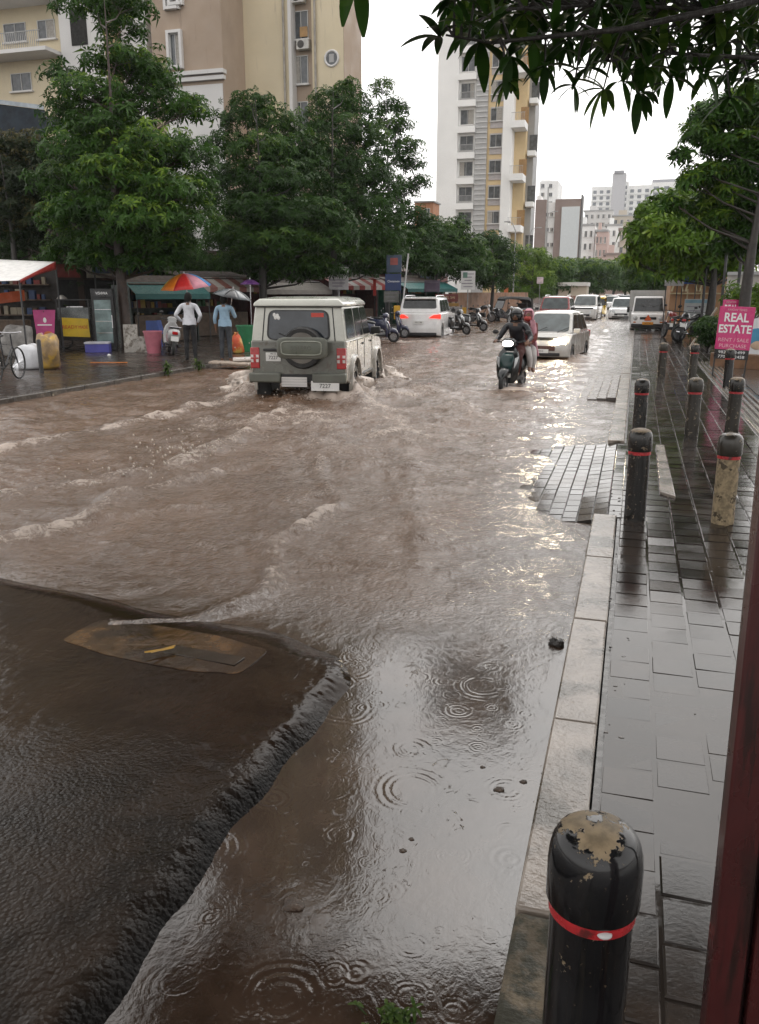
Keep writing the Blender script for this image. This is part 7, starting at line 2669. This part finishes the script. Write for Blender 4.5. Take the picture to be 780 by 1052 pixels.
# small orange brick house between trees and tower
Y = 95
t = thing('brick_house', 'orange brick house showing between the slender tree and the white tower', 'building', (0, 0, 0))
block(t, 'wall', 426, 445, 220, Y, -.5, xz(437, 208, Y)[1], 3, mat('orange_brick', (.42, .20, .11), .8, .15, 2))
block(t, 'roof_slab', 425, 445.6, 220, Y - .3, xz(437, 208, Y)[1], xz(437, 206.5, Y)[1], 3.6, m_grey_w)
window(t, 436, 442, 214, 222, Y)

# ---------------------------------------------- grey and white block, middle
Y = 150
t = thing('office_block', 'taupe framed white block with blank white panel, right of the tower', 'building', (0, 0, 0))
zt = xz(575, 205, Y)[1]
block(t, 'wall', 549, 560, 240, Y - .6, -.5, zt, 14, m_taupe_w)
block(t, 'white_bay', 560.1, 569, 240, Y, -.5, zt - .4, 14, m_pale_w)
block(t, 'wall', 569.1, 595, 240, Y - .6, -.5, zt, 4.5, m_taupe_w)
block(t, 'blank_panel', 576, 594.2, 240, Y - 1.0, -.5, xz(580, 213, Y)[1], .8, mat('blank_white', (.62, .66, .68), .6, .03))
block(t, 'dark_edge', 595.1, 596.5, 240, Y - .2, -.5, xz(596, 200, Y)[1], 4, mat('slate_wall', (.12, .12, .12), .7))
for k in range(8):
    for px in (560.8, 565.2):
        window(t, px, px + 3.2, 218.5 + k * 15.5, 222.5 + k * 15.5, Y)
block(t, 'rooftop_room', 552, 556, 200, Y + 3, zt, xz(555, 199, Y)[1], 4, m_pale_w)
MB().tube([(xz(563.5, 230, Y - 2)[0], Y - 2, -.5), (xz(563.5, 192, Y - 2)[0], Y - 2, xz(564, 192, Y - 2)[1])], .12, 6).build('mast', m_grey_w, t)
Y = 260
t = thing('tower_block', 'very pale distant tower peeping over the taupe framed block', 'building', (0, 0, 0))
block(t, 'wall', 553, 572, 220, Y, -.5, xz(562, 186, Y)[1], 14, m_pale_w)
block(t, 'roof_room', 556, 566, 190, Y + 3, xz(562, 186, Y)[1], xz(562, 183, Y)[1], 5, m_pale_w)
for k in range(4):
    for px in (556, 564):
        window(t, px, px + 3.5, 189 + k * 9, 193 + k * 9, Y)

# -------------------------------------------------- distant white high-rise
Y = 520
t = thing('apartment_slab', 'wide white high-rise with a taller central lift tower on the horizon', 'building', (0, 0, 0))
def hz(py):
    return xz(650, py, Y)[1]
segs = [(607.5, 628, 190.5, 0), (628.1, 645, 187, -3), (645.1, 668, 190, 2), (668.1, 700, 188.5, -1)]
for a, c, top_, dy in segs:
    block(t, 'wall', a, c, 205, Y + dy, -.5, hz(top_), 22, m_pale_w)
    x0, x1 = xz(a, 205, Y)[0], xz(c, 205, Y)[0]
    nco = max(3, int((x1 - x0) / 4.2))
    b = MB()
    z = hz(top_) - 3
    while z > hz(224):
        for i in range(nco):
            cx = x0 + (i + .5) * (x1 - x0) / nco
            b.box((cx, Y + dy - .1, z), ((x1 - x0) / nco * .5, .3, 1.7))
        z -= 3.2
    b.build('windows', mat('distant_window', (.16, .18, .20), .3), t)
    b = MB()
    z = hz(top_) - 4.6
    while z > hz(224):
        b.box(((x0 + x1) / 2, Y + dy - .3, z), (x1 - x0, .6, .5))
        z -= 3.2
    b.build('floor_bands', m_pale_w, t)
block(t, 'lift_tower', 629, 643, 190, Y - 5, -.5, hz(178.5), 14, mat('pale_grey_tower', (.5, .5, .52), .8, .05))
block(t, 'lift_tower_top', 631, 641, 180, Y - 6, hz(178.6), hz(176), 10, mat('slate_top', (.3, .3, .33), .8))
block(t, 'roof_canopy', 670, 694, 190, Y + 2, hz(188), hz(184.8), 10, mat('slate_top', (.3, .3, .33), .8))

# mid-distance houses climbing behind the trees
def house(label, a, c, top_, Y, m, cols_, rows_, roof=None, dy=0):
    t = thing('town_house', label, 'building', (0, 0, 0), 0, 'houses stepping up behind the far trees')
    zt = xz((a + c) / 2, top_, Y)[1]
    block(t, 'wall', a, c, (top_ + 280) / 2, Y, -.5, zt, 10, m)
    x0, x1 = xz(a, 240, Y)[0], xz(c, 240, Y)[0]
    for i in range(cols_):
        for j in range(rows_):
            window_m(t, x0 + (i + .5) * (x1 - x0) / cols_, zt - 2.0 - j * 3.1, (x1 - x0) / cols_ * .5, 1.5, Y, surround=m if (i + j) % 3 == 0 else None)
    MB().box(((x0 + x1) / 2, Y + 5, zt + .25), (x1 - x0 + .5, 10.5, .5)).build('roof_parapet', roof or m_grey_w, t)
    MB().box((x0 + (x1 - x0) * .3, Y + 4, zt + 1.4), ((x1 - x0) * .25, 3, 1.9)).build('roof_tank_room', m, t)
    return t


m_pinkw = mat('pink_render', (.54, .40, .36), .8, .05, .4)
m_sandw = mat('sand_render', (.50, .44, .36), .8, .05, .4)
for args in (('grey white flats with rows of windows below the distant high-rise', 599, 628, 217, 360, m_white_w, 5, 4), ('pale flats right of centre below the high-rise', 628.3, 662, 222, 340, m_sandw, 5, 4),
             ('white house with parapet, right of the taupe framed block', 594, 610, 232, 230, m_pale_w, 3, 4), ('pink house between the white houses', 612, 624, 238, 225, m_pinkw, 3, 4), ('bright white house with dark windows above the road end', 622, 640, 232, 255, m_pale_w, 3, 3), ('sand coloured house above the road end', 636, 656, 236, 240, m_sandw, 3, 4, m_taupe_w), ('low pink house with dark overhanging roof at the road end', 622, 645, 262, 205, m_pinkw, 4, 2, m_taupe_w)):
    house(*args)
q = A(690, 208, 300)
t = thing('glass_block', 'blue glass building top showing behind the right-hand trees', 'building', (0, 0, 0))
block(t, 'wall', 686, 716, 230, 300, -.5, xz(700, 199, 300)[1], 14, mat('blue_glazing', (.12, .26, .34), .15, .2, .2))
MB().box((xz(701, 230, 300)[0], 307, xz(700, 199, 300)[1] + .4), (11, 14.5, .8)).build('roof_edge', m_pale_w, t)

# compound walls beyond the rickshaw
t = thing('compound_wall', 'brown compound wall behind the black auto rickshaw', 'wall', (0, 0, 0))
p0_, p1_ = P(462, 330, 56), P(540, 330, 70)
MB().slab((p0_.x, p0_.y, -.3), (p1_.x, p1_.y, -.3), (p1_.x, p1_.y, 1.75), (p0_.x, p0_.y, 1.75), .25).build('wall', mat('ochre_brown_wall', (.22, .12, .07), .7, .2, 1, dirt=(.1, .06, .04), dthr=.6, dscale=.8), t)
t = thing('shed', 'pale concrete shed with tin edge beside the road, left of the yellow rickshaw', 'shed', (0, 0, 0))
block(t, 'wall', 574, 603, 295, 90, -.3, xz(588, 294, 90)[1], 4, m_sandw)
block(t, 'roof', 573, 604, 290, 89.7, xz(588, 293.9, 90)[1], xz(588, 290, 90)[1], 5, m_white_w)
block(t, 'low_wall', 566, 606, 305, 84, -.3, xz(588, 304, 84)[1], .4, mat('rusty_wall', (.28, .14, .10), .7, .2, 1))
# ======================================================= roadside furniture
m_signw = mat('white_sign_board', (.42, .41, .42), .4, .1, 3, dirt=(.3, .28, .3), dthr=.6, dscale=4)
m_navy = mat('navy_sign_board', (.012, .03, .11), .4, .1, 3)
m_lines = mat('grey_print', (.22, .2, .24), .6)


def board(name, label, cat, px, py, t_, w_, h_, m, rz, z0=LP, lines=0, posts=1, group=None, parts=()):
    q = P(px, py, t_)
    t = thing(name, label, cat, (q.x, q.y, z0), rz, group)
    zc = q.z - z0
    p = MB().box((0, 0, zc), (w_, .05, h_)).build('panel', m, t, bevel=.006)
    if lines:
        for k in range(lines):
            b = MB().box((-w_ * .06 * (k % 2), -.028, zc + h_ * .34 - k * h_ * .68 / max(1, lines - 1)), (w_ * (.8 - .14 * (k % 3)), .004, h_ * .045))
            b.build('line_of_print', m_lines, p)
    xs_ = [0] if posts == 1 else [-w_ * .4, w_ * .4]
    for x in xs_:
        MB().tube([(x, .05, 0), (x, .05, zc + h_ * .45)], .03, 8).build('post', m_dkst if posts > 1 else mat('grey_pole', (.3, .3, .3), .4, metal=.3), t)
    return t, zc, p


t, zc, p = board('notice_board', 'white notice board with grey print on a post above the jeep roof', 'sign', 348, 286, 36, .86, .95, m_signw, R(10), lines=6, posts=1)
t, zc, p = board('shop_sign', 'upper dark picture board of the blue sign stack left of the white SUV', 'sign', 405, 271, 37, .68, .75, mat('dark_picture_board', (.03, .05, .09), .4), R(8), posts=2)
MB().box((0, -.03, zc + .1), (.34, .01, .3)).build('portrait_patch', mat('dull_red_patch', (.25, .06, .05), .5), p)
q = P(404, 290, 36.9)
t = thing('shop_sign', 'navy board with white word, middle of the blue sign stack', 'sign', (q.x, q.y, LP), R(8))
zc = q.z - LP
MB().box((0, 0, zc), (.72, .05, .72)).build('panel', m_navy, t, bevel=.006)
text('Cinnamon', .13, m_wht, t, (.02, -.03, zc + .04))
for s in (-1, 1):
    MB().tube([(s * .3, .06, 0), (s * .3, .06, zc + .3)], .03, 8).build('post', m_dkst, t)
t, zc, p = board('shop_sign', 'grey lowest board of the blue sign stack', 'sign', 402, 305, 36.7, .66, .48, mat('grey_sign', (.12, .12, .11), .5), R(8), posts=2, lines=3)
q = P(414, 345, 36.5)
t = MB().tube([(0, 0, 0), (.02, 0, 1.6), (.22, 0, 3.4)], .035, 8).build('pale_pole', mat('white_pole', (.5, .5, .5), .4), smooth=60, loc=(q.x, q.y, LP))
tag(t, 'thin white slanting pole on the right of the blue sign stack', 'pole')
t, zc, p = board('pole_sign', 'white square sign with small print on a tall grey pole', 'sign', 481, 288, 46, .78, 1.0, mat('bright_sign', (.60, .60, .60), .4, .06), R(8), lines=5)
MB().box((-.16, -.03, zc + .28), (.24, .008, .3)).build('green_mark', mat('green_print', (.10, .2, .16), .5), p)
t, zc, p = board('shop_sign', 'dull mauve board between the white SUV and the blue signs', 'sign', 444, 294, 45, .85, .6, mat('mauve_board', (.12, .09, .14), .5), R(8), posts=2, lines=2)
t, zc, p = board('shop_sign', 'dark red shop board above the poster rack', 'sign', 459, 306, 47, 1.3, .42, mat('dark_red_board', (.16, .03, .025), .4), R(8), posts=2)
text('HOTEL SAI', .2, mat('cream_lettering', (.55, .42, .25), .5), p, (0, -.03, zc + .02))
t, zc, p = board('shop_sign', 'thin yellow-brown strip board under the dark red board', 'sign', 460, 313, 46.8, 1.25, .16, mat('ochre_strip', (.30, .17, .04), .5), R(8), posts=2)
t, zc, p = board('poster_rack', 'poster rack covered in pale printed sheets right of the white SUV', 'rack', 467, 321, 46.5, .85, .62, mat('pale_posters', (.30, .29, .28), .6, .4, 18), R(8), posts=2, lines=4)
t, zc, p = board('yellow_box', 'small yellow utility box on a post next to the poster rack', 'box', 477, 321, 46.2, .22, .55, mat('signal_yellow', (.50, .28, .02), .5), R(8))
t, zc, p = board('yellow_box', 'yellow and black kerbside box left of the white SUV tail light', 'box', 408, 321, 34, .26, .55, mat('signal_yellow', (.50, .28, .02), .5), R(8))
q = P(385, 295, 40)
t = thing('banner', 'narrow red vertical banner among the dark trunks', 'banner', (q.x, q.y, LP), R(10))
MB().box((0, 0, q.z), (.14, .04, .75)).build('panel', mat('bright_red_banner', (.5, .03, .02), .5), t)
MB().tube([(0, .04, 0), (0, .04, q.z + .4)], .02, 6).build('post', m_dkst, t)
t, zc, p = board('banner', 'orange and white pole banner beyond the poster rack', 'banner', 520, 300, 68, .34, 1.3, mat('orange_banner', (.50, .14, .05), .5), R(5))
t, zc, p = board('pole_sign', 'small white and pink sign on a pole before the light green tree', 'sign', 555, 288, 72, .55, .55, mat('pinkish_sign', (.55, .45, .48), .5), R(5), lines=2)


def lamp_post(label, px, t_, h_, reach):
    q = P(px, 330, t_)
    t = thing('street_lamp', label, 'street lamp', (q.x, q.y, -.2), 0, 'street lamps along the road')
    MB().tube([(0, 0, 0), (0, 0, h_ * .9), (reach * .3, 0, h_ * .98), (reach, 0, h_)], [.07, .05, .04, .03], 8).build('pole', mat('grey_pole', (.3, .3, .3), .4), t, smooth=60)
    MB().box((reach + .2, 0, h_ - .02), (.5, .16, .1)).build('lamp_head', m_grey_w, t, bevel=.03)


lamp_post('grey street lamp with arm over the light green tree', 526, 70, 7.6, -.9)
lamp_post('slim grey street lamp near the foot of the white tower', 540, 96, 9, .9)
lamp_post('grey street lamp left of the taupe framed block', 556, 110, 12, 1)

# ---------------------------------------------------------- right-hand side
t = thing('notice_board', 'white notice board on legs behind the parked motorcycles', 'sign', (*P(712, 345, 33).xy, 0), R(-4))
MB().box((0, 0, .95), (.86, .04, 1.12)).build('panel', mat('pale_grey_board', (.42, .44, .45), .4, .06), t, bevel=.005)
MB().box((0, -.024, 1.42), (.82, .006, .12)).build('blue_heading', mat('pale_blue_print', (.2, .34, .42), .5), t)
for k in range(5):
    MB().box((0, -.024, 1.22 - k * .16), (.66 - .1 * (k % 2), .005, .03)).build('line_of_print', m_lines, t)
for s in (-1, 1):
    MB().tube([(s * .4, .03, 0), (s * .4, .03, 1.5)], .025, 6).build('leg', m_dkst, t)

# arcade front with ochre arches, blue boards above
Y0 = 38
t = thing('shop_arcade', 'ochre shop arcade with pale pointed arches and blue fascia behind the right trees', 'building', (0, 0, 0))
xa, xb = xz(690, 290, Y0)[0], xz(748, 290, Y0)[0]
MB().box(((xa + xb) / 2, Y0 + 3, 1.6), (xb - xa, 5, 3.4)).build('wall', mat('ochre_brick_wall', (.34, .19, .10), .7, .12, 2), t)
for k in range(4):
    x = xa + (k + .5) * (xb - xa) / 4
    b = MB()
    b.tube([(x - .22, Y0 + .42, 1.8), (x, Y0 + .42, 2.75), (x + .22, Y0 + .42, 1.8)], .05, 6)
    b.build('arch', mat('cream_trim', (.5, .42, .26), .6), t)
    MB().box((x + .42, Y0 + .44, .9), (.05, .06, 2.0)).build('pier', mat('cream_trim', (.5, .42, .26), .6), t)
MB().box(((xa + xb) / 2, Y0 + .42, 1.72), (xb - xa, .1, .05)).build('rail', mat('cream_trim', (.5, .42, .26), .6), t)
MB().box(((xa + xb) / 2 - .2, Y0 + .30, 3.35), ((xb - xa) * .8, .2, .3)).build('fascia', mat('teal_fascia', (.03, .17, .19), .4, .2, 3), t)
MB().box(((xa + xb) / 2, Y0 + .1, 3.05), ((xb - xa), .9, .08)).build('canopy', mat('maroon_board', (.09, .022, .02), .6), t)
MB().box(((xa + xb) / 2, Y0 + 3, 4.6), (xb - xa, 5, 2.4)).build('upper_wall', m_sandw, t)
for k, (px, py, w_, h_, m_, lb) in enumerate(((706, 287, .85, .36, mat('bright_blue_board', (.03, .10, .34), .4), 'bright blue hanging board under the right trees'), (693, 289, .75, .36, m_signw, 'small white hanging board left of the bright blue one'))):
    q = P(px, py, 34)
    t = thing('shop_sign', lb, 'sign', (q.x, q.y, 0), R(-3))
    MB().box((0, 0, q.z), (w_, .06, h_)).build('panel', m_, t, bevel=.006)
    for s in (-1, 1):
        MB().tube([(s * w_ * .42, .05, 0), (s * w_ * .42, .05, q.z)], .025, 6).build('post', m_dkst, t)

# white boundary wall with a painted patch, planter kerb, shrubs
t = thing('boundary_wall', 'white boundary wall with grey scalloped top at the right edge', 'wall', (0, 0, 0))
p0_, p1_ = P(742, 345, 27), P(860, 345, 25)
MB().slab((p0_.x, p0_.y, 0), (p1_.x, p1_.y, 0), (p1_.x, p1_.y, 2.3), (p0_.x, p0_.y, 2.3), .2).build('wall', mat('mottled_white_wall', (.42, .40, .37), .7, .15, 2, dirt=(.25, .23, .2), dthr=.6, dscale=2), t)
MB().slab((p0_.x, p0_.y - .02, 2.3), (p1_.x, p1_.y - .02, 2.3), (p1_.x, p1_.y - .02, 2.4), (p0_.x, p0_.y - .02, 2.4), .3).build('coping', m_grey_w, t)
q = P(776, 352, 20)
t = thing('painted_board', 'round-topped white board with blue and cream paint patches behind the pink sign', 'board', (q.x, q.y, .0), R(-8))
b = MB()
pr = [(-.62 + 1.5 * 0, .28)] + [(.2 + .82 * math.cos(a), .58 + .62 * math.sin(a)) for a in [PI - PI * k / 14 for k in range(15)]] + [(1.02, .22), (.3, .16)]
b.loft([[(x, -.03, z) for x, z in pr], [(x, .03, z) for x, z in pr]])
b.build('panel', mat('white_mural_board', (.58, .60, .62), .5, .06, 3), t)
for x, z, rx, rz_, c_, nm in ((.02, .72, .26, .22, (.05, .22, .36), 'blue_patch'), (.05, .58, .17, .15, (.48, .36, .26), 'cream_patch'), (.5, .5, .2, .1, (.4, .44, .46), 'grey_patch')):
    MB().ell((x, -.034, z), (rx, .012, rz_), 18, 10).build(nm, mat(nm, c_, .5), t, smooth=60)
t = thing('planter', 'low brown brick planter kerb behind the pink board', 'planter', (0, 0, 0))
p0_, p1_ = P(733, 368, 20.5), P(840, 372, 18.6)
MB().slab((p0_.x, p0_.y, 0), (p1_.x, p1_.y, 0), (p1_.x, p1_.y, .34), (p0_.x, p0_.y, .34), .3).build('kerb_wall', mat('brown_brick', (.15, .075, .035), .4, .25, 4, .5, 12), t, bevel=.01)


def bush(label, px, t_, z0, rad, n, m, seed, group='shrubs along the right side', sz=.16):
    rs = np.random.RandomState(seed)
    q = P(px, 345, t_)
    t = thing('shrub', label, 'shrub', (q.x, q.y, z0), 0, group)
    cl = [(rs.randn() * rad * .4, rs.randn() * rad * .4, rad * (.5 + .5 * rs.rand()), rad * .6, rad * .6, rad * .5) for k in range(5)]
    b = MB()
    for c in cl:
        b.tube([(0, 0, 0), (c[0] * .5, c[1] * .5, c[2] * .6), c[:3]], [.025, .018, .008], 5)
    b.build('stem', m_barkd, t)
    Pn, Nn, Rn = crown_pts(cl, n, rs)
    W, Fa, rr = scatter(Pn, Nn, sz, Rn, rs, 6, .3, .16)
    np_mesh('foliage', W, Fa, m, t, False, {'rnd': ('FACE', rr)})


bush('light green shrub at the right edge above the painted board', 772, 23, 1.0, .75, 420, m_leafl, 3)
bush('dark shrub between the leaning pole and the pink boards', 728, 26, 0, .7, 420, m_leafd, 4)
bush('small bright shrub behind the parked motorcycles', 722, 31, 0, .6, 320, m_leafl, 5)
bush('dark shrub beside the upright tree trunk', 758, 24, .1, .8, 420, m_leafd, 6)
q = P(711, 352, 27.5)
q1, q2 = P(709, 352, 27.5), P(737, 316, 27.0)
t = MB().tube([(0, 0, 0), (q2.x - q1.x, q2.y - q1.y, q2.z)], [.035, .03], 8).build('leaning_pole', mat('pale_pole', (.40, .34, .28), .5, .15), smooth=60, loc=(q1.x, q1.y, 0))
tag(t, 'long pale pole leaning beside the parked motorcycles', 'pole')
for px, tt, h_, lb in ((699, 36, 3.4, 'thin dark iron post left of the white notice board on legs'), (719, 30, 4.2, 'thin dark iron post just right of the notice board on legs'), (738, 27, 3.6, 'dark iron post left of the pink boards'), (753, 24.5, 4.6, 'tall dark iron post behind the pink boards')):
    q = P(px, 345, tt)
    t = MB().lathe([(.07, 0), (.07, .05), (.045, .06), (.045, h_), (.003, h_ + .03)], 12).build('iron_post', m_dkst, smooth=40, loc=(q.x, q.y, 0))
    tag(t, lb, 'post')
# -------------------------------------------------------------- rainy haze
hb = MB().box((-20, 410, 43.6), (620, 880, 91))
hz_o = hb.build('haze', (lambda: None)() or bpy.data.materials.new('rain_haze'))
hm = hz_o.data.materials[0]
hm.use_nodes = True
hm.node_tree.nodes.clear()
out = hm.node_tree.nodes.new('ShaderNodeOutputMaterial')
pv = hm.node_tree.nodes.new('ShaderNodeVolumePrincipled')
pv.inputs['Color'].default_value = (.93, .95, .97, 1)
pv.inputs['Density'].default_value = .00028
pv.inputs['Anisotropy'].default_value = .2
hm.node_tree.links.new(pv.outputs[0], out.inputs['Volume'])
hz_o['kind'] = 'stuff'
